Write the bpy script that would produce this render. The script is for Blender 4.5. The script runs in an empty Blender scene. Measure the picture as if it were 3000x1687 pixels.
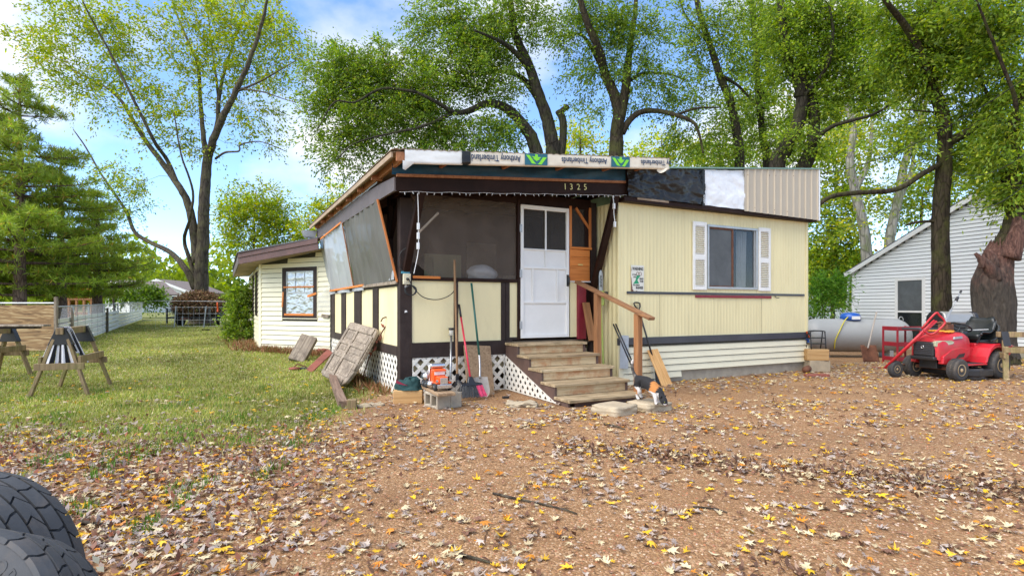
import bpy, bmesh, math, random
import numpy as np
from mathutils import Vector, Matrix, noise
random.seed(7)
rng = np.random.default_rng(11)
sc = bpy.context.scene
COL = sc.collection
R = math.radians

# ------------------------------------------------------------------ camera
CAM_H, FPX, HOR = 1.35, 1640.0, 898.0          # eye height (m), focal length and horizon row in photo pixels
cam_d = bpy.data.cameras.new('camera')
cam_d.sensor_width = 36.0
cam_d.lens = 36.0 * FPX / 3000.0
cam_d.shift_y = (HOR - 843.5) / 3000.0
cam_d.clip_start = 0.05
cam_d.clip_end = 2000.0
cam = bpy.data.objects.new('camera', cam_d)
cam.location = (0, 0, CAM_H)
cam.rotation_euler = (R(90), 0, 0)
COL.objects.link(cam)
sc.camera = cam

# ------------------------------------------------------------------ sky, sun, exposure
SUN_AZ, SUN_EL = R(-125), R(50)     # compass angle from +Y towards +X; elevation
world = bpy.data.worlds.new('World')
sc.world = world
world.use_nodes = True
wn, wl = world.node_tree.nodes, world.node_tree.links
wn.clear()
w_out = wn.new('ShaderNodeOutputWorld')
w_bg = wn.new('ShaderNodeBackground')
w_bg.inputs['Strength'].default_value = 0.15
# 0.15 is the upper end of the usual range for this sky
sky = wn.new('ShaderNodeTexSky')
sky.sky_type = 'NISHITA'
sky.sun_disc = False
sky.sun_elevation = SUN_EL
sky.sun_rotation = SUN_AZ
sky.air_density = 0.75
sky.dust_density = 0.1
sky.ozone_density = 3.0
w_tc = wn.new('ShaderNodeTexCoord')
w_map = wn.new('ShaderNodeMapping')
w_map.inputs['Location'].default_value = (7.7, 3.1, 0.4)
w_map.inputs['Scale'].default_value = (1.0, 1.0, 1.7)
w_n = wn.new('ShaderNodeTexNoise')
w_n.inputs['Scale'].default_value = 2.3
w_n.inputs['Detail'].default_value = 9.0
w_n.inputs['Roughness'].default_value = 0.52
w_ramp = wn.new('ShaderNodeValToRGB')
w_ramp.color_ramp.elements[0].position = 0.45
w_ramp.color_ramp.elements[0].color = (0, 0, 0, 1)
w_ramp.color_ramp.elements[1].position = 0.62
w_ramp.color_ramp.elements[1].color = (1, 1, 1, 1)
w_sat = wn.new('ShaderNodeHueSaturation')
w_sat.inputs['Saturation'].default_value = 1.05
w_sat.inputs['Hue'].default_value = 0.50
w_mix = wn.new('ShaderNodeMix')
w_mix.data_type = 'RGBA'
w_mix.inputs['B'].default_value = (3.3, 3.33, 3.36, 1)
wl.new(w_tc.outputs['Generated'], w_map.inputs['Vector'])
wl.new(w_map.outputs['Vector'], w_n.inputs['Vector'])
wl.new(w_n.outputs['Fac'], w_ramp.inputs['Fac'])
wl.new(w_ramp.outputs['Color'], w_mix.inputs['Factor'])
wl.new(sky.outputs['Color'], w_sat.inputs['Color'])
wl.new(w_sat.outputs['Color'], w_mix.inputs['A'])
wl.new(w_mix.outputs['Result'], w_bg.inputs['Color'])
wl.new(w_bg.outputs['Background'], w_out.inputs['Surface'])

sun_d = bpy.data.lights.new('sun', 'SUN')
sun_d.energy = 2.2
sun_d.angle = R(60)
sun_d.color = (1.0, 0.955, 0.90)
sun = bpy.data.objects.new('sun', sun_d)
sdir = Vector((math.sin(SUN_AZ) * math.cos(SUN_EL), math.cos(SUN_AZ) * math.cos(SUN_EL), math.sin(SUN_EL)))
sun.rotation_euler = (-sdir).to_track_quat('-Z', 'Y').to_euler()
sun.location = (0, -20, 30)
COL.objects.link(sun)

vs = sc.view_settings
vs.view_transform = 'Standard'
vs.look = 'None'
vs.exposure = 1.35
vs.gamma = 1.0
sc.cycles.use_denoising = True
sc.cycles.max_bounces = 6
sc.cycles.transparent_max_bounces = 12

# ------------------------------------------------------------------ geometry helpers
def sstep(a, b, x):
    t = min(1.0, max(0.0, (x - a) / (b - a)))
    return t * t * (3 - 2 * t)

def gh(x, y):
    """height of the ground"""
    left = 1.0 - sstep(-5.0, 2.0, x)
    z = left * (0.2 * sstep(8.6, 14.5, y) + 0.0127 * max(0.0, min(y, 60) - 14.5))
    z += (1 - left) * (-0.10 * sstep(12.0, 17.0, y))
    z += 0.012 * noise.noise(Vector((x * 0.7, y * 0.7, 3.1)))
    return z

def W(px, py, d):
    """photo pixel at depth d metres -> world point"""
    return Vector(((px - 1500.0) / FPX * d, d, CAM_H + (HOR - py) / FPX * d))

def G(px, py):
    """photo pixel of a foot point -> world point on the ground"""
    z = 0.0
    for _ in range(6):
        d = (CAM_H - z) * FPX / (py - HOR)
        p = W(px, py, d)
        z = gh(p.x, p.y)
    return Vector((p.x, p.y, z))

def at(px, d):
    x = (px - 1500.0) / FPX * d
    return Vector((x, d, gh(x, d)))

class MB:
    """collects shapes, then links them as ONE mesh object"""
    def __init__(s):
        s.v, s.f = [], []
    def add(s, vs_, fs_):
        o = len(s.v)
        s.v += [tuple(p) for p in vs_]
        s.f += [tuple(i + o for i in f) for f in fs_]
        return s
    def bx(s, x0, x1, y0, y1, z0, z1):
        return s.add([(x0, y0, z0), (x1, y0, z0), (x1, y1, z0), (x0, y1, z0), (x0, y0, z1), (x1, y0, z1), (x1, y1, z1), (x0, y1, z1)],
                     [(3, 2, 1, 0), (4, 5, 6, 7), (0, 1, 5, 4), (1, 2, 6, 5), (2, 3, 7, 6), (3, 0, 4, 7)])
    def box(s, c, size, rot=None):
        hx, hy, hz = size[0] / 2, size[1] / 2, size[2] / 2
        m = rot if rot is not None else Matrix.Identity(3)
        c = Vector(c)
        ps = [c + m @ Vector(q) for q in ((-hx, -hy, -hz), (hx, -hy, -hz), (hx, hy, -hz), (-hx, hy, -hz), (-hx, -hy, hz), (hx, -hy, hz), (hx, hy, hz), (-hx, hy, hz))]
        return s.add(ps, [(3, 2, 1, 0), (4, 5, 6, 7), (0, 1, 5, 4), (1, 2, 6, 5), (2, 3, 7, 6), (3, 0, 4, 7)])
    def beam(s, a, b, w, h, up=(0, 0, 1)):
        a, b = Vector(a), Vector(b)
        t = (b - a).normalized()
        side = t.cross(Vector(up))
        if side.length < 1e-4:
            side = t.cross(Vector((1, 0, 0)))
        side.normalize()
        n = side.cross(t)
        q = [a + side * (sx * w / 2) + n * (sy * h / 2) for sx, sy in ((-1, -1), (1, -1), (1, 1), (-1, 1))]
        q += [b + side * (sx * w / 2) + n * (sy * h / 2) for sx, sy in ((-1, -1), (1, -1), (1, 1), (-1, 1))]
        return s.add(q, [(0, 1, 2, 3), (7, 6, 5, 4), (1, 0, 4, 5), (2, 1, 5, 6), (3, 2, 6, 7), (0, 3, 7, 4)])
    def tube(s, pts, rad, n=8, closed=False, cap=True):
        pts = [Vector(p) for p in pts]
        m = len(pts)
        if not hasattr(rad, '__len__'):
            rad = [rad] * m
        o = len(s.v)
        prev = None
        for i, p in enumerate(pts):
            if closed:
                t = pts[(i + 1) % m] - pts[i - 1]
            else:
                t = pts[min(i + 1, m - 1)] - pts[max(i - 1, 0)]
            t.normalize()
            if prev is None:
                prev = t.cross(Vector((0.31, 0.17, 0.94)))
                if prev.length < 0.05:
                    prev = t.cross(Vector((1, 0, 0)))
            x = prev - t * prev.dot(t)
            x.normalize()
            prev = x
            y = t.cross(x)
            for k in range(n):
                a = 2 * math.pi * k / n
                s.v.append(tuple(p + x * (rad[i] * math.cos(a)) + y * (rad[i] * math.sin(a))))
        for i in range(m if closed else m - 1):
            j = (i + 1) % m
            for k in range(n):
                k2 = (k + 1) % n
                s.f.append((o + i * n + k, o + i * n + k2, o + j * n + k2, o + j * n + k))
        if cap and not closed:
            s.f.append(tuple(o + k for k in range(n))[::-1])
            s.f.append(tuple(o + (m - 1) * n + k for k in range(n)))
        return s
    def lathe(s, prof, n=24, c=(0, 0, 0), axis='Z'):
        """prof: list of (radius, height along the axis)"""
        c = Vector(c)
        o = len(s.v)
        for r_, h_ in prof:
            for k in range(n):
                a = 2 * math.pi * k / n
                p = (r_ * math.cos(a), r_ * math.sin(a), h_)
                if axis == 'X':
                    p = (p[2], p[0], p[1])
                elif axis == 'Y':
                    p = (p[1], p[2], p[0])
                s.v.append(tuple(c + Vector(p)))
        for i in range(len(prof) - 1):
            for k in range(n):
                k2 = (k + 1) % n
                s.f.append((o + i * n + k, o + i * n + k2, o + (i + 1) * n + k2, o + (i + 1) * n + k))
        if prof[0][0] > 1e-5:
            s.f.append(tuple(o + k for k in range(n))[::-1])
        if prof[-1][0] > 1e-5:
            s.f.append(tuple(o + (len(prof) - 1) * n + k for k in range(n)))
        return s
    def prism(s, poly, fa, fb):
        """poly: 2-D outline; fa / fb map an outline point to the two end faces"""
        o = len(s.v)
        n = len(poly)
        s.v += [tuple(fa(*p)) for p in poly] + [tuple(fb(*p)) for p in poly]
        s.f.append(tuple(o + k for k in range(n))[::-1])
        s.f.append(tuple(o + n + k for k in range(n)))
        for k in range(n):
            k2 = (k + 1) % n
            s.f.append((o + k, o + k2, o + n + k2, o + n + k))
        return s
    def grid(s, nu, nv, fn):
        o = len(s.v)
        for j in range(nv + 1):
            for i in range(nu + 1):
                s.v.append(tuple(fn(i / nu, j / nv)))
        for j in range(nv):
            for i in range(nu):
                a = o + j * (nu + 1) + i
                s.f.append((a, a + 1, a + nu + 2, a + nu + 1))
        return s
    def ball(s, c, r, nu=12, nv=8):
        c = Vector(c)
        r = r if hasattr(r, '__len__') else (r, r, r)
        o = len(s.v)
        for j in range(nv + 1):
            th = math.pi * j / nv
            for i in range(nu):
                ph = 2 * math.pi * i / nu
                s.v.append(tuple(c + Vector((r[0] * math.sin(th) * math.cos(ph), r[1] * math.sin(th) * math.sin(ph), r[2] * math.cos(th)))))
        for j in range(nv):
            for i in range(nu):
                i2 = (i + 1) % nu
                s.f.append((o + j * nu + i, o + (j + 1) * nu + i, o + (j + 1) * nu + i2, o + j * nu + i2))
        return s
    def mesh(s, name, smooth=False):
        me = bpy.data.meshes.new(name)
        me.from_pydata(s.v, [], s.f)
        if smooth:
            me.polygons.foreach_set('use_smooth', [True] * len(me.polygons))
        me.update()
        return me
    def build(s, name, mat, parent=None, loc=None, rotz=0.0, smooth=False, bevel=0.0, world=False, seg=1):
        if world and parent is not None:
            inv = Matrix.LocRotScale(parent.location, parent.rotation_euler, None).inverted()
            s.v = [tuple(inv @ Vector(p)) for p in s.v]
        return link(name, s.mesh(name, smooth), mat, parent, loc, rotz, bevel, seg)
    def solo(s, name, mat, label, cat, group=None, kind=None, smooth=False, bevel=0.0):
        """a thing made of one mesh; its origin goes to the middle of its foot"""
        xs, ys, zs = zip(*s.v)
        o = Vector(((min(xs) + max(xs)) / 2, (min(ys) + max(ys)) / 2, min(zs)))
        s.v = [(p[0] - o.x, p[1] - o.y, p[2] - o.z) for p in s.v]
        ob = link(name, s.mesh(name, smooth), mat, None, o, 0.0, bevel)
        return tag(ob, label, cat, group, kind)

def link(name, me, mat, parent=None, loc=None, rotz=0.0, bevel=0.0, seg=1):
    ob = bpy.data.objects.new(name, me)
    if mat is not None and not me.materials:
        me.materials.append(mat)
    COL.objects.link(ob)
    if parent is not None:
        ob.parent = parent
    if loc is not None:
        ob.location = loc
    if rotz:
        ob.rotation_euler = (0, 0, rotz)
    if bevel:
        b = ob.modifiers.new('bevel', 'BEVEL')
        b.width = bevel
        b.segments = seg
        b.limit_method = 'ANGLE'
        b.angle_limit = R(35)
    return ob

def tag(o, label=None, cat=None, group=None, kind=None):
    if label: o['label'] = label
    if cat: o['category'] = cat
    if group: o['group'] = group
    if kind: o['kind'] = kind
    return o

def thing(name, label, cat, loc=(0, 0, 0), rotz=0.0, group=None):
    o = bpy.data.objects.new(name, None)
    o.empty_display_size = 0.2
    COL.objects.link(o)
    o.location = loc
    o.rotation_euler = (0, 0, rotz)
    return tag(o, label, cat, group)

def copy_tree(o, parent=None):
    c = o.copy()
    COL.objects.link(c)
    c.parent = parent
    for ch in list(o.children):
        copy_tree(ch, c)
    return c

def basis(a, b, roll=0.0):
    """matrix whose local +Z runs from a to b, origin at a"""
    a, b = Vector(a), Vector(b)
    q = (b - a).to_track_quat('Z', 'Y')
    return Matrix.Translation(a) @ q.to_matrix().to_4x4() @ Matrix.Rotation(roll, 4, 'Z')

def plank(name, mat, a, b, w, t, label=None, cat=None, roll=0.0, bevel=0.004, face=None, group=None):
    """a straight board from a to b: local Z along the board, X its width, Y its thickness"""
    a, b = Vector(a), Vector(b)
    ln = (b - a).length
    m = MB().bx(-w / 2, w / 2, -t / 2, t / 2, 0, ln)
    ob = link(name, m.mesh(name), mat, None, None, 0, bevel)
    if face is not None:            # direction the broad side looks to
        z = (b - a).normalized()
        y = Vector(face)
        y = (y - z * y.dot(z)).normalized()
        x = y.cross(z)
        mm = Matrix((x, y, z)).transposed().to_4x4()
        mm.translation = a
        ob.matrix_world = mm
    else:
        ob.matrix_world = basis(a, b, roll)
    if label:
        tag(ob, label, cat, group)
    return ob

def text_mesh(txt, size, extrude=0.0, space=1.0, bold=0.0):
    cu = bpy.data.curves.new('lettering', 'FONT')
    cu.body = txt
    cu.size = size
    cu.extrude = extrude
    cu.offset = bold
    cu.space_character = space
    cu.align_x = 'CENTER'
    cu.align_y = 'CENTER'
    cu.resolution_u = 3
    ob = bpy.data.objects.new('lettering', cu)
    COL.objects.link(ob)
    dg = bpy.context.evaluated_depsgraph_get()
    me = bpy.data.meshes.new_from_object(ob.evaluated_get(dg))
    bpy.data.objects.remove(ob)
    bpy.data.curves.remove(cu)
    me.materials.clear()
    return me

def smooth_path(pts, sub=6):
    """Catmull-Rom through tuples of any length"""
    P = [np.array(p, float) for p in pts]
    if len(P) < 3:
        return [tuple(P[0] + (P[-1] - P[0]) * i / sub) for i in range(sub + 1)]
    out = []
    for i in range(len(P) - 1):
        p0 = P[i - 1] if i > 0 else 2 * P[0] - P[1]
        p1, p2 = P[i], P[i + 1]
        p3 = P[i + 2] if i + 2 < len(P) else 2 * P[-1] - P[-2]
        for k in range(sub):
            t = k / sub
            out.append(tuple(0.5 * ((2 * p1) + (-p0 + p2) * t + (2 * p0 - 5 * p1 + 4 * p2 - p3) * t * t + (-p0 + 3 * p1 - 3 * p2 + p3) * t ** 3)))
    out.append(tuple(P[-1]))
    return out
# ------------------------------------------------------------------ materials
def _new(name):
    m = bpy.data.materials.new(name)
    m.use_nodes = True
    nt = m.node_tree
    nt.nodes.clear()
    out = nt.nodes.new('ShaderNodeOutputMaterial')
    b = nt.nodes.new('ShaderNodeBsdfPrincipled')
    nt.links.new(b.outputs['BSDF'], out.inputs['Surface'])
    return m, nt, b, out

def _n(nt, kind, **kw):
    n = nt.nodes.new(kind)
    for k, v in kw.items():
        if k in n.inputs:
            n.inputs[k].default_value = v
        else:
            setattr(n, k, v)
    return n

def _mix(nt, fac, a, b, mode='MIX'):
    n = nt.nodes.new('ShaderNodeMix')
    n.data_type = 'RGBA'
    n.blend_type = mode
    for sock, val in (('Factor', fac), ('A', a), ('B', b)):
        if hasattr(val, 'links'):
            nt.links.new(val, n.inputs[sock])
        elif sock == 'Factor':
            n.inputs[sock].default_value = val
        else:
            n.inputs[sock].default_value = (*val[:3], 1)
    return n.outputs['Result']

def _ramp(nt, fac, stops):
    r = nt.nodes.new('ShaderNodeValToRGB')
    e = r.color_ramp.elements
    while len(e) < len(stops):
        e.new(0.5)
    for i, (p, c) in enumerate(stops):
        e[i].position = p
        e[i].color = (*c[:3], 1) if hasattr(c, '__len__') else (c, c, c, 1)
    nt.links.new(fac, r.inputs['Fac'])
    return r.outputs['Color']

def _coord(nt, scale=(1, 1, 1), loc_random=True):
    tc = _n(nt, 'ShaderNodeTexCoord')
    mp = _n(nt, 'ShaderNodeMapping')
    mp.inputs['Scale'].default_value = scale
    nt.links.new(tc.outputs['Object'], mp.inputs['Vector'])
    if loc_random:
        oi = _n(nt, 'ShaderNodeObjectInfo')
        mu = _n(nt, 'ShaderNodeMath', operation='MULTIPLY')
        mu.inputs[1].default_value = 37.0
        nt.links.new(oi.outputs['Random'], mu.inputs[0])
        cx = _n(nt, 'ShaderNodeCombineXYZ')
        for k in range(3):
            nt.links.new(mu.outputs[0], cx.inputs[k])
        nt.links.new(cx.outputs[0], mp.inputs['Location'])
    return mp.outputs['Vector']

def _noise(nt, vec, scale, detail=5.0, rough=0.6, dist=0.0):
    n = _n(nt, 'ShaderNodeTexNoise')
    n.inputs['Scale'].default_value = scale
    n.inputs['Detail'].default_value = detail
    n.inputs['Roughness'].default_value = rough
    n.inputs['Distortion'].default_value = dist
    nt.links.new(vec, n.inputs['Vector'])
    return n.outputs['Fac']

def _bump(nt, b, fac, strength, dist=0.01):
    bp = _n(nt, 'ShaderNodeBump')
    bp.inputs['Strength'].default_value = strength
    bp.inputs['Distance'].default_value = dist
    nt.links.new(fac, bp.inputs['Height'])
    nt.links.new(bp.outputs['Normal'], b.inputs['Normal'])

def _vary(nt, col, amount):
    """small brightness change from one object to the next"""
    if amount <= 0:
        return col
    oi = _n(nt, 'ShaderNodeObjectInfo')
    mr = _n(nt, 'ShaderNodeMapRange')
    mr.inputs['To Min'].default_value = 1 - amount
    mr.inputs['To Max'].default_value = 1 + amount
    nt.links.new(oi.outputs['Random'], mr.inputs['Value'])
    hs = _n(nt, 'ShaderNodeHueSaturation')
    nt.links.new(mr.outputs['Result'], hs.inputs['Value'])
    nt.links.new(col, hs.inputs['Color'])
    return hs.outputs['Color']

def paint(name, col, rough=0.55, var=0.12, ns=3.0, bump=0.15, bs=70.0, dirt=0.0, dirtcol=(0.12, 0.09, 0.06), ds=2.5, metal=0.0, ov=0.04, stretch=(1, 1, 1), coat=0.0, chips=None, chipcol=(0.3, 0.2, 0.12), spec=0.5):
    m, nt, b, out = _new(name)
    v = _coord(nt, stretch)
    f = _noise(nt, v, ns, 6, 0.65)
    lo = tuple(c * (1 - var) for c in col)
    hi = tuple(min(1, c * (1 + var)) for c in col)
    c = _ramp(nt, f, [(0.3, lo), (0.7, hi)])
    if dirt > 0:
        d = _noise(nt, v, ds, 8, 0.7, 0.6)
        c = _mix(nt, _ramp(nt, d, [(0.5, 0.0), (0.78, dirt)]), c, dirtcol)
    if chips:
        k = _noise(nt, v, chips[1], 8, 0.75, 0.3)
        c = _mix(nt, _ramp(nt, k, [(chips[0], 0.0), (chips[0] + 0.02, 1.0)]), c, chipcol)
    c = _vary(nt, c, ov)
    nt.links.new(c, b.inputs['Base Color'])
    b.inputs['Roughness'].default_value = rough
    b.inputs['Metallic'].default_value = metal
    b.inputs['Specular IOR Level'].default_value = spec
    if coat:
        b.inputs['Coat Weight'].default_value = coat
        b.inputs['Coat Roughness'].default_value = 0.15
    if bump:
        _bump(nt, b, _noise(nt, v, bs, 5, 0.7), bump, 0.004)
    return m

def wood(name, c1, c2, c3, axis='Z', rough=0.75, gs=28.0, bump=0.35, ov=0.12, stain=None, lo=0.30, hi=0.72, dist=1.2, k=0.06):
    m, nt, b, out = _new(name)
    st = {'X': (k, 1, 1), 'Y': (1, 0.06, 1), 'Z': (1, 1, 0.06)}[axis]
    v = _coord(nt, st)
    f = _noise(nt, v, gs, 6, 0.62, dist)
    c = _ramp(nt, f, [(lo, c1), ((lo + hi) / 2, c2), (hi, c3)])
    if stain:
        v2 = _coord(nt)
        d = _noise(nt, v2, 4.0, 7, 0.7, 0.5)
        c = _mix(nt, _ramp(nt, d, [(0.48, 0.0), (0.68, 0.85)]), c, stain)
    c = _vary(nt, c, ov)
    nt.links.new(c, b.inputs['Base Color'])
    b.inputs['Roughness'].default_value = rough
    _bump(nt, b, f, bump, 0.006)
    return m

def leafmat(name, trans=0.35, rough=0.5, sat=1.0):
    """leaf faces: colour from the per-face attribute 'lc', light passes through"""
    m, nt, b, out = _new(name)
    at_ = _n(nt, 'ShaderNodeAttribute', attribute_name='lc')
    nt.links.new(at_.outputs['Color'], b.inputs['Base Color'])
    b.inputs['Roughness'].default_value = rough
    b.inputs['Specular IOR Level'].default_value = 0.3
    if trans:
        tr = _n(nt, 'ShaderNodeBsdfTranslucent')
        hs = _n(nt, 'ShaderNodeHueSaturation', Saturation=1.1, Value=1.5)
        nt.links.new(at_.outputs['Color'], hs.inputs['Color'])
        nt.links.new(hs.outputs['Color'], tr.inputs['Color'])
        mx = _n(nt, 'ShaderNodeMixShader')
        mx.inputs[0].default_value = trans
        nt.links.new(b.outputs['BSDF'], mx.inputs[1])
        nt.links.new(tr.outputs['BSDF'], mx.inputs[2])
        nt.links.new(mx.outputs[0], out.inputs['Surface'])
    return m

def barkmat(name, c1, c2, moss=None, scale=9.0):
    m, nt, b, out = _new(name)
    v = _coord(nt, (1, 1, 0.22))
    f = _noise(nt, v, scale, 8, 0.7, 0.8)
    vo = _n(nt, 'ShaderNodeTexVoronoi', feature='DISTANCE_TO_EDGE')
    vo.inputs['Scale'].default_value = scale * 1.1
    nt.links.new(v, vo.inputs['Vector'])
    c = _ramp(nt, f, [(0.3, c1), (0.7, c2)])
    c = _mix(nt, _ramp(nt, vo.outputs['Distance'], [(0.0, 0.75), (0.12, 0.0)]), c, tuple(x * 0.35 for x in c1))
    if moss:
        d = _noise(nt, _coord(nt), 2.2, 7, 0.7, 0.4)
        c = _mix(nt, _ramp(nt, d, [(0.47, 0.0), (0.66, 0.8)]), c, moss)
    nt.links.new(c, b.inputs['Base Color'])
    b.inputs['Roughness'].default_value = 0.95
    b.inputs['Specular IOR Level'].default_value = 0.15
    mu = _n(nt, 'ShaderNodeMath', operation='ADD')
    nt.links.new(f, mu.inputs[0])
    nt.links.new(vo.outputs['Distance'], mu.inputs[1])
    _bump(nt, b, mu.outputs[0], 0.9, 0.05)
    return m

def sheer(name, col, alpha, rough=0.4, ns=6.0, stretch=(1, 1, 1), a2=None):
    """thin see-through sheet: mesh screen or plastic film"""
    m, nt, b, out = _new(name)
    v = _coord(nt, stretch)
    f = _noise(nt, v, ns, 6, 0.6, 0.5)
    c = _ramp(nt, f, [(0.3, tuple(x * 0.75 for x in col)), (0.7, col)])
    nt.links.new(c, b.inputs['Base Color'])
    b.inputs['Roughness'].default_value = rough
    tr = _n(nt, 'ShaderNodeBsdfTransparent')
    mx = _n(nt, 'ShaderNodeMixShader')
    al = _ramp(nt, f, [(0.3, alpha), (0.75, a2 if a2 is not None else alpha)])
    nt.links.new(al, mx.inputs[0])
    nt.links.new(tr.outputs[0], mx.inputs[1])
    nt.links.new(b.outputs[0], mx.inputs[2])
    nt.links.new(mx.outputs[0], out.inputs['Surface'])
    return m

def glass(name, col=(0.02, 0.024, 0.028), rough=0.06, alpha=0.8):
    m, nt, b, out = _new(name)
    v = _coord(nt)
    f = _noise(nt, v, 2.0, 4)
    b.inputs['Base Color'].default_value = (*col, 1)
    nt.links.new(_ramp(nt, f, [(0.3, rough * 0.6), (0.7, rough * 2.2)]), b.inputs['Roughness'])
    b.inputs['Specular IOR Level'].default_value = 0.8
    tr = _n(nt, 'ShaderNodeBsdfTransparent')
    mx = _n(nt, 'ShaderNodeMixShader')
    mx.inputs[0].default_value = alpha
    nt.links.new(tr.outputs[0], mx.inputs[1])
    nt.links.new(b.outputs[0], mx.inputs[2])
    nt.links.new(mx.outputs[0], out.inputs['Surface'])
    return m

M = {}
M['cream'] = paint('cream_metal', (0.76, 0.665, 0.375), 0.5, 0.05, 1.2, 0.12, 14, dirt=0.38, dirtcol=(0.45, 0.35, 0.16), ds=4.0, ov=0.015, stretch=(1, 1, 0.13))
M['cream_panel'] = paint('cream_paint', (0.78, 0.68, 0.40), 0.6, 0.06, 2.0, 0.2, 30, dirt=0.45, dirtcol=(0.45, 0.36, 0.2), ds=2.2, ov=0.03, stretch=(1, 1, 0.3))
M['cream_vinyl'] = paint('cream_vinyl', (0.76, 0.70, 0.50), 0.42, 0.04, 2.0, 0.05, 60, dirt=0.2, dirtcol=(0.45, 0.38, 0.24), ds=1.5, ov=0.03)
M['white_vinyl'] = paint('white_vinyl', (0.80, 0.80, 0.79), 0.42, 0.03, 2.0, 0.05, 60, dirt=0.18, dirtcol=(0.42, 0.44, 0.40), ds=1.4, ov=0.025)
M['trim'] = paint('dark_brown_paint', (0.036, 0.024, 0.021), 0.6, 0.3, 4, 0.4, 40, spec=0.2, dirt=0.3, dirtcol=(0.085, 0.065, 0.057), ds=3, ov=0.1, chips=(0.69, 7.0), chipcol=(0.26, 0.20, 0.15))
M['beam'] = paint('brown_beam_paint', (0.022, 0.0095, 0.0065), 0.6, 0.3, 4, 0.3, 50, dirt=0.25, dirtcol=(0.05, 0.026, 0.019), spec=0.15, ds=3, ov=0.1, chips=(0.73, 9.0), chipcol=(0.25, 0.16, 0.1))
M['fascia'] = paint('grey_brown_fascia', (0.125, 0.098, 0.095), 0.5, 0.2, 3, 0.2, 60, dirt=0.3, dirtcol=(0.07, 0.05, 0.045), ds=2, ov=0.05)
M['eave'] = paint('red_brown_eave_paint', (0.105, 0.050, 0.043), 0.5, 0.25, 5, 0.25, 60, dirt=0.35, dirtcol=(0.06, 0.035, 0.03), ds=3, ov=0.05, chips=(0.74, 14.0), chipcol=(0.4, 0.33, 0.3))
M['black_band'] = paint('black_band_paint', (0.045, 0.046, 0.055), 0.4, 0.2, 3, 0.15, 50, dirt=0.2, dirtcol=(0.14, 0.14, 0.15), ds=2)
M['lap_shade'] = paint('lap_shade_backing', (0.05, 0.045, 0.035), 0.9, 0.1, 4, 0)  # dark sheet behind siding boards, stands in for shade under each lap
M['concrete'] = paint('concrete', (0.36, 0.31, 0.235), 0.9, 0.2, 5, 0.5, 60, dirt=0.4, dirtcol=(0.22, 0.17, 0.12), ds=3, ov=0.08)
M['stone'] = paint('tan_stone', (0.40, 0.325, 0.22), 0.9, 0.18, 6, 0.5, 45, dirt=0.35, dirtcol=(0.28, 0.20, 0.13), ds=3, ov=0.08)
M['roof_metal'] = paint('weathered_roof_metal', (0.30, 0.23, 0.16), 0.5, 0.3, 4, 0.2, 50, dirt=0.5, dirtcol=(0.14, 0.10, 0.07), ds=3, metal=0.2)
M['soffit'] = paint('soffit_wood', (0.34, 0.25, 0.17), 0.8, 0.2, 4, 0.2, 50, dirt=0.4, dirtcol=(0.16, 0.11, 0.08))
M['tan_metal'] = paint('tan_ribbed_metal', (0.46, 0.39, 0.29), 0.45, 0.04, 2, 0.03, 40, dirt=0.15, dirtcol=(0.3, 0.23, 0.16), ds=2)
M['tarp'] = paint('blue_tarp', (0.006, 0.06, 0.12), 0.5, 0.4, 5, 0.4, 14, ov=0)
M['black_plastic'] = paint('black_plastic_sheet', (0.020, 0.020, 0.020), 0.30, 0.3, 4, 0.5, 10, ov=0, spec=0.3)
M['white_wrap'] = paint('white_house_wrap', (0.78, 0.80, 0.83), 0.5, 0.06, 5, 0.6, 9, ov=0)
M['paper_wrap'] = paint('lumber_paper_wrap', (0.74, 0.66, 0.53), 0.6, 0.1, 6, 0.5, 10, ov=0.02, dirt=0.2, dirtcol=(0.5, 0.42, 0.32))
M['white_paper'] = paint('white_paper_wrap', (0.78, 0.78, 0.75), 0.6, 0.06, 6, 0.5, 10, ov=0.02)
M['print_navy'] = paint('navy_print', (0.02, 0.045, 0.10), 0.6, 0.2, 20, 0, ov=0)
M['print_teal'] = paint('teal_print', (0.015, 0.12, 0.17), 0.6, 0.15, 8, 0.2, 20, ov=0)
M['print_green'] = paint('lime_print', (0.22, 0.66, 0.03), 0.6, 0.1, 8, 0.2, 20, ov=0)
M['gold'] = paint('brass_digit', (0.62, 0.46, 0.16), 0.35, 0.2, 20, 0, metal=0.7, ov=0)
M['white_paint'] = paint('white_door_paint', (0.79, 0.775, 0.745), 0.45, 0.04, 3, 0.1, 60, dirt=0.12, dirtcol=(0.5, 0.48, 0.45), ds=2, ov=0.02)
M['white_plastic'] = paint('white_plastic', (0.76, 0.75, 0.72), 0.4, 0.05, 4, 0.05, 40, dirt=0.2, dirtcol=(0.45, 0.4, 0.33), ds=2, ov=0.03)
M['lattice'] = paint('white_lattice', (0.78, 0.74, 0.65), 0.45, 0.05, 4, 0.05, 40, dirt=0.35, dirtcol=(0.4, 0.33, 0.25), ds=3, ov=0.04)
M['orange_wood'] = wood('orange_cedar', (0.40, 0.115, 0.02), (0.60, 0.19, 0.035), (0.68, 0.25, 0.06), 'X', gs=14, bump=0.15)
M['orange_wood_z'] = wood('orange_cedar_upright', (0.34, 0.10, 0.02), (0.5, 0.16, 0.035), (0.58, 0.21, 0.06), 'Z', gs=14, bump=0.15)
M['rafter'] = wood('rafter_wood', (0.22, 0.085, 0.035), (0.34, 0.14, 0.06), (0.42, 0.19, 0.09), 'Y', gs=16, bump=0.2)
M['step_x'] = wood('step_tread_wood', (0.22, 0.145, 0.08), (0.42, 0.31, 0.175), (0.54, 0.42, 0.26), 'X', gs=14, bump=0.7, stain=(0.17, 0.125, 0.06), lo=0.36, hi=0.66, ov=0.2)
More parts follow.
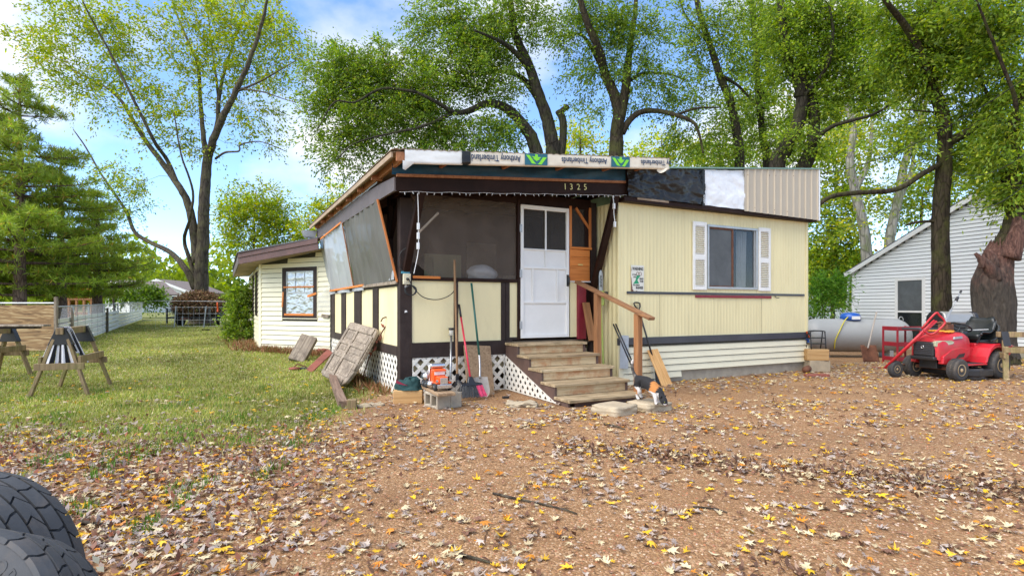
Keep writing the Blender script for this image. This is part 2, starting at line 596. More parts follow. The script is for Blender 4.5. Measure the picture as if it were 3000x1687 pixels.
M['riser_x'] = wood('step_riser_wood', (0.40, 0.27, 0.14), (0.55, 0.41, 0.23), (0.64, 0.50, 0.31), 'X', gs=12, bump=0.6, stain=(0.40, 0.16, 0.06), lo=0.36, hi=0.66, ov=0.18)
M['rail_wood'] = wood('handrail_wood', (0.17, 0.075, 0.03), (0.29, 0.135, 0.055), (0.37, 0.19, 0.085), 'Y', gs=18, bump=0.4)
M['post_wood'] = wood('rail_post_wood', (0.20, 0.085, 0.03), (0.31, 0.135, 0.05), (0.38, 0.19, 0.08), 'Z', gs=16, bump=0.4)
M['stringer'] = paint('stringer_brown', (0.105, 0.060, 0.045), 0.7, 0.3, 4, 0.3, 50, dirt=0.4, dirtcol=(0.04, 0.032, 0.03), ds=2.5)
M['grey_wood'] = wood('weathered_grey_wood', (0.12, 0.09, 0.065), (0.26, 0.205, 0.15), (0.43, 0.36, 0.275), 'Z', gs=24, bump=0.6, stain=(0.10, 0.075, 0.052))
M['brown_timber'] = wood('brown_timber', (0.085, 0.05, 0.032), (0.17, 0.105, 0.07), (0.26, 0.175, 0.125), 'Z', gs=18, bump=0.5)
M['tan_wood'] = wood('tan_timber', (0.34, 0.19, 0.07), (0.46, 0.27, 0.105), (0.53, 0.34, 0.15), 'X', gs=12, bump=0.3)
M['plank_wood'] = wood('bench_plank', (0.19, 0.115, 0.06), (0.33, 0.215, 0.12), (0.42, 0.29, 0.17), 'Y', gs=18, bump=0.4)
M['mossy_wood'] = wood('mossy_sawhorse_wood', (0.13, 0.085, 0.045), (0.25, 0.17, 0.085), (0.34, 0.25, 0.13), 'Z', gs=20, bump=0.4, stain=(0.16, 0.155, 0.035))
M['osb'] = wood('strand_board', (0.42, 0.20, 0.06), (0.62, 0.34, 0.12), (0.74, 0.46, 0.20), 'Z', gs=40, bump=0.3, ov=0.02)
M['plywood'] = wood('weathered_plywood', (0.10, 0.055, 0.025), (0.27, 0.155, 0.065), (0.46, 0.33, 0.17), 'X', gs=5.5, bump=0.25, ov=0.02, lo=0.36, hi=0.64, dist=2.6, k=0.16)
M['red_paint'] = paint('red_enamel', (0.50, 0.013, 0.024), 0.40, 0.12, 3, 0.05, 30, dirt=0.65, dirtcol=(0.27, 0.085, 0.06), ds=5, coat=0.1, ov=0.02)
M['dull_red'] = paint('dull_red_paint', (0.30, 0.014, 0.025), 0.5, 0.2, 4, 0.2, 40, dirt=0.4, dirtcol=(0.12, 0.03, 0.025), ds=5)
M['dark_red'] = paint('dark_red_board_paint', (0.22, 0.013, 0.028), 0.5, 0.15, 4, 0.2, 40, dirt=0.2, dirtcol=(0.10, 0.01, 0.016), ds=3, chips=(0.7, 14), chipcol=(0.6, 0.55, 0.45))
M['rust'] = paint('rusty_steel', (0.16, 0.065, 0.035), 0.85, 0.4, 8, 0.5, 60, dirt=0.5, dirtcol=(0.06, 0.035, 0.03), ds=6, metal=0.2)
M['rust_red'] = paint('rust_red_board', (0.24, 0.07, 0.045), 0.8, 0.35, 7, 0.5, 40, dirt=0.5, dirtcol=(0.09, 0.04, 0.03), ds=7)
M['black_rubber'] = paint('black_rubber', (0.022, 0.022, 0.023), 0.75, 0.3, 6, 0.3, 60, dirt=0.6, dirtcol=(0.085, 0.07, 0.055), ds=5)
M['dusty_rubber'] = paint('dusty_tyre_rubber', (0.042, 0.041, 0.041), 0.85, 0.3, 6, 0.4, 60, dirt=0.75, dirtcol=(0.16, 0.12, 0.08), ds=4)
M['grey_rubber'] = paint('grey_tyre_rubber', (0.052, 0.055, 0.060), 0.75, 0.25, 5, 0.25, 90, dirt=0.65, dirtcol=(0.15, 0.115, 0.085), ds=5)
M['black_satin'] = paint('black_satin_plastic', (0.018, 0.018, 0.02), 0.35, 0.2, 5, 0.05, 40, dirt=0.2, dirtcol=(0.06, 0.055, 0.05), ds=4)
M['black_vinyl'] = paint('black_vinyl_seat', (0.016, 0.018, 0.018), 0.33, 0.2, 5, 0.2, 120, dirt=0.3, dirtcol=(0.08, 0.075, 0.06), ds=4)
M['steel'] = paint('worn_steel', (0.42, 0.42, 0.42), 0.38, 0.2, 6, 0.15, 50, metal=0.85, dirt=0.3, dirtcol=(0.2, 0.17, 0.14), ds=5)
M['galv'] = paint('galvanised_steel', (0.42, 0.43, 0.44), 0.5, 0.15, 8, 0.1, 50, metal=0.55)
M['tank'] = paint('grey_tank_paint', (0.33, 0.335, 0.33), 0.5, 0.05, 2, 0.04, 40, dirt=0.25, dirtcol=(0.24, 0.2, 0.17), ds=2.0)
M['blue_plastic'] = paint('blue_plastic_dome', (0.012, 0.09, 0.40), 0.35, 0.1, 3, 0.02, 40, ov=0)
M['yellow_hose'] = paint('yellow_hose', (0.55, 0.47, 0.04), 0.5, 0.1, 5, 0, ov=0)
M['orange_cord'] = paint('orange_yellow_cord', (0.72, 0.30, 0.03), 0.5, 0.15, 8, 0, ov=0)
M['orange_toy'] = paint('orange_toy_plastic', (0.75, 0.10, 0.012), 0.35, 0.08, 5, 0.02, 40, coat=0.3, ov=0.02)
M['chrome'] = paint('toy_chrome', (0.66, 0.66, 0.67), 0.22, 0.08, 8, 0, metal=0.9, ov=0)
M['dark_green_cloth'] = paint('dark_green_cloth', (0.008, 0.045, 0.045), 0.85, 0.3, 6, 0.4, 40, ov=0)
M['crimson_cloth'] = paint('crimson_lining', (0.18, 0.008, 0.03), 0.85, 0.3, 6, 0.3, 40, ov=0)
M['white_cloth'] = paint('white_towel', (0.62, 0.60, 0.62), 0.9, 0.1, 6, 0.4, 60, ov=0)
M['black_cloth'] = paint('black_towel', (0.012, 0.012, 0.016), 0.9, 0.3, 6, 0.4, 60, ov=0)
M['handle_red'] = paint('red_handle', (0.60, 0.025, 0.06), 0.4, 0.1, 6, 0, ov=0, chips=(0.7, 20), chipcol=(0.6, 0.5, 0.5))
M['handle_green'] = paint('green_handle', (0.015, 0.11, 0.085), 0.4, 0.2, 8, 0, ov=0, chips=(0.68, 18), chipcol=(0.3, 0.36, 0.33))
M['handle_wood'] = wood('ash_handle', (0.14, 0.075, 0.035), (0.25, 0.14, 0.065), (0.33, 0.2, 0.1), 'Z', gs=40, bump=0.2)
M['handle_grey'] = wood('weathered_handle', (0.25, 0.2, 0.16), (0.4, 0.34, 0.28), (0.5, 0.44, 0.38), 'Z', gs=40, bump=0.2)
M['pink_bristle'] = paint('pink_bristles', (0.68, 0.07, 0.17), 0.6, 0.2, 20, 0, ov=0.05)
M['black_bristle'] = paint('black_bristles', (0.035, 0.038, 0.042), 0.6, 0.3, 20, 0, ov=0.05)
M['muddy_steel'] = paint('muddy_steel_blade', (0.34, 0.31, 0.27), 0.55, 0.2, 5, 0.3, 40, metal=0.35, dirt=0.9, dirtcol=(0.30, 0.20, 0.12), ds=5)
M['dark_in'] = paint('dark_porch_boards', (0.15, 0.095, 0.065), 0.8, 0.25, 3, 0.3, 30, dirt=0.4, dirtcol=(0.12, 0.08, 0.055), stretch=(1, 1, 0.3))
M['porch_floor'] = paint('porch_floor_boards', (0.16, 0.11, 0.075), 0.8, 0.25, 3, 0.3, 30)
M['screen'] = sheer('insect_screen', (0.17, 0.13, 0.10), 0.44, 0.7, 3.0, a2=0.58)
M['screen_dark'] = sheer('dark_screen', (0.045, 0.038, 0.033), 0.55, 0.7, 3.0, a2=0.80)
M['film'] = sheer('milky_plastic_film', (0.46, 0.475, 0.49), 0.88, 0.45, 2.5, (1, 1, 0.25), a2=0.92)
M['film_dark'] = sheer('grey_plastic_film', (0.15, 0.145, 0.13), 0.95, 0.5, 2.5, (1, 1, 0.25), a2=1.0)
M['film_patch'] = sheer('clear_plastic_patch', (0.75, 0.74, 0.68), 0.35, 0.25, 2.5, a2=0.55)
M['bag'] = sheer('white_trash_bag', (0.85, 0.85, 0.85), 0.95, 0.35, 5.0, a2=1.0)
M['foil'] = paint('crinkled_foil', (0.50, 0.51, 0.52), 0.30, 0.08, 10, 0.6, 9, metal=0.85, ov=0)
M['pane'] = glass('window_glass')
M['pane_clear'] = glass('clear_window_glass', (0.05, 0.055, 0.06), 0.04, 0.35)
M['screen_white'] = sheer('window_screen', (0.13, 0.14, 0.145), 0.75, 0.6, 3.0, a2=0.9)
M['curtain'] = paint('pale_curtain', (0.62, 0.66, 0.68), 0.8, 0.12, 5, 0.2, 20, ov=0)
M['room_dark'] = paint('dark_room', (0.035, 0.034, 0.033), 0.9, 0.3, 2, 0, ov=0)
M['alu'] = paint('aluminium_frame', (0.40, 0.41, 0.41), 0.4, 0.12, 6, 0.1, 40, metal=0.5, dirt=0.3, dirtcol=(0.2, 0.19, 0.17), ds=6)
M['shingle'] = paint('dark_shingle', (0.10, 0.10, 0.11), 0.9, 0.25, 12, 0.4, 30)
M['shingle_brown'] = paint('brown_shingle', (0.20, 0.16, 0.14), 0.9, 0.25, 12, 0.4, 30)
M['sign_white'] = paint('enamel_sign_white', (0.70, 0.68, 0.60), 0.4, 0.05, 6, 0.05, 40, dirt=0.2, dirtcol=(0.5, 0.45, 0.36), ds=6, ov=0)
M['sign_black'] = paint('sign_black', (0.02, 0.02, 0.02), 0.5, 0.2, 20, 0, ov=0)
M['sign_green'] = paint('sign_green', (0.01, 0.28, 0.12), 0.5, 0.1, 20, 0, ov=0)
M['sign_rust'] = paint('sign_rust', (0.14, 0.04, 0.02), 0.8, 0.3, 20, 0.2, ov=0)
M['lime_tool'] = paint('lime_tool_plastic', (0.36, 0.45, 0.10), 0.4, 0.1, 8, 0, ov=0)
M['cord_black'] = paint('black_cord', (0.015, 0.016, 0.018), 0.5, 0.2, 8, 0, ov=0)
M['teal_cord'] = paint('teal_tape', (0.05, 0.22, 0.30), 0.5, 0.1, 8, 0, ov=0)
M['white_bulb'] = paint('string_light_white', (0.78, 0.78, 0.78), 0.3, 0.05, 8, 0, ov=0)
M['ivory'] = paint('ivory_outlet_box', (0.58, 0.53, 0.38), 0.45, 0.08, 8, 0, ov=0)
M['lamp_lens'] = paint('yellowed_lens', (0.36, 0.36, 0.24), 0.2, 0.15, 5, 0, coat=0.6, ov=0)
M['rim'] = paint('tan_wheel_rim', (0.42, 0.31, 0.17), 0.5, 0.2, 6, 0.2, 40, dirt=0.5, dirtcol=(0.2, 0.12, 0.07), ds=6)
M['grill_steel'] = paint('grill_lid_steel', (0.42, 0.40, 0.36), 0.4, 0.08, 3, 0.04, 40, metal=0.6, ov=0)
M['bark'] = barkmat('dark_bark', (0.022, 0.017, 0.012), (0.072, 0.055, 0.036), moss=(0.065, 0.066, 0.02))
M['bark_grey'] = barkmat('grey_bark', (0.05, 0.040, 0.032), (0.13, 0.105, 0.08), moss=(0.13, 0.12, 0.06), scale=6)
M['bark_pine'] = barkmat('pine_bark', (0.10, 0.065, 0.05), (0.22, 0.15, 0.12))
M['bark_pale'] = barkmat('pale_bark', (0.20, 0.18, 0.15), (0.42, 0.39, 0.35), moss=(0.16, 0.2, 0.06), scale=5)
M['bark_black'] = barkmat('wet_dark_bark', (0.022, 0.018, 0.015), (0.065, 0.054, 0.042), moss=(0.055, 0.06, 0.02))
M['bark_torn'] = barkmat('torn_red_wood', (0.055, 0.022, 0.015), (0.19, 0.085, 0.055), scale=7)
def tornmat():
    m, nt, b, out = _new('broken_trunk_bark')
    v = _coord(nt, (1, 1, 0.25), False)
    f = _noise(nt, v, 11, 9, 0.72, 1.6)
    f2 = _noise(nt, _coord(nt, (1, 1, 0.6), False), 3.0, 8, 0.7, 0.8)
    dark = _ramp(nt, f, [(0.3, (0.018, 0.014, 0.011)), (0.5, (0.05, 0.04, 0.03)), (0.75, (0.10, 0.08, 0.06))])
    red = _ramp(nt, f, [(0.34, (0.022, 0.010, 0.008)), (0.48, (0.085, 0.035, 0.024)), (0.60, (0.17, 0.085, 0.06)), (0.74, (0.22, 0.14, 0.105))])
    tc = _n(nt, 'ShaderNodeTexCoord')
    sp = _n(nt, 'ShaderNodeSeparateXYZ')
    nt.links.new(tc.outputs['Object'], sp.inputs[0])
    ad = _n(nt, 'ShaderNodeMath', operation='MULTIPLY_ADD')
    nt.links.new(f2, ad.inputs[0])
    ad.inputs[1].default_value = 2.6
    nt.links.new(sp.outputs['Z'], ad.inputs[2])
    fac = _n(nt, 'ShaderNodeMapRange')
    fac.inputs['From Min'].default_value = 3.1
    fac.inputs['From Max'].default_value = 3.9
    nt.links.new(ad.outputs[0], fac.inputs['Value'])
    c = _mix(nt, fac.outputs[0], dark, red)
    nt.links.new(c, b.inputs['Base Color'])
    b.inputs['Roughness'].default_value = 0.9
    _bump(nt, b, f, 1.0, 0.06)
    return m
M['torn'] = tornmat()
M['leaf'] = leafmat('green_leaves', 0.5)
M['needle'] = leafmat('pine_needles', 0.35)
M['grass'] = leafmat('grass_blades', 0.3, 0.6)
M['dry_leaf'] = leafmat('dry_leaf_litter', 0.12, 0.7)
for nm, c in (('yellow', (0.72, 0.42, 0.02)), ('cream_leaf', (0.60, 0.49, 0.29)), ('grey_leaf', (0.34, 0.275, 0.235)), ('brown_leaf', (0.20, 0.095, 0.055)), ('orange_leaf', (0.60, 0.22, 0.02)), ('pale_leaf', (0.48, 0.385, 0.31))):
    M[nm] = paint('fallen_' + nm, c, 0.6, 0.22, 18, 0.4, 40, ov=0.15)
M['cat'] = None
# ------------------------------------------------------------------ the mobile home (local x = along its front, y = towards its back)
HU, HV = Vector((0.8878, 0.4602)), Vector((-0.4602, 0.8878))
HC = Vector((-1.657, 8.39))
HROT = math.atan2(HU.y, HU.x)

def pu(px, v=0.0):
    r_ = (px - 1500.0) / FPX
    return (r_ * (HC.y + v * HV.y) - HC.x - v * HV.x) / (HU.x - r_ * HU.y)

def pz(py, u, v):
    return CAM_H + (HOR - py) / FPX * (HC.y + u * HU.y + v * HV.y)

def hw(u, v, z=0.0):
    return Vector((HC.x + u * HU.x + v * HV.x, HC.y + u * HU.y + v * HV.y, z))

home = thing('mobile_home', 'cream mobile home with a dark screened porch, patched roof edge and lean-to addition', 'house', (HC.x, HC.y, 0), HROT)

def hb(name, mat, x0, x1, y0, y1, z0, z1, bevel=0.004, parent=None):
    return MB().bx(x0, x1, y0, y1, z0, z1).build(name, mat, parent or home, bevel=bevel)

# --- trailer: ribbed metal skin
TU0, TU1, TV = 3.62, 8.60, -0.58
def ribs(x0, x1, z0, z1, y, period=0.083, amp=0.006, name='wall_panel', mat=None, parent=None):
    n = max(2, int((x1 - x0) / period * 8))
    def f(a, b):
        x = x0 + (x1 - x0) * a
        ph = (x / period) % 1.0
        r_ = amp * (math.exp(-((ph - 0.5) / 0.16) ** 2))
        wob = 0.004 * noise.noise(Vector((x * 1.3, b * 2.0, z0)))
        return (x, y - r_ + wob, z0 + (z1 - z0) * b)
    m = MB().grid(n, 4, f)
    return m.build(name, mat or M['cream'], parent or home, smooth=True)
WX0, WX1, WZ0, WZ1 = 5.67, 7.04, 1.68, 2.89
ribs(TU0, WX0, 1.60, 3.13, TV)
ribs(WX1, TU1, 1.60, 3.13, TV)
ribs(WX0, WX1, WZ1, 3.13, TV)
ribs(WX0, WX1, 1.60, WZ0, TV)
seams = [TU0, pu(1931, TV), pu(2090, TV), pu(2230, TV), TU1]
for a, b in zip(seams[:-1], seams[1:]):
    ribs(a + 0.002, b - 0.002, 0.80, 1.60, TV + random.uniform(-0.003, 0.001), amp=0.004)
# deeper ribs on the end wall that faces the porch
def side(a, b):
    y = TV + (3.0 - TV) * a
    ph = (y / 0.115) % 1.0
    return (TU0 - 0.016 * (0.5 + 0.5 * math.sin(2 * math.pi * ph)), y, 0.02 + 3.12 * b)
MB().grid(240, 2, side).build('end_wall', M['cream'], home, smooth=True)
hb('back_wall', M['cream'], TU1 - 0.03, TU1, TV + 0.01, 13.0, 0.2, 3.12, 0)
hb('corner_trim', M['cream'], TU0 - 0.022, TU0 + 0.03, TV - 0.012, TV + 0.02, 0.81, 3.12, 0.003)
hb('corner_trim', M['cream'], TU1 - 0.06, TU1 + 0.008, TV - 0.014, TV + 0.03, 0.82, 3.12, 0.003)
hb('trim_strip', M['black_band'], pu(1835, TV), 8.48, TV - 0.022, TV - 0.004, 1.568, 1.612, 0.002)
hb('red_strip', M['dark_red'], pu(2036, TV), pu(2257, TV), TV - 0.030, TV - 0.006, 1.515, 1.562, 0.003)
mb = MB().tube(smooth_path([(7.56, TV - 0.01, 1.565), (7.575, TV - 0.03, 1.535), (7.61, TV - 0.05, 1.52), (7.64, TV - 0.05, 1.535)], 4), 0.006, 6)
mb.build('wall_hook', M['black_satin'], home, smooth=True)
hb('band_board', M['black_band'], TU0 - 0.03, TU1 + 0.04, TV - 0.040, TV + 0.02, 0.69, 0.815, 0.006)
hb('foundation', M['concrete'], TU0 + 0.02, TU1 - 0.02, TV + 0.03, TV + 0.2, -0.1, 0.22, 0.01)
hb('foundation', M['concrete'], TU0 + 0.02, TU0 + 0.14, TV + 0.2, 2.5, -0.1, 0.72, 0.01)

def lap(parent, mat, x0, x1, z, h, y=0.0, loc=None, rotz=0.0, name='siding_board', d=0.026, top=None, gap=0.013):  # gap bares the dark backing as a painted shade line
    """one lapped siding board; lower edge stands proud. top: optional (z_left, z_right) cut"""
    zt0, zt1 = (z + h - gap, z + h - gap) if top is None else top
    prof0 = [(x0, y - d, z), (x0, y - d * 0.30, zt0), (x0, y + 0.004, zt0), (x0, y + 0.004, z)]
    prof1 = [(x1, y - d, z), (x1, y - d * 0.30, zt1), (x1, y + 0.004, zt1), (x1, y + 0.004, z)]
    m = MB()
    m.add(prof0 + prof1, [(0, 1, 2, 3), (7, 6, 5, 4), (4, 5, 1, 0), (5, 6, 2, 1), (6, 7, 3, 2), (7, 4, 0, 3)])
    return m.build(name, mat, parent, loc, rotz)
skirt = hb('skirting', M['lap_shade'], TU0, TU1, TV - 0.004, TV + 0.01, 0.20, 0.69, 0)
for k in range(5):
    z = 0.20 + 0.116 * k
    lap(skirt, M['cream_vinyl'], TU0 + 0.07, TU1 - 0.05, z, min(0.116, 0.69 - z) - 0.012 if k == 4 else 0.116, TV - 0.006)
lap(skirt, M['cream_vinyl'], TU0 + 0.07, 5.02, 0.084, 0.116, TV - 0.006)
lap(skirt, M['cream_vinyl'], TU0 + 0.07, 4.6, -0.03, 0.112, TV - 0.006)
hb('skirt_trim', M['cream_vinyl'], TU0 - 0.02, TU0 + 0.07, TV - 0.034, TV - 0.001, 0.0, 0.69, 0.004, skirt)
hb('skirt_trim', M['cream_vinyl'], TU1 - 0.05, TU1 + 0.035, TV - 0.034, TV - 0.001, 0.03, 0.69, 0.004, skirt)
MB().beam((8.50, TV - 0.05, 0.83), (8.57, TV - 0.06, 0.70), 0.03, 0.012).build('orange_tag', M['orange_toy'], home)
MB().grid(6, 6, lambda a, b: (8.50 + 0.09 * a, TV - 0.05 - 0.02 * math.sin(a * 9 + b * 5), 0.60 + 0.08 * b)).build('blue_rag', M['blue_plastic'], home, smooth=True)

# --- trailer window with shutters
win = MB()
fw = 0.045
for a in ((WX0, WX1, WZ0, WZ0 + fw), (WX0, WX1, WZ1 - fw, WZ1), (WX0, WX0 + fw, WZ0 + fw, WZ1 - fw), (WX1 - fw, WX1, WZ0 + fw, WZ1 - fw)):
    win.bx(a[0], a[1], TV - 0.03, TV + 0.05, a[2], a[3])
win = win.build('window', M['alu'], home, bevel=0.003)
mid = (WX0 + WX1) / 2 - 0.02
red = MB().bx(WX0 + fw, mid + 0.03, TV - 0.012, TV + 0.02, WZ1 - fw - 0.03, WZ1 - fw).bx(WX0 + fw, WX0 + fw + 0.025, TV - 0.012, TV + 0.02, WZ0 + fw, WZ1 - fw - 0.03).bx(mid, mid + 0.035, TV - 0.014, TV + 0.02, WZ0 + fw, WZ1 - fw - 0.03).bx(WX0 + fw + 0.025, mid, TV - 0.012, TV + 0.02, WZ0 + fw, WZ0 + fw + 0.02)
red.build('sash', M['rust'], win, bevel=0.002)
MB().bx(WX1 - fw - 0.03, WX1 - fw, TV + 0.0, TV + 0.02, WZ0 + fw, WZ1 - fw).build('sash', M['alu'], win, bevel=0.002)
MB().bx(WX0 + fw, mid, TV + 0.006, TV + 0.010, WZ0 + fw, WZ1 - fw).build('pane', M['screen_white'], win)
MB().bx(mid + 0.035, WX1 - fw, TV + 0.016, TV + 0.020, WZ0 + fw, WZ1 - fw).build('pane', M['pane_clear'], win)
def cur(a, b):
    x = 6.60 + 0.28 * a
    return (x + 0.03 * (1 - b) * math.sin(a * 5), TV + 0.12 + 0.03 * math.sin(a * 26), WZ0 + 0.04 + (WZ1 - WZ0 - 0.10) * b)
MB().grid(30, 6, cur).build('curtain', M['curtain'], win, smooth=True)
def cur2(a, b):
    x = 5.72 + 0.16 * a + 0.25 * (1 - b) * a
    return (x, TV + 0.14 + 0.02 * math.sin(a * 20), WZ0 + 0.04 + (WZ1 - WZ0 - 0.10) * b)
MB().grid(20, 4, cur2).build('curtain', M['curtain'], win, smooth=True)
room = MB().bx(TU0 + 0.1, TU1 - 0.1, 1.9, 1.95, 0.8, 3.1).bx(TU0 + 0.1, TU0 + 0.12, TV + 0.05, 1.9, 0.8, 3.1).bx(TU1 - 0.12, TU1 - 0.1, TV + 0.05, 1.9, 0.8, 3.1).bx(TU0 + 0.1, TU1 - 0.1, TV + 0.05, 1.9, 3.1, 3.11).bx(TU0 + 0.1, TU1 - 0.1, TV + 0.05, 1.9, 0.8, 0.83)
room.build('room', M['room_dark'], home)
MB().bx(5.95, 6.35, 0.5, 0.9, 0.83, 1.95).build('inner_cabinet', M['curtain'], home)
for sx in (5.30, 7.065):
    sw = 0.345
    z0, z1 = 1.66, 2.92
    m = MB()
    zm = 2.27
    for a in ((sx, sx + 0.055, z0, z1), (sx + sw - 0.055, sx + sw, z0, z1), (sx + 0.055, sx + sw - 0.055, z0, z0 + 0.07), (sx + 0.055, sx + sw - 0.055, z1 - 0.08, z1), (sx + 0.055, sx + sw - 0.055, zm - 0.05, zm + 0.05)):
        m.bx(a[0], a[1], TV - 0.036, TV - 0.008, a[2], a[3])
    sh = m.build('shutter', M['white_plastic'], home, bevel=0.004)
    for lo, hi in ((z0 + 0.07, zm - 0.05), (zm + 0.05, z1 - 0.08)):
        n = 14
        for k in range(n):
            zc = lo + (hi - lo) * (k + 0.5) / n
            rot = Matrix.Rotation(R(-32), 3, 'X')
            MB().box((sx + sw / 2, TV - 0.022, zc), (sw - 0.112, 0.030, 0.008), rot).build('slat', M['white_plastic'], sh)

# --- roof edge of the trailer: black sheet, white wrap, ribbed metal
PV = -0.75
ZP0 = 3.20
def ptop(u): return 3.665 + 0.104 * (u - 3.75)
pa, pb, pc, pd = pu(1838, PV), pu(2060, PV), pu(2177, PV), pu(2394, PV)
def crumple(x0, x1, name, mat, amp, seed, y=PV, zb=lambda x: ZP0, zt=None):
    zt = zt or ptop
    def f(a, b):
        x = x0 + (x1 - x0) * a
        nz = noise.fractal(Vector((x * 1.7 + b * 1.2 + seed, b * 1.3 - x * 0.9, seed)), 0.8, 2.2, 5)
        fold = abs(noise.noise(Vector((x * 3 + b * 2.2, b * 2 - x * 1.3, seed + 4))))
        return (x, y - 0.012 + amp * nz - amp * 0.9 * fold, zb(x) - 0.012 * noise.noise(Vector((x * 4, 0, seed))) + (zt(x) - zb(x)) * b)
    return MB().grid(90, 34, f).build(name, mat, home, smooth=True)
hb('parapet_core', M['beam'], pa, pd - 0.03, PV + 0.03, PV + 0.10, ZP0 + 0.02, 3.66, 0)
crumple(pa, pb, 'black_sheet', M['black_plastic'], 0.050, 2.0)
crumple(pb - 0.005, pc + 0.02, 'white_wrap', M['white_wrap'], 0.024, 8.0)
MB().grid(8, 30, lambda a, b: (pb - 0.06 + 0.06 * a, PV - 0.045 + 0.012 * noise.noise(Vector((a * 3, b * 9, 2))), ZP0 - 0.02 + (ptop(pb) - ZP0 + 0.01) * b)).build('tape_strip', M['black_plastic'], home, smooth=True)
for k in range(9):
    zc = ZP0 + 0.03 + 0.017 * k
    MB().box((pb - 0.028 + random.uniform(-0.008, 0.008), PV - 0.055, zc), (0.022, 0.002, 0.009)).build('tape_print', M['white_wrap'], home)
def tanrib(a, b):
    x = pc + (pd - pc) * a
    ph = ((x - pc) / 0.19) % 1.0
    r_ = 0.022 * (1 if 0.42 < ph < 0.58 else (max(0, 1 - abs(ph - 0.5) / 0.14) if abs(ph - 0.5) < 0.14 else 0))
    z0 = ZP0 - 0.03 - 0.02 * a
    return (x, PV - 0.03 - r_, z0 + (ptop(x) + 0.03 - z0) * b)
tanp = MB().grid(150, 2, tanrib).build('metal_panel', M['tan_metal'], home)
for k in range(8):
    for zz in (0.06, 0.88):
        x = pc + 0.10 + k * 0.19 + random.uniform(-0.02, 0.02)
        if x < pd - 0.02:
            MB().ball((x, PV - 0.04, ZP0 + (ptop(x) - ZP0) * zz), 0.010, 6, 4).build('screw', M['rust'], tanp)
MB().bx(pd, pd + 0.035, PV - 0.045, PV + 0.02, ZP0 - 0.06, ptop(pd) + 0.035).build('panel_edge', M['white_wrap'], home, bevel=0.004)
MB().bx(TU0 - 0.02, 8.66, PV + 0.0, TV - 0.01, 3.12, 3.20).build('soffit_board', M['beam'], home, bevel=0.004)
MB().bx(TU0 + 0.25, TU0 + 0.95, PV - 0.012, PV + 0.02, 3.165, 3.20).build('soffit_batten', M['soffit'], home)
m = MB()
m.add([(TU0, PV - 0.06, ptop(TU0) + 0.01), (8.76, PV - 0.06, ptop(8.76) + 0.03), (8.76, 13.0, ptop(8.76) + 0.03), (TU0, 13.0, ptop(TU0) + 0.01),
       (TU0, PV - 0.06, ptop(TU0) + 0.035), (8.76, PV - 0.06, ptop(8.76) + 0.055), (8.76, 13.0, ptop(8.76) + 0.055), (TU0, 13.0, ptop(TU0) + 0.035)],
      [(3, 2, 1, 0), (4, 5, 6, 7), (0, 1, 5, 4), (1, 2, 6, 5), (2, 3, 7, 6), (3, 0, 4, 7)])
m.build('trailer_roof', paint('green_roof_sheet', (0.16, 0.27, 0.22), 0.5, 0.15, 3, 0.1), home)

# --- porch frame
ROOFZ = lambda u: 3.315 + 0.096 * (u + 0.45)
BM0, BM1 = -0.29, 3.78
bz = lambda u: 2.93 + 0.078 * (u + 0.29)
def slopebar(name, mat, u0, u1, y0, y1, lo, hi, parent=None, bevel=0.004):
    m = MB()
    m.add([(u0, y0, lo(u0)), (u1, y0, lo(u1)), (u1, y1, lo(u1)), (u0, y1, lo(u0)), (u0, y0, hi(u0)), (u1, y0, hi(u1)), (u1, y1, hi(u1)), (u0, y1, hi(u0))],
          [(3, 2, 1, 0), (4, 5, 6, 7), (0, 1, 5, 4), (1, 2, 6, 5), (2, 3, 7, 6), (3, 0, 4, 7)])
    return m.build(name, mat, parent or home, bevel=bevel)
beam_o = slopebar('porch_beam', M['beam'], BM0, BM1, -0.70, -0.62, bz, lambda u: bz(u) + 0.185)
slopebar('beam_batten', M['rafter'], BM0 + 0.02, BM1 - 0.03, -0.715, -0.66, lambda u: bz(u) + 0.19, lambda u: bz(u) + 0.232)
def tarpf(a, b):
    u = -0.33 + (3.72 + 0.33) * a
    z0 = bz(u) + 0.225
    z1 = ROOFZ(u) - 0.02
    return (u, -0.69 - 0.02 * noise.noise(Vector((u * 2.3, b * 2, 1))) - 0.012 * math.sin(u * 7), z0 + (z1 - z0) * b)
MB().grid(120, 8, tarpf).build('tarp_strip', M['tarp'], home, smooth=True)
ang = math.atan(0.078)
for ch, px in zip('1325', (1655, 1673, 1694, 1714)):
    u = pu(px, -0.70)
    me = text_mesh(ch, 0.135, 0.004)
    o = link('house_digit', me, M['gold'], beam_o)
    o.matrix_local = Matrix.Translation((u, -0.706, bz(u) + 0.105)) @ Matrix.Rotation(-ang, 4, 'Y') @ Matrix.Rotation(R(90), 4, 'X')
# roof sheet, rafters, wrapped rim board
def roofsheet(a, b):
    u = -0.47 + 4.72 * a
    return (u, -1.17 + 7.65 * b, ROOFZ(u) + 0.052 + 0.007 * math.sin(2 * math.pi * u / 0.11) + 0.01 * noise.noise(Vector((u, b * 5, 7))))
rf = MB().grid(260, 16, roofsheet).build('porch_roof', M['roof_metal'], home, smooth=True)
sm = rf.modifiers.new('thick', 'SOLIDIFY'); sm.thickness = 0.006
for u in (-0.30, 0.36, 1.35, 2.3, 3.2, 3.82):
    z = ROOFZ(u)
    m = MB().prism([(-1.12, z + 0.02), (-1.12, z - 0.035), (-0.95, z - 0.085), (6.2, z - 0.085), (6.2, z + 0.02)], lambda y, zz: (u - 0.022, y, zz), lambda y, zz: (u + 0.022, y, zz))
    m.build('rafter', M['rafter'], home, bevel=0.003)
slopebar('roof_deck', M['soffit'], -0.43, 4.18, -1.10, 6.3, lambda u: ROOFZ(u) + 0.022, lambda u: ROOFZ(u) + 0.036)
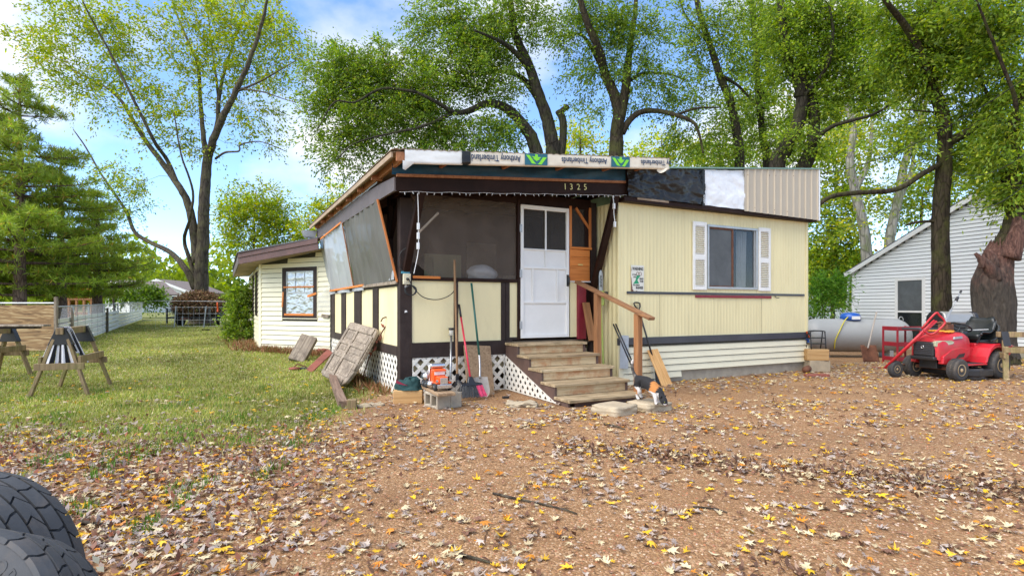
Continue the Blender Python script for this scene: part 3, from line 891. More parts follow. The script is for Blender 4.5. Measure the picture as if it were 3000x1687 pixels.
slopebar('rim_board', M['rafter'], -0.40, 4.15, -1.145, -1.115, lambda u: ROOFZ(u) - 0.10, lambda u: ROOFZ(u) + 0.02)
RV = -1.165
def wrap(u0, u1, name, mat, y=RV, amp=0.006, lo=-0.125, hi=0.045, seed=0.0, under=True):
    def f(a, b):
        u = u0 + (u1 - u0) * a
        w = amp * noise.fractal(Vector((u * 3, b * 2, seed)), 0.9, 2.1, 4)
        sag = -0.02 * max(0, noise.noise(Vector((u * 1.7, seed, 3))))
        if b > 0.8 and under:                       # folds under the board
            k = (b - 0.8) / 0.2
            return (u, y + w + 0.075 * k, ROOFZ(u) + lo + sag - 0.012 * (1 - k) )
        k = b / 0.8 if under else b
        return (u, y + w, ROOFZ(u) + hi + (lo - hi) * k + sag * k)
    n = max(6, int((u1 - u0) * 30))
    return MB().grid(n, 12, f).build(name, mat, home, smooth=True)
uA, uT0, uT1, uE = pu(1186, RV), pu(1352, RV), pu(1378, RV), 4.20
wrap(uA, uT0 + 0.02, 'white_paper', M['white_paper'], seed=1.0)
wrap(uT0, uT1, 'black_tape', M['black_plastic'], RV - 0.014, 0.012, seed=3.0, lo=-0.115)
pw = wrap(uT1 - 0.02, uE, 'paper_wrap', M['paper_wrap'], seed=5.0)
MB().grid(8, 8, lambda a, b: (uA - 0.03 + 0.17 * a * (1 - 0.7 * b), RV - 0.008 + 0.05 * b * a, ROOFZ(uA) - 0.10 - 0.11 * b)).build('paper_flap', M['white_paper'], home, smooth=True)
MB().grid(10, 8, lambda a, b: (4.02 + 0.20 * a - 0.08 * b, RV + 0.01 + 0.02 * math.sin(a * 6), ROOFZ(4.1) - 0.11 - 0.10 * b * (1 - abs(a - 0.45)))).build('paper_flap', M['paper_wrap'], home, smooth=True)
def lettering(txt, pxa, pxb, size, zoff=-0.035, mat=None, y=RV - 0.016, parent=None, bold=0.0):
    ua, ub = pu(pxa, y), pu(pxb, y)
    me = text_mesh(txt, size, 0.0008, bold=bold)
    w = max(v.co.x for v in me.vertices) - min(v.co.x for v in me.vertices)
    o = link('lettering', me, mat or M['print_navy'], parent or pw)
    uc = (ua + ub) / 2
    an = math.atan(0.096)
    o.matrix_local = Matrix.Translation((uc, y, ROOFZ(uc) + zoff)) @ Matrix.Rotation(-an, 4, 'Y') @ Matrix.Rotation(R(90), 4, 'X') @ Matrix.Rotation(R(180), 4, 'Z') @ Matrix.Diagonal(((ub - ua) / w, 1, 1, 1))
    return o
lettering('Anthony Timberland', 1380, 1526, 0.125, bold=0.0022)
lettering('Anthony Timberlands', 1645, 1779, 0.120, bold=0.0022)
lettering('ny Timberlands', 1878, 1966, 0.115, bold=0.0022)
for pxa, pxb in ((1538, 1604), (1791, 1845)):
    y = RV - 0.014
    ua, ub = pu(pxa, y), pu(pxb, y)
    lg = slopebar('logo_patch', M['print_teal'], ua, ub, y - 0.001, y + 0.004, lambda u: ROOFZ(u) - 0.122, lambda u: ROOFZ(u) + 0.042, pw, 0)
    w = ub - ua
    zc = ROOFZ((ua + ub) / 2) - 0.04
    def flat(poly, nm):
        MB().prism([(ua + w * a, zc + 0.085 * b) for a, b in poly], lambda x, z: (x, y - 0.0045, z), lambda x, z: (x, y - 0.002, z)).build(nm, M['print_green'], pw)
    flat([(0.04, 0.55), (0.20, 0.55), (0.42, -0.55), (0.50, -0.78), (0.30, -0.78)], 'logo_bar')
    flat([(0.96, 0.55), (0.80, 0.55), (0.62, -0.55), (0.54, -0.78), (0.72, -0.78)], 'logo_bar')
    flat([(0.44, 0.85), (0.56, 0.85), (0.56, 0.45), (0.72, 0.45), (0.60, 0.10), (0.66, 0.10), (0.50, -0.30), (0.34, 0.10), (0.40, 0.10), (0.28, 0.45), (0.44, 0.45)], 'logo_tree')
# side fascia boards
def quadboard(name, mat, u0, u1, pts):
    """pts: (v, z) outline"""
    return MB().prism(pts, lambda v, z: (u0, v, z), lambda v, z: (u1, v, z)).build(name, mat, home, bevel=0.004)
quadboard('fascia_board', M['fascia'], -0.31, -0.27, [(-0.70, 2.925), (0.10, 2.94), (0.10, 3.17), (-0.70, 3.115)])
quadboard('fascia_board', M['fascia'], -0.31, -0.27, [(0.115, 2.94), (6.3, 3.0), (6.3, 3.27), (2.5, 3.26), (0.115, 3.17)])
quadboard('eave_board', M['soffit'], -0.46, -0.43, [(-1.1, 3.27), (6.45, 3.27), (6.45, 3.345), (-1.1, 3.345)])
def sagstrip(a, b):
    v = 0.2 + 6.1 * a
    return (-0.318, v, 3.20 + 0.05 * a + 0.02 * math.sin(a * 30) * a * (1 - a) + 0.03 * b + 0.015 * noise.noise(Vector((v * 3, 0, 5))))
MB().grid(60, 2, sagstrip).build('flashing_strip', M['galv'], home, smooth=True)
for k in range(7):
    v = 0.1 + 0.95 * k
    MB().bx(-0.42, -0.26, v, v + 0.05, 3.225, 3.30).build('lookout_block', M['rafter'], home, bevel=0.003)
# flood light box where the porch roof meets the addition
MB().prism([(-0.62, 3.10), (-0.58, 3.04), (-0.36, 3.04), (-0.32, 3.20), (-0.66, 3.20)], lambda x, z: (x, 6.15, z), lambda x, z: (x, 6.4, z)).build('gutter_end', M['galv'], home, bevel=0.004)

# --- porch posts, braces, lower wall
FV = 0.0
hb('corner_post', M['trim'], -0.03, 0.155, -0.03, 0.13, 0.0, 2.98)
hb('corner_post', M['trim'], 3.44, 3.56, -0.02, 0.1, 0.0, 3.2)
MB().beam((0.06, -0.02, 1.86), (0.10, -0.66, 3.0), 0.10, 0.09, up=(0, 1, 0.4)).build('brace', M['beam'], home, bevel=0.006)
MB().beam((3.47, -0.03, 1.62), (3.50, -0.66, 3.24), 0.11, 0.09, up=(0, 1, 0.4)).build('brace', M['beam'], home, bevel=0.006)
hb('post_base', M['beam'], 3.42, 3.54, -0.11, -0.025, 0.75, 1.66)
d0, d1 = pu(1522), pu(1663)
hb('skirt_beam', M['trim'], 0.13, pu(1497), -0.05, 0.0, 0.575, 0.80)
hb('base_rail', M['trim'], pu(1490), d0 + 0.02, -0.02, 0.02, 0.80, 0.845)
hb('sill', M['beam'], 0.155, pu(1513), -0.045, 0.06, 1.745, 1.80)
hb('sill_strip', M['orange_wood'], 0.16, pu(1287), -0.055, -0.046, 1.775, 1.815, 0.002)
cp = [(0.155, pu(1329)), (pu(1341), pu(1467)), (pu(1492), pu(1515))]
for a, b in cp:
    hb('wall_panel', M['cream_panel'], a, b, -0.008, 0.012, 0.80, 1.745, 0.003)
hb('stud', M['trim'], pu(1329), pu(1341), -0.022, 0.03, 0.80, 1.745)
hb('stud', M['trim'], pu(1467), pu(1479), -0.024, 0.03, 0.80, 1.745)
hb('stud', M['trim'], pu(1480), pu(1492), -0.020, 0.03, 0.80, 1.745)
hb('door_jamb', M['beam'], pu(1514), d0 - 0.004, -0.04, 0.06, 0.80, 3.12)
hb('header', M['beam'], 0.15, 3.44, -0.02, 0.06, 3.06, 3.24)
# torn insect screen in the front opening
su0, su1, sz0, sz1 = 0.155, pu(1513), 1.80, 3.06
hole = [(pu(1196), 1.80), (pu(1196), 1.98), (pu(1214), 2.02), (pu(1228), 2.05), (pu(1240), 2.14), (pu(1258), 2.34), (pu(1257), 2.10), (pu(1270), 2.12), (pu(1268), 2.0), (pu(1272), 1.80)]
sp = [(su0, 1.80)] + hole + [(su1, 1.80), (su1, sz1), (su0, sz1)]
bm = bmesh.new()
bv = [bm.verts.new((x, 0.012, z)) for x, z in sp]
bm.faces.new(bv)
bmesh.ops.triangulate(bm, faces=bm.faces[:])
me = bpy.data.meshes.new('screen'); bm.to_mesh(me); bm.free()
link('torn_screen', me, M['screen'], home)
# screen door
dz0, dz1 = 0.825, 3.045
dw = d1 - d0
door = MB()
st = 0.055
door.bx(d0, d0 + st, -0.05, -0.01, dz0, dz1).bx(d1 - st, d1, -0.05, -0.01, dz0, dz1).bx(d0 + st, d1 - st, -0.05, -0.01, dz1 - 0.07, dz1).bx(d0 + st, d1 - st, -0.05, -0.01, dz0, dz0 + 0.06)
door = door.build('screen_door', M['white_paint'], home, bevel=0.004)
dm = (d0 + d1) / 2 + 0.01
hb('panel', M['white_paint'], d0 + st, d1 - st, -0.022, -0.012, dz0 + 0.06, 2.31, 0, door)
for a in ((d0 + st, d1 - st, 2.30, 2.32), (d0 + st, d1 - st, 1.985, 2.02), (d0 + st, d1 - st, 1.405, 1.435)):
    hb('rail', M['white_paint'], a[0], a[1], -0.048, -0.022, a[2], a[3], 0.002, door)
hb('mullion', M['white_paint'], dm - 0.014, dm + 0.014, -0.046, -0.022, 2.02, dz1 - 0.07, 0.002, door)
for x in (d0 + 0.235, d1 - 0.235):
    hb('mullion', M['white_paint'], x - 0.013, x + 0.013, -0.046, -0.022, 1.42, 2.0, 0.002, door)
hb('screen', M['screen_dark'], d0 + st, d1 - st, -0.018, -0.015, 2.32, dz1 - 0.07, 0, door)
for z in (0.98, 1.83, 2.58):
    hb('hinge', M['galv'], d0 - 0.025, d0 + 0.02, -0.062, -0.05, z, z + 0.13, 0.002, door)
MB().tube(smooth_path([(d1 - 0.03, -0.05, 1.72), (d1 - 0.03, -0.09, 1.75), (d1 - 0.03, -0.095, 1.84), (d1 - 0.03, -0.05, 1.88)], 5), 0.012, 8).bx(d1 - 0.055, d1 - 0.01, -0.056, -0.05, 1.70, 1.90).build('handle', M['black_satin'], door)
# right of the door: cedar framing, three boards, painted posts
q0, q1, q2 = pu(1666), pu(1726), pu(1735)
hb('cedar_upright', M['orange_wood_z'], q0, q0 + 0.05, -0.03, 0.02, 1.86, 3.1)
hb('cedar_upright', M['orange_wood_z'], q1 - 0.02, q1 + 0.03, -0.03, 0.02, 2.38, 3.1)
MB().beam((q0 + 0.14, -0.01, 3.08), (q1 - 0.0, -0.01, 2.72), 0.03, 0.045).build('cedar_brace', M['orange_wood_z'], home, bevel=0.002)
hb('cedar_sill', M['orange_wood'], q0, q1 + 0.03, -0.05, 0.03, 2.355, 2.395)
zz = 1.80
for h in (0.265, 0.16, 0.125):
    hb('cedar_board', M['orange_wood'], q0 + 0.005, q1 - 0.01, -0.035, -0.015, zz, zz + h - 0.004, 0.003)
    zz += h
hb('name_plate', M['gold'], pu(1690), pu(1704), -0.040, -0.036, 2.075, 2.095, 0)
hb('screen', M['screen_dark'], q0 + 0.05, q1 - 0.02, 0.0, 0.004, 2.39, 3.1, 0)
hb('white_ledge', M['white_paint'], q0 + 0.01, q1, -0.045, 0.0, 1.78, 1.797, 0.002)
hb('wall_panel', M['cream_panel'], pu(1668), pu(1688), -0.02, 0.01, 0.82, 1.78, 0.003)
hb('red_post', M['dark_red'], pu(1688), pu(1712), -0.06, -0.01, 0.78, 1.76, 0.004)
hb('dark_panel', M['beam'], pu(1712), 3.44, -0.01, 0.03, 0.75, 3.1, 0)
# inside of the porch
hb('porch_floor', M['porch_floor'], 0.02, 3.60, 0.02, 5.85, 0.72, 0.78, 0)
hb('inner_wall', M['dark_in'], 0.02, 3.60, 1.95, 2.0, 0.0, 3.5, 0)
hb('inner_panel', M['cream_panel'], 1.0, 1.75, 1.92, 1.945, 0.8, 2.35, 0.003)
hb('inner_door', M['soffit'], 1.85, 2.5, 1.90, 1.945, 0.8, 2.6, 0.01)
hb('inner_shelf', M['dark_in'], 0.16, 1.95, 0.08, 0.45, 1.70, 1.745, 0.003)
for k in range(7):
    u = 0.2 + 0.55 * k
    hb('ceiling_joist', M['beam'], u, u + 0.04, -0.6, 3.0, bz(u) + 0.05, bz(u) + 0.16, 0)
hb('inner_post', M['beam'], 0.06, 0.14, 0.95, 1.05, 0.78, 3.2)
MB().beam((0.1, 1.0, 2.45), (0.1, 0.55, 3.0), 0.05, 0.07, up=(1, 0, 0)).build('inner_brace', M['beam'], home)
hb('cross_tie', M['beam'], 0.1, 3.5, 0.9, 0.96, 3.02, 3.14)
# left wall of the porch: cream panels between dark studs
def lv(px):
    r_ = (px - 1500.0) / FPX
    return (r_ * HC.y - HC.x) / (HV.x - r_ * HV.y)
studs = [(lv(1112), lv(1097)), (lv(1062), lv(1042)), (lv(1016), lv(1004)), (lv(983), lv(969))]
hb('side_wall', M['cream_panel'], 0.0, 0.02, 0.13, 5.9, 0.74, 1.72, 0)
prev = 0.13
for a, b in studs:
    hb('wall_panel', M['cream_panel'], -0.012, -0.001, prev + 0.004, a - 0.004, 0.745, 1.715, 0.002)
    hb('stud', M['trim'], -0.035, -0.002, a, b, 0.70, 1.73)
    prev = b
hb('base_rail', M['trim'], -0.038, 0.0, 0.13, 5.9, 0.60, 0.74)
hb('top_rail', M['trim'], -0.033, 0.0, 0.13, 5.9, 1.66, 1.745)
# plastic sheets hung from the roof edge to the side sill
def sheet(v0t, v1t, v0b, v1b, name, mat, folds, amp, seed, nv=24):
    def f(a, b):
        vt = v0t + (v1t - v0t) * a
        vb = v0b + (v1b - v0b) * a
        v = vb + (vt - vb) * b
        u = -0.035 + (-0.30 + 0.035) * b
        z = 1.74 + (2.95 + 0.01 * vt - 1.74) * b
        w = amp * math.exp(-((((a * folds + 0.35 * b) % 1.0) - 0.5) / 0.10) ** 2) + amp * 0.9 * noise.noise(Vector((a * 4 + seed, b * 2.4, seed)))
        return (u - w, v, z)
    return MB().grid(90, nv, f).build(name, mat, home, smooth=True)
sheet(0.19, 2.93, 0.10, 3.15, 'dark_sheet', M['film_dark'], 7, 0.040, 4.0)
sheet(2.90, 6.05, 3.15, 6.0, 'pale_sheet', M['film'], 3, 0.03, 9.0)
MB().beam((-0.325, 0.14, 2.95), (-0.05, 0.06, 1.72), 0.045, 0.025, up=(1, 0, 0)).build('sheet_batten', M['orange_wood_z'], home, bevel=0.002)
MB().beam((-0.325, 2.92, 2.97), (-0.05, 3.17, 1.72), 0.04, 0.02, up=(1, 0, 0)).build('sheet_batten', M['rafter'], home, bevel=0.002)
MB().beam((-0.055, 0.06, 1.715), (-0.055, 2.35, 1.72), 0.025, 0.05).build('sill_batten', M['grey_wood'], home, bevel=0.002)
MB().beam((-0.058, 2.30, 1.745), (-0.058, 6.0, 1.73), 0.025, 0.04).build('sill_batten', M['orange_wood'], home, bevel=0.002)
MB().beam((-0.33, 3.0, 2.985), (-0.33, 5.9, 2.93), 0.02, 0.035).build('sheet_batten', M['orange_wood'], home, bevel=0.002)
MB().grid(40, 4, lambda a, b: (-0.05 - 0.02 * math.sin(a * 14), 2.3 + 3.7 * a, 1.71 - b * (0.06 + 0.03 * noise.noise(Vector((a * 9, 0, 2)))))).build('sheet_hem', M['film'], home, smooth=True)
MB().grid(8, 8, lambda a, b: (-0.07 - 0.01 * math.sin(a * 5), 0.16 + 0.55 * a * (0.6 + 0.4 * b), 1.76 + 0.33 * b * (1 - 0.2 * a))).build('clear_patch', M['film'], home, smooth=True)
# hanging scraps, old stickers
for (u, z) in ((0.05, 1.66), (0.05, 1.28), (0.045, 2.08), (0.04, 2.0)):
    MB().prism([(u - 0.012, z - 0.02), (u + 0.03, z - 0.012), (u + 0.025, z + 0.012), (u - 0.005, z + 0.014)], lambda x, q: (x, -0.034, q), lambda x, q: (x, -0.0315, q)).build('paint_chip', M['white_paint'], home)

# --- lattice panels
def clip(poly, region):
    out = poly
    n = len(region)
    for i in range(n):
        a, b = region[i], region[(i + 1) % n]
        inp, out = out, []
        if not inp:
            return []
        def ins(p): return (b[0] - a[0]) * (p[1] - a[1]) - (b[1] - a[1]) * (p[0] - a[0]) >= -1e-9
        for j in range(len(inp)):
            p, q = inp[j - 1], inp[j]
            ip, iq = ins(p), ins(q)
            if ip != iq:
                d1_ = (b[0] - a[0]) * (p[1] - a[1]) - (b[1] - a[1]) * (p[0] - a[0])
                d2_ = (b[0] - a[0]) * (q[1] - a[1]) - (b[1] - a[1]) * (q[0] - a[0])
                t = d1_ / (d1_ - d2_)
                out.append((p[0] + (q[0] - p[0]) * t, p[1] + (q[1] - p[1]) * t))
            if iq:
                out.append(q)
    return out
def lattice(region, fmap, frame_poly=None, pitch=0.185, w=0.054, name='lattice_panel'):
    """region: convex outline (counter-clockwise) in panel coordinates; fmap(a, b, depth) -> local point"""
    xs = [p[0] for p in region]; ys = [p[1] for p in region]
    lo, hi = min(xs), max(xs)
    root = MB()
    n = len(region)
    for i in range(n):
        a, b = Vector(region[i]), Vector(region[(i + 1) % n])
        d = (b - a).normalized(); nrm = Vector((-d.y, d.x)) * 0.016
        poly = [a, b, b + nrm, a + nrm]
        root.prism([(p.x, p.y) for p in poly], lambda x, y: fmap(x, y, 0.014), lambda x, y: fmap(x, y, 0.020))
    root = root.build(name, M['lattice'], home)
    s = w / math.sqrt(2)
    H_ = max(ys) - min(ys)
    c = lo - H_ - pitch
    while c < hi + H_ + pitch:
        for sgn, dep in ((1, 0.0), (-1, 0.007)):
            y0, y1 = min(ys) - 0.1, max(ys) + 0.1
            x0 = c if sgn > 0 else c + H_ * 0.5
            poly = [(x0 - s, y0), (x0 + s, y0), (x0 + sgn * (y1 - y0) + s, y1), (x0 + sgn * (y1 - y0) - s, y1)]
            q = clip(poly, region)
            if len(q) >= 3 and abs(sum(q[k - 1][0] * q[k][1] - q[k][0] * q[k - 1][1] for k in range(len(q)))) > 0.0008:
                MB().prism(q, lambda x, y: fmap(x, y, dep), lambda x, y: fmap(x, y, dep + 0.006)).build('slat', M['lattice'], root)
        c += pitch
SL = 1.74
lattice([(0.16, 0.0), (SL - 0.02, 0.0), (SL - 0.02, 0.575), (0.16, 0.575)], lambda a, b, d: (a, -0.04 + d, b))
lattice([(0.14, 0.0), (5.85, 0.0), (5.85, 0.60), (0.14, 0.60)], lambda a, b, d: (-0.03 + d, a, b))
lattice([(-1.60, 0.01), (-0.06, 0.01), (-0.06, 0.55)], lambda a, b, d: (SL - 0.03 + d, a, b), pitch=0.15)
hb('joist_board', M['cream_panel'], 0.16, 3.4, 0.10, 0.14, 0.36, 0.60, 0)
hb('joist_board', M['soffit'], 0.16, 3.4, 0.06, 0.10, 0.50, 0.62, 0)
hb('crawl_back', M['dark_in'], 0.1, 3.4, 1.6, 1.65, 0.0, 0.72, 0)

# --- addition with the foil-covered window
AL, AR = Vector((-1.49, 7.88)), Vector((-0.03, 5.89))
AROT = math.atan2((AR - AL).y, (AR - AL).x)
ALEN = (AR - AL).length
aloc = (AL.x, AL.y, 0)
zro = lambda s: 2.45 + 0.128 * s
w0, w1, wz0, wz1 = 0.83, 2.03, 1.06, 2.34
awall = MB().prism([(0, 0.25), (ALEN, 0.25), (ALEN, zro(ALEN)), (0, zro(0))], lambda x, z: (x, 0.006, z), lambda x, z: (x, 0.05, z)).build('addition_wall', M['lap_shade'], home, aloc, AROT)
z = 0.262
k = 0
while z < 2.75:
    h = 0.122
    s0 = 0.05
    if z + h > zro(0.05):
        s0 = max(0.05, (z + h - 2.45) / 0.128)
    if s0 < ALEN - 0.05:
        if z + h > wz0 + 0.02 and z < wz1 - 0.02:
            if s0 < w0 - 0.05:
                lap(awall, M['cream_vinyl'], s0, w0 - 0.012, z, h)
            lap(awall, M['cream_vinyl'], w1 + 0.012, ALEN - 0.02, z, h)
        else:
            lap(awall, M['cream_vinyl'], s0, ALEN - 0.02, z, h)
    z += h
MB().bx(-0.03, 0.055, -0.03, -0.001, 0.25, 2.46).bx(-0.03, 0.0, -0.001, 0.06, 0.25, 2.46).build('corner_trim', M['cream_vinyl'], awall, bevel=0.003)
MB().grid(40, 4, lambda a, b: (ALEN * a, -0.02 - 0.015 * noise.noise(Vector((a * 12, b * 2, 0))) - 0.03 * (1 - b), 0.05 + 0.22 * b)).build('skirt_sheet', M['black_plastic'], awall, smooth=True)
wf = MB()
for a in ((w0, w1, wz1 - 0.10, wz1), (w0, w1, wz0, wz0 + 0.075), (w0, w0 + 0.125, wz0 + 0.075, wz1 - 0.10), (w1 - 0.125, w1, wz0 + 0.075, wz1 - 0.10)):
    wf.bx(a[0], a[1], -0.035, 0.0, a[2], a[3])
wf = wf.build('window', M['trim'], home, aloc, AROT, bevel=0.004)
MB().bx(w0 - 0.015, w1 + 0.015, -0.03, -0.005, wz1, wz1 + 0.018).bx(w0 - 0.015, w0 - 0.001, -0.03, -0.005, wz0 - 0.01, wz1).bx(w1 + 0.001, w1 + 0.015, -0.03, -0.005, wz0 - 0.01, wz1).bx(w0 - 0.015, w1 + 0.015, -0.03, -0.005, wz0 - 0.02, wz0).build('channel', M['cream_vinyl'], wf)
g0, g1, gz0, gz1 = w0 + 0.125, w1 - 0.125, wz0 + 0.075, wz1 - 0.10
zmid = gz0 + 0.56
sf = MB()
for a in ((g0, g1, zmid - 0.02, zmid + 0.02), (g0, g0 + 0.03, gz0, gz1), (g1 - 0.03, g1, gz0, gz1), (g0 + 0.03, g1 - 0.03, gz1 - 0.03, gz1), (g0 + 0.03, g1 - 0.03, gz0, gz0 + 0.03)):
    sf.bx(a[0], a[1], -0.020, 0.0, a[2], a[3])
sf.build('sash', M['alu'], wf, bevel=0.002)
for k in (1, 2):
    x = g0 + (g1 - g0) * k / 3
    MB().bx(x - 0.008, x + 0.008, -0.014, -0.004, zmid, gz1 - 0.03).build('muntin', M['alu'], wf)
MB().bx(g0 + 0.03, g1 - 0.03, -0.013, -0.004, (zmid + gz1) / 2 + 0.03, (zmid + gz1) / 2 + 0.046).build('muntin', M['alu'], wf)
def foil(z0, z1, y, seed):
    def f(a, b):
        n_ = noise.fractal(Vector((a * 5 + seed, b * 5, seed)), 0.6, 2.3, 6)
        return (g0 + 0.02 + (g1 - g0 - 0.04) * a, y + 0.008 * n_, z0 + (z1 - z0) * b)
    return MB().grid(60, 50, f)
foil(gz0 + 0.02, zmid, -0.012, 3).build('foil_sheet', M['foil'], wf, smooth=True)
foil(zmid, gz1, -0.003, 6).build('foil_sheet', M['foil'], wf, smooth=True)
MB().bx(g0 - 0.06, g1 + 0.04, -0.048, -0.036, zmid + 0.13, zmid + 0.165).build('orange_stick', M['orange_wood'], wf)
MB().beam((g1 - 0.18, -0.045, zmid - 0.09), (g1 + 0.12, -0.045, zmid - 0.02), 0.012, 0.055, up=(0, 0, 1)).build('orange_stick', M['orange_wood'], wf)
MB().bx(g0 - 0.03, g1 + 0.02, -0.05, -0.036, gz0 - 0.01, gz0 + 0.04).build('orange_stick', M['orange_wood'], wf)
MB().beam((w0 + 0.02, -0.042, wz0 + 0.28), (w0 + 0.05, -0.042, wz0 + 0.66), 0.012, 0.05, up=(1, 0, 0)).build('orange_stick', M['orange_wood_z'], wf)
MB().grid(10, 12, lambda a, b: (w1 + 0.02 + 0.42 * a, -0.035 - 0.006 * math.sin(a * 5 + b * 3), 1.25 + 0.62 * b * (0.55 + 0.45 * a))).build('clear_sheet', M['film_patch'], wf, smooth=True)
MB().prism([(w1 + 0.17, 1.09), (w1 + 0.40, 1.07), (w1 + 0.42, 1.15), (w1 + 0.18, 1.17)], lambda x, q: (x, -0.06, q), lambda x, q: (x, -0.035, q)).build('vent_flap', M['grey_wood'], wf)
# left wall of the addition
lrot = R(-90)
lwall = MB().bx(-7.0, 0.0, 0.0, 0.04, 0.25, 2.44).build('addition_wall', M['lap_shade'], home, (AL.x, AL.y, 0), lrot)
z = 0.262
while z < 2.40:
    lap(lwall, M['cream_vinyl'], -7.0, -0.01, z, 0.122, -0.001)
    z += 0.122
for s in (-1.35, -3.3):
    MB().bx(s - 0.42, s + 0.42, -0.05, -0.022, 1.1, 2.32).build('window', M['trim'], lwall, bevel=0.004)
    MB().bx(s - 0.34, s + 0.34, -0.054, -0.050, 1.18, 2.24).build('pane', M['pane'], lwall)
MB().bx(-7.0, 0.0, -0.005, 0.02, 0.0, 0.26).build('brick_base', M['rust_red'], lwall)
# roof of the addition
E1, E2 = Vector((-2.0, 7.30)), Vector((-0.36, 5.58))
def fas(name, z0a, z0b, z1a, z1b, t0, t1, mat):
    d = (E2 - E1).normalized()
    nrm = Vector((d.y, -d.x))
    if nrm.dot(Vector((-1, -1))) < 0: nrm = -nrm
    a0, b0 = E1 + nrm * t0, E2 + nrm * t0
    a1, b1 = E1 + nrm * t1, E2 + nrm * t1
    m = MB().add([(*a0, z0a), (*b0, z0b), (*b0, z1b), (*a0, z1a), (*a1, z0a), (*b1, z0b), (*b1, z1b), (*a1, z1a)],
                 [(0, 1, 2, 3), (7, 6, 5, 4), (1, 0, 4, 5), (2, 1, 5, 6), (3, 2, 6, 7), (0, 3, 7, 4)])
    return m.build(name, mat, home, bevel=0.004)
fas('eave_fascia', 2.40, 2.69, 2.58, 2.86, 0.0, 0.03, M['eave'])
fas('eave_fascia', 2.56, 2.84, 2.68, 2.96, 0.03, 0.055, M['eave'])
MB().prism([(E1.y, 2.41), (14.6, 2.41), (14.6, 2.66), (E1.y, 2.66)], lambda v, zz: (E1.x - 0.03, v, zz), lambda v, zz: (E1.x, v, zz)).build('eave_fascia', M['fascia'], home, bevel=0.004)
m = MB()
tp = [(E1.x - 0.06, E1.y - 0.08, 2.675), (E2.x, E2.y - 0.08, 2.965), (E2.x + 0.6, 14.7, 3.03), (E1.x - 0.06, 14.7, 2.675)]
m.add(tp + [(a, b, c + 0.025) for a, b, c in tp], [(3, 2, 1, 0), (4, 5, 6, 7), (0, 1, 5, 4), (1, 2, 6, 5), (2, 3, 7, 6), (3, 0, 4, 7)])
m.build('addition_roof', M['shingle'], home)
MB().add([(E1.x, E1.y, 2.435), (E2.x, E2.y, 2.72), (AR.x, AR.y, 2.76), (AL.x, AL.y, 2.46), (AL.x, 14.6, 2.46), (E1.x, 14.6, 2.435)], [(0, 1, 2, 3), (0, 3, 4, 5)]).build('soffit', M['soffit'], home)

# --- things fixed or hung on the house
ob = thing('outlet_box', 'ivory outdoor outlet box with coiled cords on the porch corner post', 'outlet box', hw(0.06, -0.07, 1.76), HROT)
MB().bx(-0.055, 0.055, -0.03, 0.03, -0.08, 0.08).build('housing', M['ivory'], ob, bevel=0.006)
MB().bx(-0.03, 0.03, -0.036, -0.030, -0.045, 0.045).build('socket_plate', M['ivory'], ob, bevel=0.004)
MB().ball((0.0, -0.045, 0.0), 0.022, 10, 6).build('plug', M['cord_black'], ob, smooth=True)
MB().bx(-0.075, 0.05, -0.005, 0.04, 0.08, 0.115).build('cover', M['teal_cord'], ob, bevel=0.004)
cp_ = []
for k in range(70):
    a = k * 0.55
    cp_.append((0.045 + 0.085 * math.cos(a) + 0.008 * math.sin(k), -0.05 - 0.012 * math.sin(k * 1.7), -0.17 + 0.075 * math.sin(a)))
MB().tube(cp_, 0.008, 6).build('coiled_cord', M['cord_black'], ob, smooth=True)
MB().tube(smooth_path([(0.02, -0.045, 0.0), (0.08, -0.06, -0.12), (0.25, -0.04, -0.27), (0.5, -0.03, -0.30), (0.72, -0.02, -0.2), (0.83, 0.02, 0.0)], 8), 0.007, 6).build('cord', M['cord_black'], ob, smooth=True)
MB().tube(smooth_path([(-0.05, 0, 0.1), (-0.12, 0.02, 0.22), (-0.08, 0.02, 0.4), (0.05, -0.02, 0.5), (0.16, -0.05, 0.62)], 8), 0.006, 6).build('cord', M['cord_black'], ob, smooth=True)

sl = thing('string_lights', 'white string lights strung along the lower edge of the porch beam', 'string lights', hw(0, -0.72, 2.92), HROT)
wp = [(u, 0.0, bz(u) - 2.92 - 0.01 - 0.012 * abs(math.sin(u * 6))) for u in np.linspace(BM0 + 0.05, BM1 - 0.1, 60)]
MB().tube(wp, 0.0025, 5).build('wire', M['white_bulb'], sl)
MB().tube(smooth_path([(0.02, 0.0, 0.0), (0.04, 0.03, -0.25), (0.05, 0.06, -0.5), (0.06, 0.10, -0.8), (0.03, 0.2, -1.1)], 6), 0.006, 5).build('hanging_wire', M['white_bulb'], sl)
MB().tube(smooth_path([(3.38, 0.0, 0.27), (3.40, 0.0, 0.15), (3.41, 0.01, 0.0), (3.43, 0.01, -0.16)], 6), 0.007, 5).build('hanging_wire', M['white_bulb'], sl)
proto = MB().lathe([(0.0, -0.036), (0.004, -0.028), (0.0055, -0.010), (0.004, 0.0)], 6).mesh('bulb')
for k in range(34):
    u = BM0 + 0.12 + k * 0.112 + random.uniform(-0.03, 0.03)
    o = link('bulb', proto, M['white_bulb'], sl, (u, -0.004, bz(u) - 2.935 - 0.012 * abs(math.sin(u * 6))))
    o.rotation_euler = (random.uniform(-0.4, 0.4), random.uniform(-0.5, 0.5), 0)
for (u, y, z) in ((0.045, 0.05, -0.45), (0.05, 0.07, -0.58), (0.055, 0.09, -0.72), (3.43, 0.01, -0.2), (3.405, 0, 0.1)):
    link('socket', MB().bx(-0.016, 0.016, -0.016, 0.016, -0.045, 0.045).mesh('socket'), M['white_bulb'], sl, (u, y, z))
st_ = plank('wood_stick', M['grey_wood'], hw(0.14, -0.40, 2.42), hw(0.42, -0.46, 2.72), 0.032, 0.016, 'short weathered stick wedged slanting on the left porch brace', 'stick', face=(0, -1, 0))

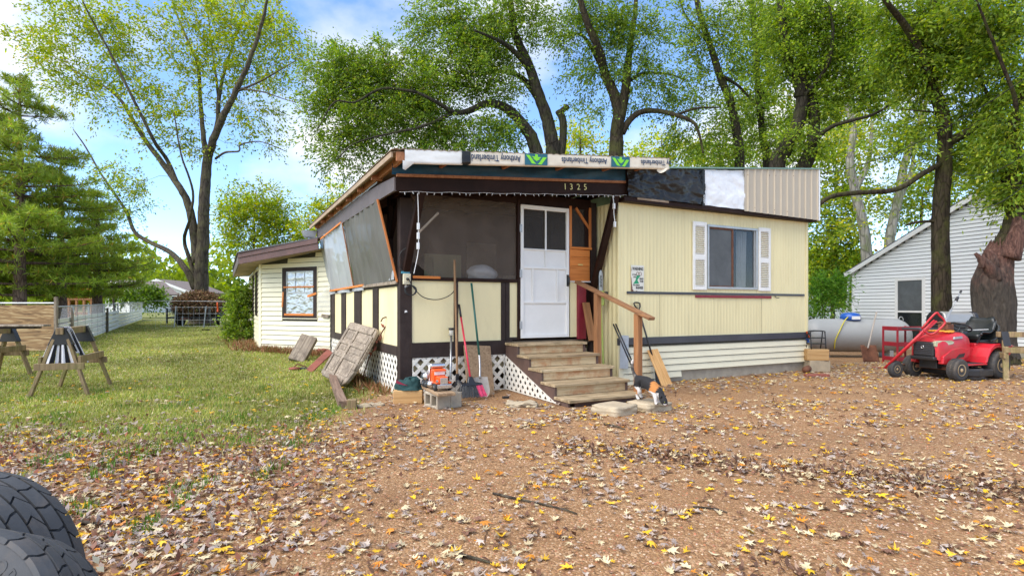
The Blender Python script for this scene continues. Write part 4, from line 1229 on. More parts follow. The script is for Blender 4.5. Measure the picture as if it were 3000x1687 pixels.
sg = thing('warning_sign', 'small rusty enamel warning sign with green figure on the cream wall', 'sign', hw(pu(1865, TV), TV - 0.02, 1.615), HROT)
sw, shh = 0.285, 0.45
MB().bx(-sw / 2, sw / 2, -0.006, 0.0, 0, shh).build('plate', M['sign_white'], sg, bevel=0.002)
def sgt(txt, x, z, size, wid=None, bold=0.002):
    me = text_mesh(txt, size, 0.0005, bold=bold)
    w = max(v.co.x for v in me.vertices) - min(v.co.x for v in me.vertices)
    o = link('lettering', me, M['sign_black'], sg)
    o.matrix_local = Matrix.Translation((x, -0.0075, z)) @ Matrix.Rotation(R(90), 4, 'X') @ Matrix.Diagonal(((wid / w) if wid else 1, 1, 1, 1))
sgt('WARNING', 0.005, 0.385, 0.075, 0.24, 0.003)
sgt('IF YOU', -0.07, 0.285, 0.032, 0.085)
sgt('CAN', -0.065, 0.245, 0.034, 0.06)
sgt('READ', 0.085, 0.215, 0.045, 0.085)
sgt('THIS', 0.085, 0.17, 0.042, 0.08)
sgt('YOU ARE IN', -0.03, 0.105, 0.032, 0.15)
sgt('RANGE', 0.04, 0.06, 0.062, 0.155, 0.003)
MB().prism([(-0.10, 0.125), (0.035, 0.135), (-0.005, 0.195), (0.065, 0.275), (-0.02, 0.275), (-0.045, 0.19)], lambda x, q: (x, -0.0075, q), lambda x, q: (x, -0.006, q)).build('green_figure', M['sign_green'], sg)
for x in (-0.0, 0.058):
    MB().tube([(x + 0.026 * math.cos(a), -0.008, 0.302 + 0.030 * math.sin(a)) for a in np.linspace(0, 2 * math.pi, 18)[:-1]], 0.004, 5, closed=True).build('lens_ring', M['sign_rust'], sg)
for poly in ([(-0.142, 0.0), (-0.115, 0.0), (-0.112, 0.06), (-0.125, 0.12), (-0.135, 0.24), (-0.142, 0.24)], [(-0.142, 0.34), (-0.132, 0.36), (-0.142, 0.42)], [(-0.142, 0.0), (-0.09, 0.0), (-0.10, 0.03), (-0.13, 0.02)], [(-0.04, 0.0), (0.0, 0.0), (-0.02, 0.012)]):
    MB().prism(poly, lambda x, q: (x, -0.0072, q), lambda x, q: (x, -0.006, q)).build('rust_patch', M['sign_rust'], sg)

# bags and boxes standing on the shelf behind the torn screen
def bagf(a, b):
    th, ph = math.pi * b, 2 * math.pi * a
    n_ = 1 + 0.16 * noise.noise(Vector((math.cos(ph) * 2, math.sin(ph) * 2, th * 2)))
    return (0.27 * n_ * math.sin(th) * math.cos(ph), 0.17 * n_ * math.sin(th) * math.sin(ph), 0.14 + 0.15 * n_ * math.cos(th))
bag = MB().grid(36, 20, bagf)
bm_ = Matrix.Translation(hw(pu(1412, 0.26), 0.26, 1.745)) @ Matrix.Rotation(HROT, 4, 'Z')
bag.v = [tuple(bm_ @ Vector(p)) for p in bag.v]
bag.solo('trash_bag', M['bag'], 'bulging white trash bag on the shelf behind the porch screen', 'trash bag', smooth=True)
bx_ = MB().bx(-0.09, 0.09, -0.08, 0.08, 0, 0.13)
bm_ = Matrix.Translation(hw(pu(1492, 0.3), 0.28, 1.745)) @ Matrix.Rotation(HROT + 0.2, 4, 'Z')
bx_.v = [tuple(bm_ @ Vector(p)) for p in bx_.v]
bx_.solo('cardboard_box', M['soffit'], 'small cardboard box beside the door jamb behind the porch screen', 'box')
# ------------------------------------------------------------------ ground: gravel yard, bare dirt and lawn
def lawn_w(x, y):
    """1 on the lawn, 0 on the gravel"""
    n_ = 0.55 * noise.noise(Vector((x * 0.55, y * 0.55, 8.0))) + 0.25 * noise.noise(Vector((x * 1.9, y * 1.9, 1.0)))
    edge = -2.25 + 0.10 * max(0, y - 6)
    if y > 8.2:
        edge = -2.0
    wx = 1 - sstep(edge - 0.5, edge + 0.35, x + 0.5 * n_)
    wy = sstep(4.6, 6.6, y + 1.3 * n_)
    return wx * wy
ys = list(np.linspace(-6, 1.5, 8)) + list(np.geomspace(1.7, 60, 150)) + list(np.geomspace(64, 1500, 16))
xs = np.concatenate([-np.geomspace(1400, 33, 12), np.linspace(-32, -12, 40), np.linspace(-11.8, 12, 190), np.linspace(12.3, 32, 40), np.geomspace(33, 1400, 12)])
gm = MB()
nx = len(xs)
for y in ys:
    for x in xs:
        gm.v.append((x, y, gh(x, y)))
for j in range(len(ys) - 1):
    for i in range(nx - 1):
        a = j * nx + i
        gm.f.append((a, a + 1, a + nx + 1, a + nx))
gme = gm.mesh('ground', True)
ga = gme.attributes.new('lawn', 'FLOAT', 'POINT')
vals = []
for p in gm.v:
    x, y = p[0], p[1]
    if y > 60 or abs(x) > 33:
        vals.append(1.0)
    else:
        vals.append(max(lawn_w(x, y), sstep(18, 22, y), sstep(12.5, 15, x) * sstep(11, 14, y)))
ga.data.foreach_set('value', vals)

def groundmat():
    m, nt, b, out = _new('yard_ground')
    v = _coord(nt, loc_random=False)
    vo = _n(nt, 'ShaderNodeTexVoronoi')
    vo.inputs['Scale'].default_value = 70.0
    vo.inputs['Randomness'].default_value = 1.0
    nt.links.new(v, vo.inputs['Vector'])
    sep = _n(nt, 'ShaderNodeSeparateColor')
    nt.links.new(vo.outputs['Color'], sep.inputs[0])
    peb = _ramp(nt, sep.outputs[0], [(0.0, (0.17, 0.085, 0.034)), (0.35, (0.30, 0.155, 0.062)), (0.7, (0.40, 0.222, 0.098)), (0.93, (0.55, 0.36, 0.20))])
    big = _noise(nt, v, 0.8, 8, 0.7, 0.9)
    dirt = _ramp(nt, _noise(nt, v, 30, 5, 0.7), [(0.3, (0.20, 0.095, 0.036)), (0.7, (0.31, 0.165, 0.068))])
    gravel = _mix(nt, _ramp(nt, big, [(0.40, 0.12), (0.62, 0.75)]), peb, dirt)
    wet = _noise(nt, v, 0.55, 7, 0.72, 1.2)
    gravel = _mix(nt, _ramp(nt, wet, [(0.50, 0.0), (0.70, 0.55)]), gravel, (0.13, 0.068, 0.034))
    soil = _ramp(nt, _noise(nt, v, 2.6, 7, 0.7), [(0.3, (0.15, 0.09, 0.04)), (0.7, (0.28, 0.20, 0.08))])
    grs = _ramp(nt, _noise(nt, v, 3.2, 8, 0.75), [(0.30, (0.12, 0.14, 0.03)), (0.5, (0.19, 0.205, 0.05)), (0.72, (0.28, 0.26, 0.085))])
    fine = _noise(nt, v, 55, 4, 0.7)
    lawn = _mix(nt, _ramp(nt, fine, [(0.52, 0.0), (0.7, 0.5)]), grs, soil)
    at_ = _n(nt, 'ShaderNodeAttribute', attribute_name='lawn')
    c = _mix(nt, _ramp(nt, at_.outputs['Fac'], [(0.25, 0.0), (0.75, 1.0)]), gravel, lawn)
    nt.links.new(c, b.inputs['Base Color'])
    b.inputs['Roughness'].default_value = 0.95
    ad = _n(nt, 'ShaderNodeMath', operation='SUBTRACT')
    nt.links.new(fine, ad.inputs[0])
    nt.links.new(vo.outputs['Distance'], ad.inputs[1])
    _bump(nt, b, ad.outputs[0], 0.8, 0.012)
    return m
g_o = link('ground', gme, groundmat())
tag(g_o, 'brown gravel yard passing into patchy lawn on the left', kind='structure')
# ------------------------------------------------------------------ wooden steps (house frame)
stp = thing('wooden_steps', 'weathered wooden porch steps with a slanting handrail on the right', 'steps', hw(0, 0, 0), HROT)
SU0, SU1 = 1.74, 3.00
NT, V0S, V1S, Z0S, Z1S = 5, -1.96, -0.49, 0.10, 0.764
for k in range(NT):
    t = k / (NT - 1)
    vf = V0S + (V1S - V0S) * t
    zt = Z0S + (Z1S - Z0S) * t
    dep = 0.40 if k < NT - 1 else 0.46
    MB().grid(24, 6, lambda a, b: (0, 0, 0))
    m = MB().bx(SU0 - 0.03, SU1 + 0.03, vf, vf + dep, zt - 0.042, zt)
    m.build('tread', M['step_x'], stp, bevel=0.008, seg=2)
    zl = zt - 0.166 if k > 0 else -0.02
    if k > 0:
        MB().bx(SU0 + 0.005, SU1 - 0.005, vf + 0.045, vf + 0.08, zl + 0.0, zt - 0.044).build('riser', M['riser_x'], stp, bevel=0.003)
    else:
        MB().bx(SU0 + 0.1, SU1 - 0.1, vf + 0.06, vf + 0.10, -0.03, zt - 0.044).build('riser', M['stringer'], stp, bevel=0.003)
prof = [(-1.90, -0.02), (-1.90, 0.055), (-1.62, 0.055)]
for k in range(1, NT):
    t = k / (NT - 1)
    vf = V0S + (V1S - V0S) * t
    zt = Z0S + (Z1S - Z0S) * t
    prof += [(vf + 0.03, zt - 0.21), (vf + 0.03, zt - 0.044)]
prof += [(-0.03, Z1S - 0.044), (-0.03, 0.52), (-1.55, -0.02)]
for u in (SU0 - 0.015, SU1 - 0.03):
    MB().prism(prof, lambda v, z: (u, v, z), lambda v, z: (u + 0.04, v, z)).build('stringer', M['stringer'], stp, bevel=0.004)
MB().beam((3.05, -0.16, 1.775), (3.05, -2.05, 1.175), 0.115, 0.045).build('handrail', M['rail_wood'], stp, bevel=0.006)
for v in (-0.75, -1.75):
    zt = 1.775 + (1.175 - 1.775) * ((v + 0.16) / (-2.05 + 0.16)) - 0.024
    MB().bx(3.005, 3.05, v - 0.05, v + 0.05, 0.02, zt).build('rail_post', M['post_wood'], stp, bevel=0.004)
    MB().bx(3.052, 3.095, v - 0.046, v + 0.046, 0.0, zt - 0.006).build('rail_post', M['post_wood'], stp, bevel=0.004)

def local_thing(name, label, cat, p, rotz=0.0, group=None):
    return thing(name, label, cat, p, rotz, group)

# ------------------------------------------------------------------ stones
def slab(name, label, c, sx, sy, h, rotz, mat, seed, cat='stone', rough=0.012, z0=None):
    m = MB()
    nx_, ny_, nz_ = 14, 12, 4
    bm = bmesh.new()
    bmesh.ops.create_cube(bm, size=1.0)
    bmesh.ops.subdivide_edges(bm, edges=bm.edges[:], cuts=7, use_grid_fill=True)
    for v in bm.verts:
        p = v.co.copy()
        rr = (abs(p.x) ** 14 + abs(p.y) ** 14) ** (1 / 14) / 0.5
        if rr > 1:
            p.x /= rr; p.y /= rr
        n_ = Vector((noise.noise(p * 3 + Vector((seed, 0, 0))), noise.noise(p * 3 + Vector((0, seed, 0))), noise.noise(p * 4 + Vector((0, 0, seed)))))
        edge = max(abs(p.x), abs(p.y)) * 2
        if p.z > 0.2 and edge > 0.9: p.z -= 0.10
        v.co = Vector((p.x * sx, p.y * sy, (p.z + 0.5) * h)) + n_ * rough * (1.6 if abs(p.z) < 0.45 else 0.5)
    me = bpy.data.meshes.new(name); bm.to_mesh(me); bm.free()
    me.polygons.foreach_set('use_smooth', [True] * len(me.polygons))
    zz = gh(c[0], c[1]) - 0.012 if z0 is None else z0
    o = link(name, me, mat, None, (c[0], c[1], zz), rotz)
    return tag(o, label, cat)
p = W(1800, 1195, 7.12); slab('stepping_stone', 'thick tan stone slab at the left of the two by the steps', (p.x, p.y), 0.46, 0.42, 0.125, HROT + 0.25, M['stone'], 3.0)
P2 = W(1902, 1185, 7.38); slab('stepping_stone', 'thick tan stone slab under the calico cat', (P2.x, P2.y), 0.46, 0.40, 0.125, HROT + 0.1, M['stone'], 9.0)
p = G(1527, 1190); slab('flat_stone', 'flat rough tan stone lying in the dirt left of the steps', (p.x, p.y), 0.40, 0.20, 0.075, 0.1, M['stone'], 5.0, rough=0.03)
p = G(1083, 1188); slab('stone_chip', 'pale thin stone flake on the ground below the weathered door panel', (p.x, p.y), 0.34, 0.22, 0.03, 0.5, M['stone'], 15.0, rough=0.03)

# ------------------------------------------------------------------ calico cat
def make_cat():
    """skeleton laid out along +x (nose forward), feet at z = 0"""
    J = {
        'pel': (-0.155, 0, 0.235, 0.072), 'b1': (-0.06, 0, 0.235, 0.082), 'b2': (0.04, 0, 0.215, 0.080), 'sh': (0.125, 0, 0.190, 0.070),
        'n1': (0.185, 0, 0.150, 0.048), 'n2': (0.225, -0.012, 0.105, 0.042), 'hd': (0.262, -0.02, 0.075, 0.050), 'mz': (0.300, -0.025, 0.042, 0.028), 'ns': (0.312, -0.026, 0.030, 0.016),
        't1': (-0.225, 0, 0.262, 0.026), 't2': (-0.275, 0.005, 0.315, 0.020), 't3': (-0.305, 0.01, 0.375, 0.019), 't4': (-0.312, 0.012, 0.425, 0.017), 't5': (-0.300, 0.012, 0.465, 0.014),
        'fl1': (0.115, 0.045, 0.135, 0.034), 'fl2': (0.125, 0.05, 0.075, 0.024), 'fl3': (0.120, 0.05, 0.025, 0.021), 'fl4': (0.148, 0.05, 0.014, 0.021),
        'fr1': (0.135, -0.045, 0.135, 0.034), 'fr2': (0.165, -0.05, 0.075, 0.024), 'fr3': (0.175, -0.05, 0.025, 0.021), 'fr4': (0.202, -0.052, 0.014, 0.021),
        'hl1': (-0.165, 0.048, 0.165, 0.050), 'hl2': (-0.120, 0.055, 0.110, 0.032), 'hl3': (-0.175, 0.055, 0.060, 0.020), 'hl4': (-0.160, 0.055, 0.018, 0.019), 'hl5': (-0.130, 0.055, 0.013, 0.019),
        'hr1': (-0.145, -0.048, 0.165, 0.050), 'hr2': (-0.085, -0.055, 0.110, 0.032), 'hr3': (-0.130, -0.055, 0.060, 0.020), 'hr4': (-0.112, -0.055, 0.018, 0.019), 'hr5': (-0.082, -0.055, 0.013, 0.019),
    }
    E = ['pel b1', 'b1 b2', 'b2 sh', 'sh n1', 'n1 n2', 'n2 hd', 'hd mz', 'mz ns', 'pel t1', 't1 t2', 't2 t3', 't3 t4', 't4 t5',
         'sh fl1', 'fl1 fl2', 'fl2 fl3', 'fl3 fl4', 'sh fr1', 'fr1 fr2', 'fr2 fr3', 'fr3 fr4',
         'pel hl1', 'hl1 hl2', 'hl2 hl3', 'hl3 hl4', 'hl4 hl5', 'pel hr1', 'hr1 hr2', 'hr2 hr3', 'hr3 hr4', 'hr4 hr5']
    keys = list(J)
    me = bpy.data.meshes.new('cat')
    me.from_pydata([J[k][:3] for k in keys], [tuple(keys.index(q) for q in e.split()) for e in E], [])
    ob = bpy.data.objects.new('cat', me)
    COL.objects.link(ob)
    sk = ob.modifiers.new('skin', 'SKIN')
    for i, k in enumerate(keys):
        r_ = J[k][3]
        me.skin_vertices[0].data[i].radius = (r_, r_)
    me.skin_vertices[0].data[0].use_root = True
    ss = ob.modifiers.new('sub', 'SUBSURF'); ss.levels = 3; ss.render_levels = 3
    dg = bpy.context.evaluated_depsgraph_get()
    out = bpy.data.meshes.new_from_object(ob.evaluated_get(dg))
    bpy.data.objects.remove(ob)
    # real fur patches: black saddle, orange shoulder, white legs, belly and tail tip
    BLK, ORG, WHT = (0.010, 0.009, 0.010), (0.52, 0.20, 0.045), (0.66, 0.62, 0.58)
    col = out.attributes.new('lc', 'FLOAT_COLOR', 'POINT')
    for i, v in enumerate(out.vertices):
        x, y, z = v.co
        n_ = noise.noise(v.co * 9 + Vector((2, 5, 1))) + 0.15 * noise.noise(v.co * 60)
        n2 = noise.noise(v.co * 22)
        c = BLK
        if 0.075 + 0.03 * n_ < x < 0.165 + 0.02 * n_ and z > 0.10: c = ORG
        if -0.01 < x < 0.05 and z > 0.20 and n_ > 0.34: c = ORG
        if z < 0.155 + 0.02 * n_ and x < 0.20: c = WHT
        if x > 0.15 and z < 0.115 and y > -0.01 and x < 0.24: c = WHT
        if -0.20 < x < -0.10 and 0.07 < z < 0.13 and n_ > -0.1: c = ORG
        if x < -0.20: c = (0.035, 0.03, 0.028) if n2 < 0.2 else (0.14, 0.12, 0.10)
        if x < -0.2 and z > 0.415: c = WHT
        if x > 0.285 and y < -0.028 and z < 0.05: c = WHT
        col.data[i].color = (*c, 1)
    out.polygons.foreach_set('use_smooth', [True] * len(out.polygons))
    return out
def furmat():
    m, nt, b, out = _new('calico_fur')
    at_ = _n(nt, 'ShaderNodeAttribute', attribute_name='lc')
    v = _coord(nt, (1, 1, 1), False)
    f = _noise(nt, v, 190, 4, 0.7, 0.3)
    c = _mix(nt, 0.35, at_.outputs['Color'], _ramp(nt, f, [(0.3, 0.25), (0.7, 1.0)]), 'MULTIPLY')
    nt.links.new(c, b.inputs['Base Color'])
    b.inputs['Roughness'].default_value = 0.8
    b.inputs['Sheen Weight'].default_value = 0.03
    _bump(nt, b, f, 0.5, 0.006)
    return m
fur = furmat()
cat = thing('cat', 'calico cat stepping head down off the tan stone beside the steps', 'cat', (0, 0, 0))
cb = link('body', make_cat(), fur, cat)
for s in (-1, 1):
    ear = MB().lathe([(0.020, 0.0), (0.013, 0.016), (0.001, 0.036)], 8)
    o = ear.build('ear', paint('cat_ear_%d' % s, (0.012, 0.010, 0.010) if s < 0 else (0.02, 0.014, 0.012), 0.8), cat, smooth=True)
    o.location = (0.245, -0.02 + s * 0.030, 0.112)
    o.rotation_euler = (R(-22 * s), R(25), 0)
    o.scale = (0.6, 1, 1)
    MB().ball((0.297, -0.024 + s * 0.021, 0.068), 0.0065, 8, 6).build('eye', paint('cat_eye_%d' % s, (0.25, 0.28, 0.05), 0.1, ov=0), cat, smooth=True)
MB().ball((0.322, -0.027, 0.030), (0.005, 0.006, 0.004), 8, 6).build('nose', paint('cat_nose', (0.4, 0.12, 0.1), 0.4, ov=0), cat, smooth=True)
cat.location = (W(1898, 1150, 7.3).x, 7.32, 0.112)
cat.rotation_euler = (0, R(6), R(-55))
cat.scale = (1.06, 1.06, 1.06)

# ------------------------------------------------------------------ small things round the porch
FN = (-HV.x, -HV.y, 0)       # the way the house front looks
def on(u, v, z=0.0):
    q = hw(u, v, z)
    return q
a = G(1920, 1148); a.z = 0
osb = plank('strand_board', M['osb'], hw(pu(1958, -1.0), -0.98, 0.0), hw(pu(1918, -0.72), -0.66, 0.60), 0.235, 0.015, 'orange strand board offcut leaning against the white skirting', 'board', face=(-HV.x, -HV.y, 0.3), bevel=0.001)
sh = thing('snow_shovel', 'black D-handled shovel leaning on the wall behind the strand board', 'shovel', hw(4.58, -0.80, 0))
h0, h1 = hw(4.36, -0.74, 0.10), hw(pu(1872, -0.64), -0.63, 1.30)
MB().tube([h0, h0.lerp(h1, 0.5), h1], 0.016, 8).build('shaft', M['black_satin'], sh, world=True, smooth=True)
dd = (h1 - h0).normalized()
sx_ = Vector((HU.x, HU.y, 0))
lp = [h1 - dd * 0.01, h1 + dd * 0.05 + sx_ * 0.05, h1 + dd * 0.11 + sx_ * 0.068, h1 + dd * 0.125 + sx_ * 0.03, h1 + dd * 0.125 - sx_ * 0.03, h1 + dd * 0.11 - sx_ * 0.068, h1 + dd * 0.05 - sx_ * 0.05]
MB().tube(lp, 0.013, 8, closed=True).build('grip', M['black_satin'], sh, world=True, smooth=True)
MB().box(h0 + Vector((0, 0, 0.04)), (0.16, 0.012, 0.26), Matrix.Rotation(HROT, 3, 'Z') @ Matrix.Rotation(R(-8), 3, 'X')).build('blade', M['black_satin'], sh, world=True, bevel=0.004)
# boards and tools standing between door and trailer
plank('brown_board', M['post_wood'], hw(3.27, -0.30, 0.765), hw(3.27, -0.10, 1.42), 0.14, 0.035, 'short red-brown board leaning at the right end of the top step', 'board', face=FN)
ps = thing('pole_saw', 'green electric chain saw on a pole leaning in the corner by the trailer', 'pole saw', hw(3.50, -0.27, 0))
p0, p1 = hw(3.40, -0.46, 0.0), hw(3.43, -0.28, 2.02)
ax = (p1 - p0).normalized()
MB().tube([p0, p0 + ax * 1.40], 0.016, 8).build('pole', M['lime_tool'], ps, world=True)
pm = p0 + ax * 1.50
MB().box(pm, (0.10, 0.10, 0.26), Matrix.Rotation(HROT, 3, 'Z')).box(pm + Vector((0.03, -0.04, 0.05)), (0.12, 0.07, 0.10), Matrix.Rotation(HROT + 0.3, 3, 'Z')).build('motor_housing', M['lime_tool'], ps, world=True, bevel=0.02, seg=2)
MB().box(pm + Vector((0.09, -0.02, 0.09)), (0.07, 0.06, 0.05), Matrix.Rotation(HROT, 3, 'Z')).build('knob', M['black_satin'], ps, world=True, bevel=0.01)
bar0 = pm + Vector((0, -0.03, 0.12))
ux = Vector((HU.x, HU.y, 0))
outl = [(-0.042, 0), (0.042, 0), (0.044, 0.26), (0.034, 0.33), (0.012, 0.365), (-0.012, 0.365), (-0.034, 0.33), (-0.044, 0.26)]
MB().prism(outl, lambda a, b: bar0 + ux * a + Vector((0, 0, b)), lambda a, b: bar0 + ux * a + Vector((0, 0, b)) + Vector((HV.x, HV.y, 0)) * 0.006).build('guide_bar', M['steel'], ps, world=True)
MB().tube([bar0 + ux * a * 1.06 + Vector((0, 0, b)) for a, b in outl[1:]] + [bar0 + ux * outl[0][0] * 1.06], 0.006, 5).build('chain', M['black_satin'], ps, world=True)
me = text_mesh('SUNJOE', 0.055, 0.0005, bold=0.001)
o = link('lettering', me, M['sign_black'], ps)
o.matrix_local = Matrix.Translation(Vector(ps.location) * -1) @ Matrix.Translation(bar0 + Vector((0, 0, 0.17)) + Vector(FN) * 0.004) @ Matrix.Rotation(HROT, 4, 'Z') @ Matrix.Rotation(R(90), 4, 'X') @ Matrix.Rotation(R(-90), 4, 'Z')
plank('metal_sheet', M['galv'], hw(3.66, -0.66, 0.30), hw(3.70, -0.63, 0.86), 0.18, 0.006, 'pale grey metal sheet leaning low on the trailer corner beside the handrail', 'metal sheet', face=FN, bevel=0)
for k, (du, lab) in enumerate(((0.0, 'thin black pipe leaning behind the handrail post, left of the pair'), (0.05, 'thin black pipe leaning behind the handrail post, right of the pair'))):
    a, b = hw(3.62 + du, -1.0, 0.25), hw(3.42 + du, -0.68, 1.06)
    MB().tube([a, b], 0.013, 8).solo('black_pipe', M['black_satin'], lab, 'pipe', group='black pipes behind the handrail', smooth=True)

def grip_tool(name, label, cat):
    return thing(name, label, cat)
# rake with wooden handle
rk = thing('leaf_rake', 'fan rake with a long brown wooden handle leaning on the porch', 'rake', hw(1.16, -0.30, 0))
r0, r1 = hw(pu(1337, -0.38), -0.42, 0.30), hw(pu(1331, -0.06), -0.065, 2.08)
o = plank('handle', M['handle_wood'], r0, r1, 0.034, 0.034, bevel=0.012)
o.matrix_world = Matrix.Translation(-Vector(rk.location)) @ o.matrix_world; o.parent = rk
MB().box(r0, (0.05, 0.035, 0.10), Matrix.Rotation(HROT, 3, 'Z')).build('socket', M['black_satin'], rk, world=True, bevel=0.006)
for k in range(16):
    f = (k - 7.5) / 7.5
    q = r0 + Vector((0, 0, -0.03))
    e = hw(pu(1342, -0.5) + 0.20 * f + 0.03, -0.60, 0.06)
    MB().tube([q, q.lerp(e, 0.5) + Vector((0, 0, 0.02)), e, e + Vector((0, 0, -0.03)) + Vector(FN) * -0.02], 0.0035, 5).build('tine', M['black_satin'], rk, world=True)
# metal pole with a capped end
mp = thing('capped_pole', 'thin silver pole with a black capped clear head leaning on the porch', 'pole', hw(1.05, -0.25, 0))
q0, q1 = hw(pu(1316, -0.30), -0.34, 0.0), hw(pu(1321, -0.06), -0.07, 0.90)
MB().tube([q0, q1], 0.017, 10).build('shaft', M['steel'], mp, world=True, smooth=True)
MB().tube([q1, q1 + Vector((0, 0, 0.09))], 0.036, 12).build('clear_head', M['film_patch'], mp, world=True, smooth=True)
MB().tube([q1 + Vector((0, 0, 0.09)), q1 + Vector((0, 0, 0.12))], 0.041, 12).build('cap', M['black_satin'], mp, world=True, smooth=True)
# broom
br = thing('push_broom', 'red-handled broom with black and pink bristles leaning on the porch', 'broom', hw(1.28, -0.55, 0))
b0, b1 = hw(pu(1380, -0.66), -0.66, 0.245), hw(pu(1344, -0.06), -0.07, 1.38)
MB().tube([b0, b0.lerp(b1, 0.84)], 0.014, 10).build('handle', M['handle_red'], br, world=True, smooth=True)
MB().tube([b0.lerp(b1, 0.83), b1], 0.018, 10).build('grip', M['black_satin'], br, world=True, smooth=True)
bd = (b1 - b0).normalized()
bc = b0
def brm(a, b):
    return bc + ux * a + bd * b
MB().prism([(-0.175, -0.055), (0.175, -0.055), (0.165, -0.02), (0.06, 0.0), (0.03, 0.09), (-0.03, 0.09), (-0.06, 0.0), (-0.165, -0.02)], lambda a, b: brm(a, b) + Vector(FN) * 0.022, lambda a, b: brm(a, b) - Vector(FN) * 0.022).build('head', M['black_satin'], br, world=True, bevel=0.008)
random.seed(21)
bb, pk = MB(), MB()
for k in range(170):
    f = random.uniform(-1, 1)
    q = brm(0.165 * f, -0.05) + Vector(FN) * random.uniform(-0.02, 0.02)
    e = brm(0.215 * f + random.uniform(-0.012, 0.012), -0.235 + 0.02 * random.random()) + Vector(FN) * random.uniform(-0.03, 0.035)
    e.z = max(e.z, 0.008)
    (bb if f < 0.38 else pk).tube([q, e], 0.0042, 4, cap=False)
tag(bb.build('black_bristles', M['black_bristle'], br, world=True), kind='stuff')
tag(pk.build('pink_bristles', M['pink_bristle'], br, world=True), 'pink bristles at the right end', kind='stuff')
# green shovel
gs = thing('garden_shovel', 'muddy shovel with a green handle leaning on the weathered board', 'shovel', hw(1.40, -0.5, 0))
g0, g1 = hw(pu(1404, -0.32), -0.32, 0.60), hw(pu(1380, -0.06), -0.075, 1.72)
MB().tube([g0, g1], 0.0165, 10).build('handle', M['handle_green'], gs, world=True, smooth=True)
gb = hw(pu(1410, -0.55), -0.50, 0.27)
MB().tube(smooth_path([g0 + (g1 - g0).normalized() * 0.06, g0, (g0 + gb) / 2 + Vector((0.005, 0, 0)), gb], 4), 0.0165, 10).build('socket', M['steel'], gs, world=True, smooth=True)
def blade(a, b):
    w = 0.115 if b < 0.55 else 0.115 * math.sqrt(max(0.02, 1 - ((b - 0.55) / 0.5) ** 2))
    x = (a - 0.5) * 2
    return gb + ux * (x * w + 0.02 * b) + Vector((0, 0, 0.02 - 0.29 * b)) + Vector(FN) * (0.09 * b + 0.035 * x * x - 0.01)
MB().grid(12, 14, blade).build('blade', M['muddy_steel'], gs, world=True, smooth=True)
# weathered board leaning on the lattice
plank('weathered_board', M['plank_wood'], hw(pu(1408, -0.36), -0.38, 0.0), hw(pu(1396, -0.08), -0.10, 0.735), 0.46, 0.025, 'wide brown weathered board leaning against the white lattice', 'board', face=FN)
# timber block with cloth
tb = G(1197, 1178)
m = MB().bx(-0.20, 0.20, -0.13, 0.13, 0, 0.185)
o = m.build('timber_block', M['tan_wood'], None, tb, 0.10, bevel=0.006); tag(o, 'short thick tan timber block beside the concrete block', 'timber')
TB = tb
def cloth(a, b):
    ph = 2 * math.pi * a
    n_ = noise.fractal(Vector((math.cos(ph) * 1.3, math.sin(ph) * 1.3, b * 2.0)), 0.8, 2.2, 4)
    r_ = (1 - b) ** 0.5 * (1 + 0.28 * n_)
    return (TB.x + 0.21 * r_ * math.cos(ph) + 0.02, TB.y + 0.15 * r_ * math.sin(ph), 0.186 + TB.z + 0.15 * math.sin(b * math.pi / 2) * (1 + 0.35 * n_))
cl = thing('folded_garment', 'dark green crumpled garment with a crimson lining on the timber block', 'garment', (TB.x, TB.y, TB.z + 0.186))
MB().grid(40, 14, cloth).build('cloth', M['dark_green_cloth'], cl, world=True, smooth=True)
MB().grid(12, 6, lambda a, b: (TB.x - 0.15 + 0.17 * a, TB.y - 0.135 - 0.012 * math.sin(a * 3), TB.z + 0.30 - 0.05 * a + (0.035 - 0.05 * b) * (1 - a))).build('lining', M['crimson_cloth'], cl, world=True, smooth=True)
# concrete block and plank bench
cbp = G(1277, 1197)
cbk = thing('concrete_block', 'hollow concrete block on its side under the toy truck plank', 'concrete block', (cbp.x, cbp.y + 0.13, cbp.z), 0.62)
L_, Hh, Dd = 0.30, 0.20, 0.30
m = MB()
ho = [(-0.155, -0.05), (0.155, -0.05)]
# block lies with its two hollow cells facing left-front (local -x)
for y0, y1 in ((-0.19, -0.155), (-0.02, 0.02), (0.155, 0.19)):
    m.bx(-0.10, 0.10, y0, y1, 0.0, 0.20)
for y0, y1 in ((-0.155, -0.02), (0.02, 0.155)):
    m.bx(-0.10, 0.10, y0, y1, 0.0, 0.035); m.bx(-0.10, 0.10, y0, y1, 0.165, 0.20)
m.build('block', M['concrete'], cbk, bevel=0.006)
MB().bx(0.10, 0.27, -0.19, 0.19, 0.0, 0.20).build('block_end', M['concrete'], cbk, bevel=0.006)
bp = Vector((cbp.x, cbp.y + 0.14, cbp.z + 0.203))
o = MB().bx(-0.12, 0.12, -0.42, 0.46, 0, 0.04).build('bench_plank', M['plank_wood'], None, bp + Vector((0.0, 0.02, 0)), 0.42, bevel=0.005)
tag(o, 'thick brown plank lying across the concrete block', 'plank')
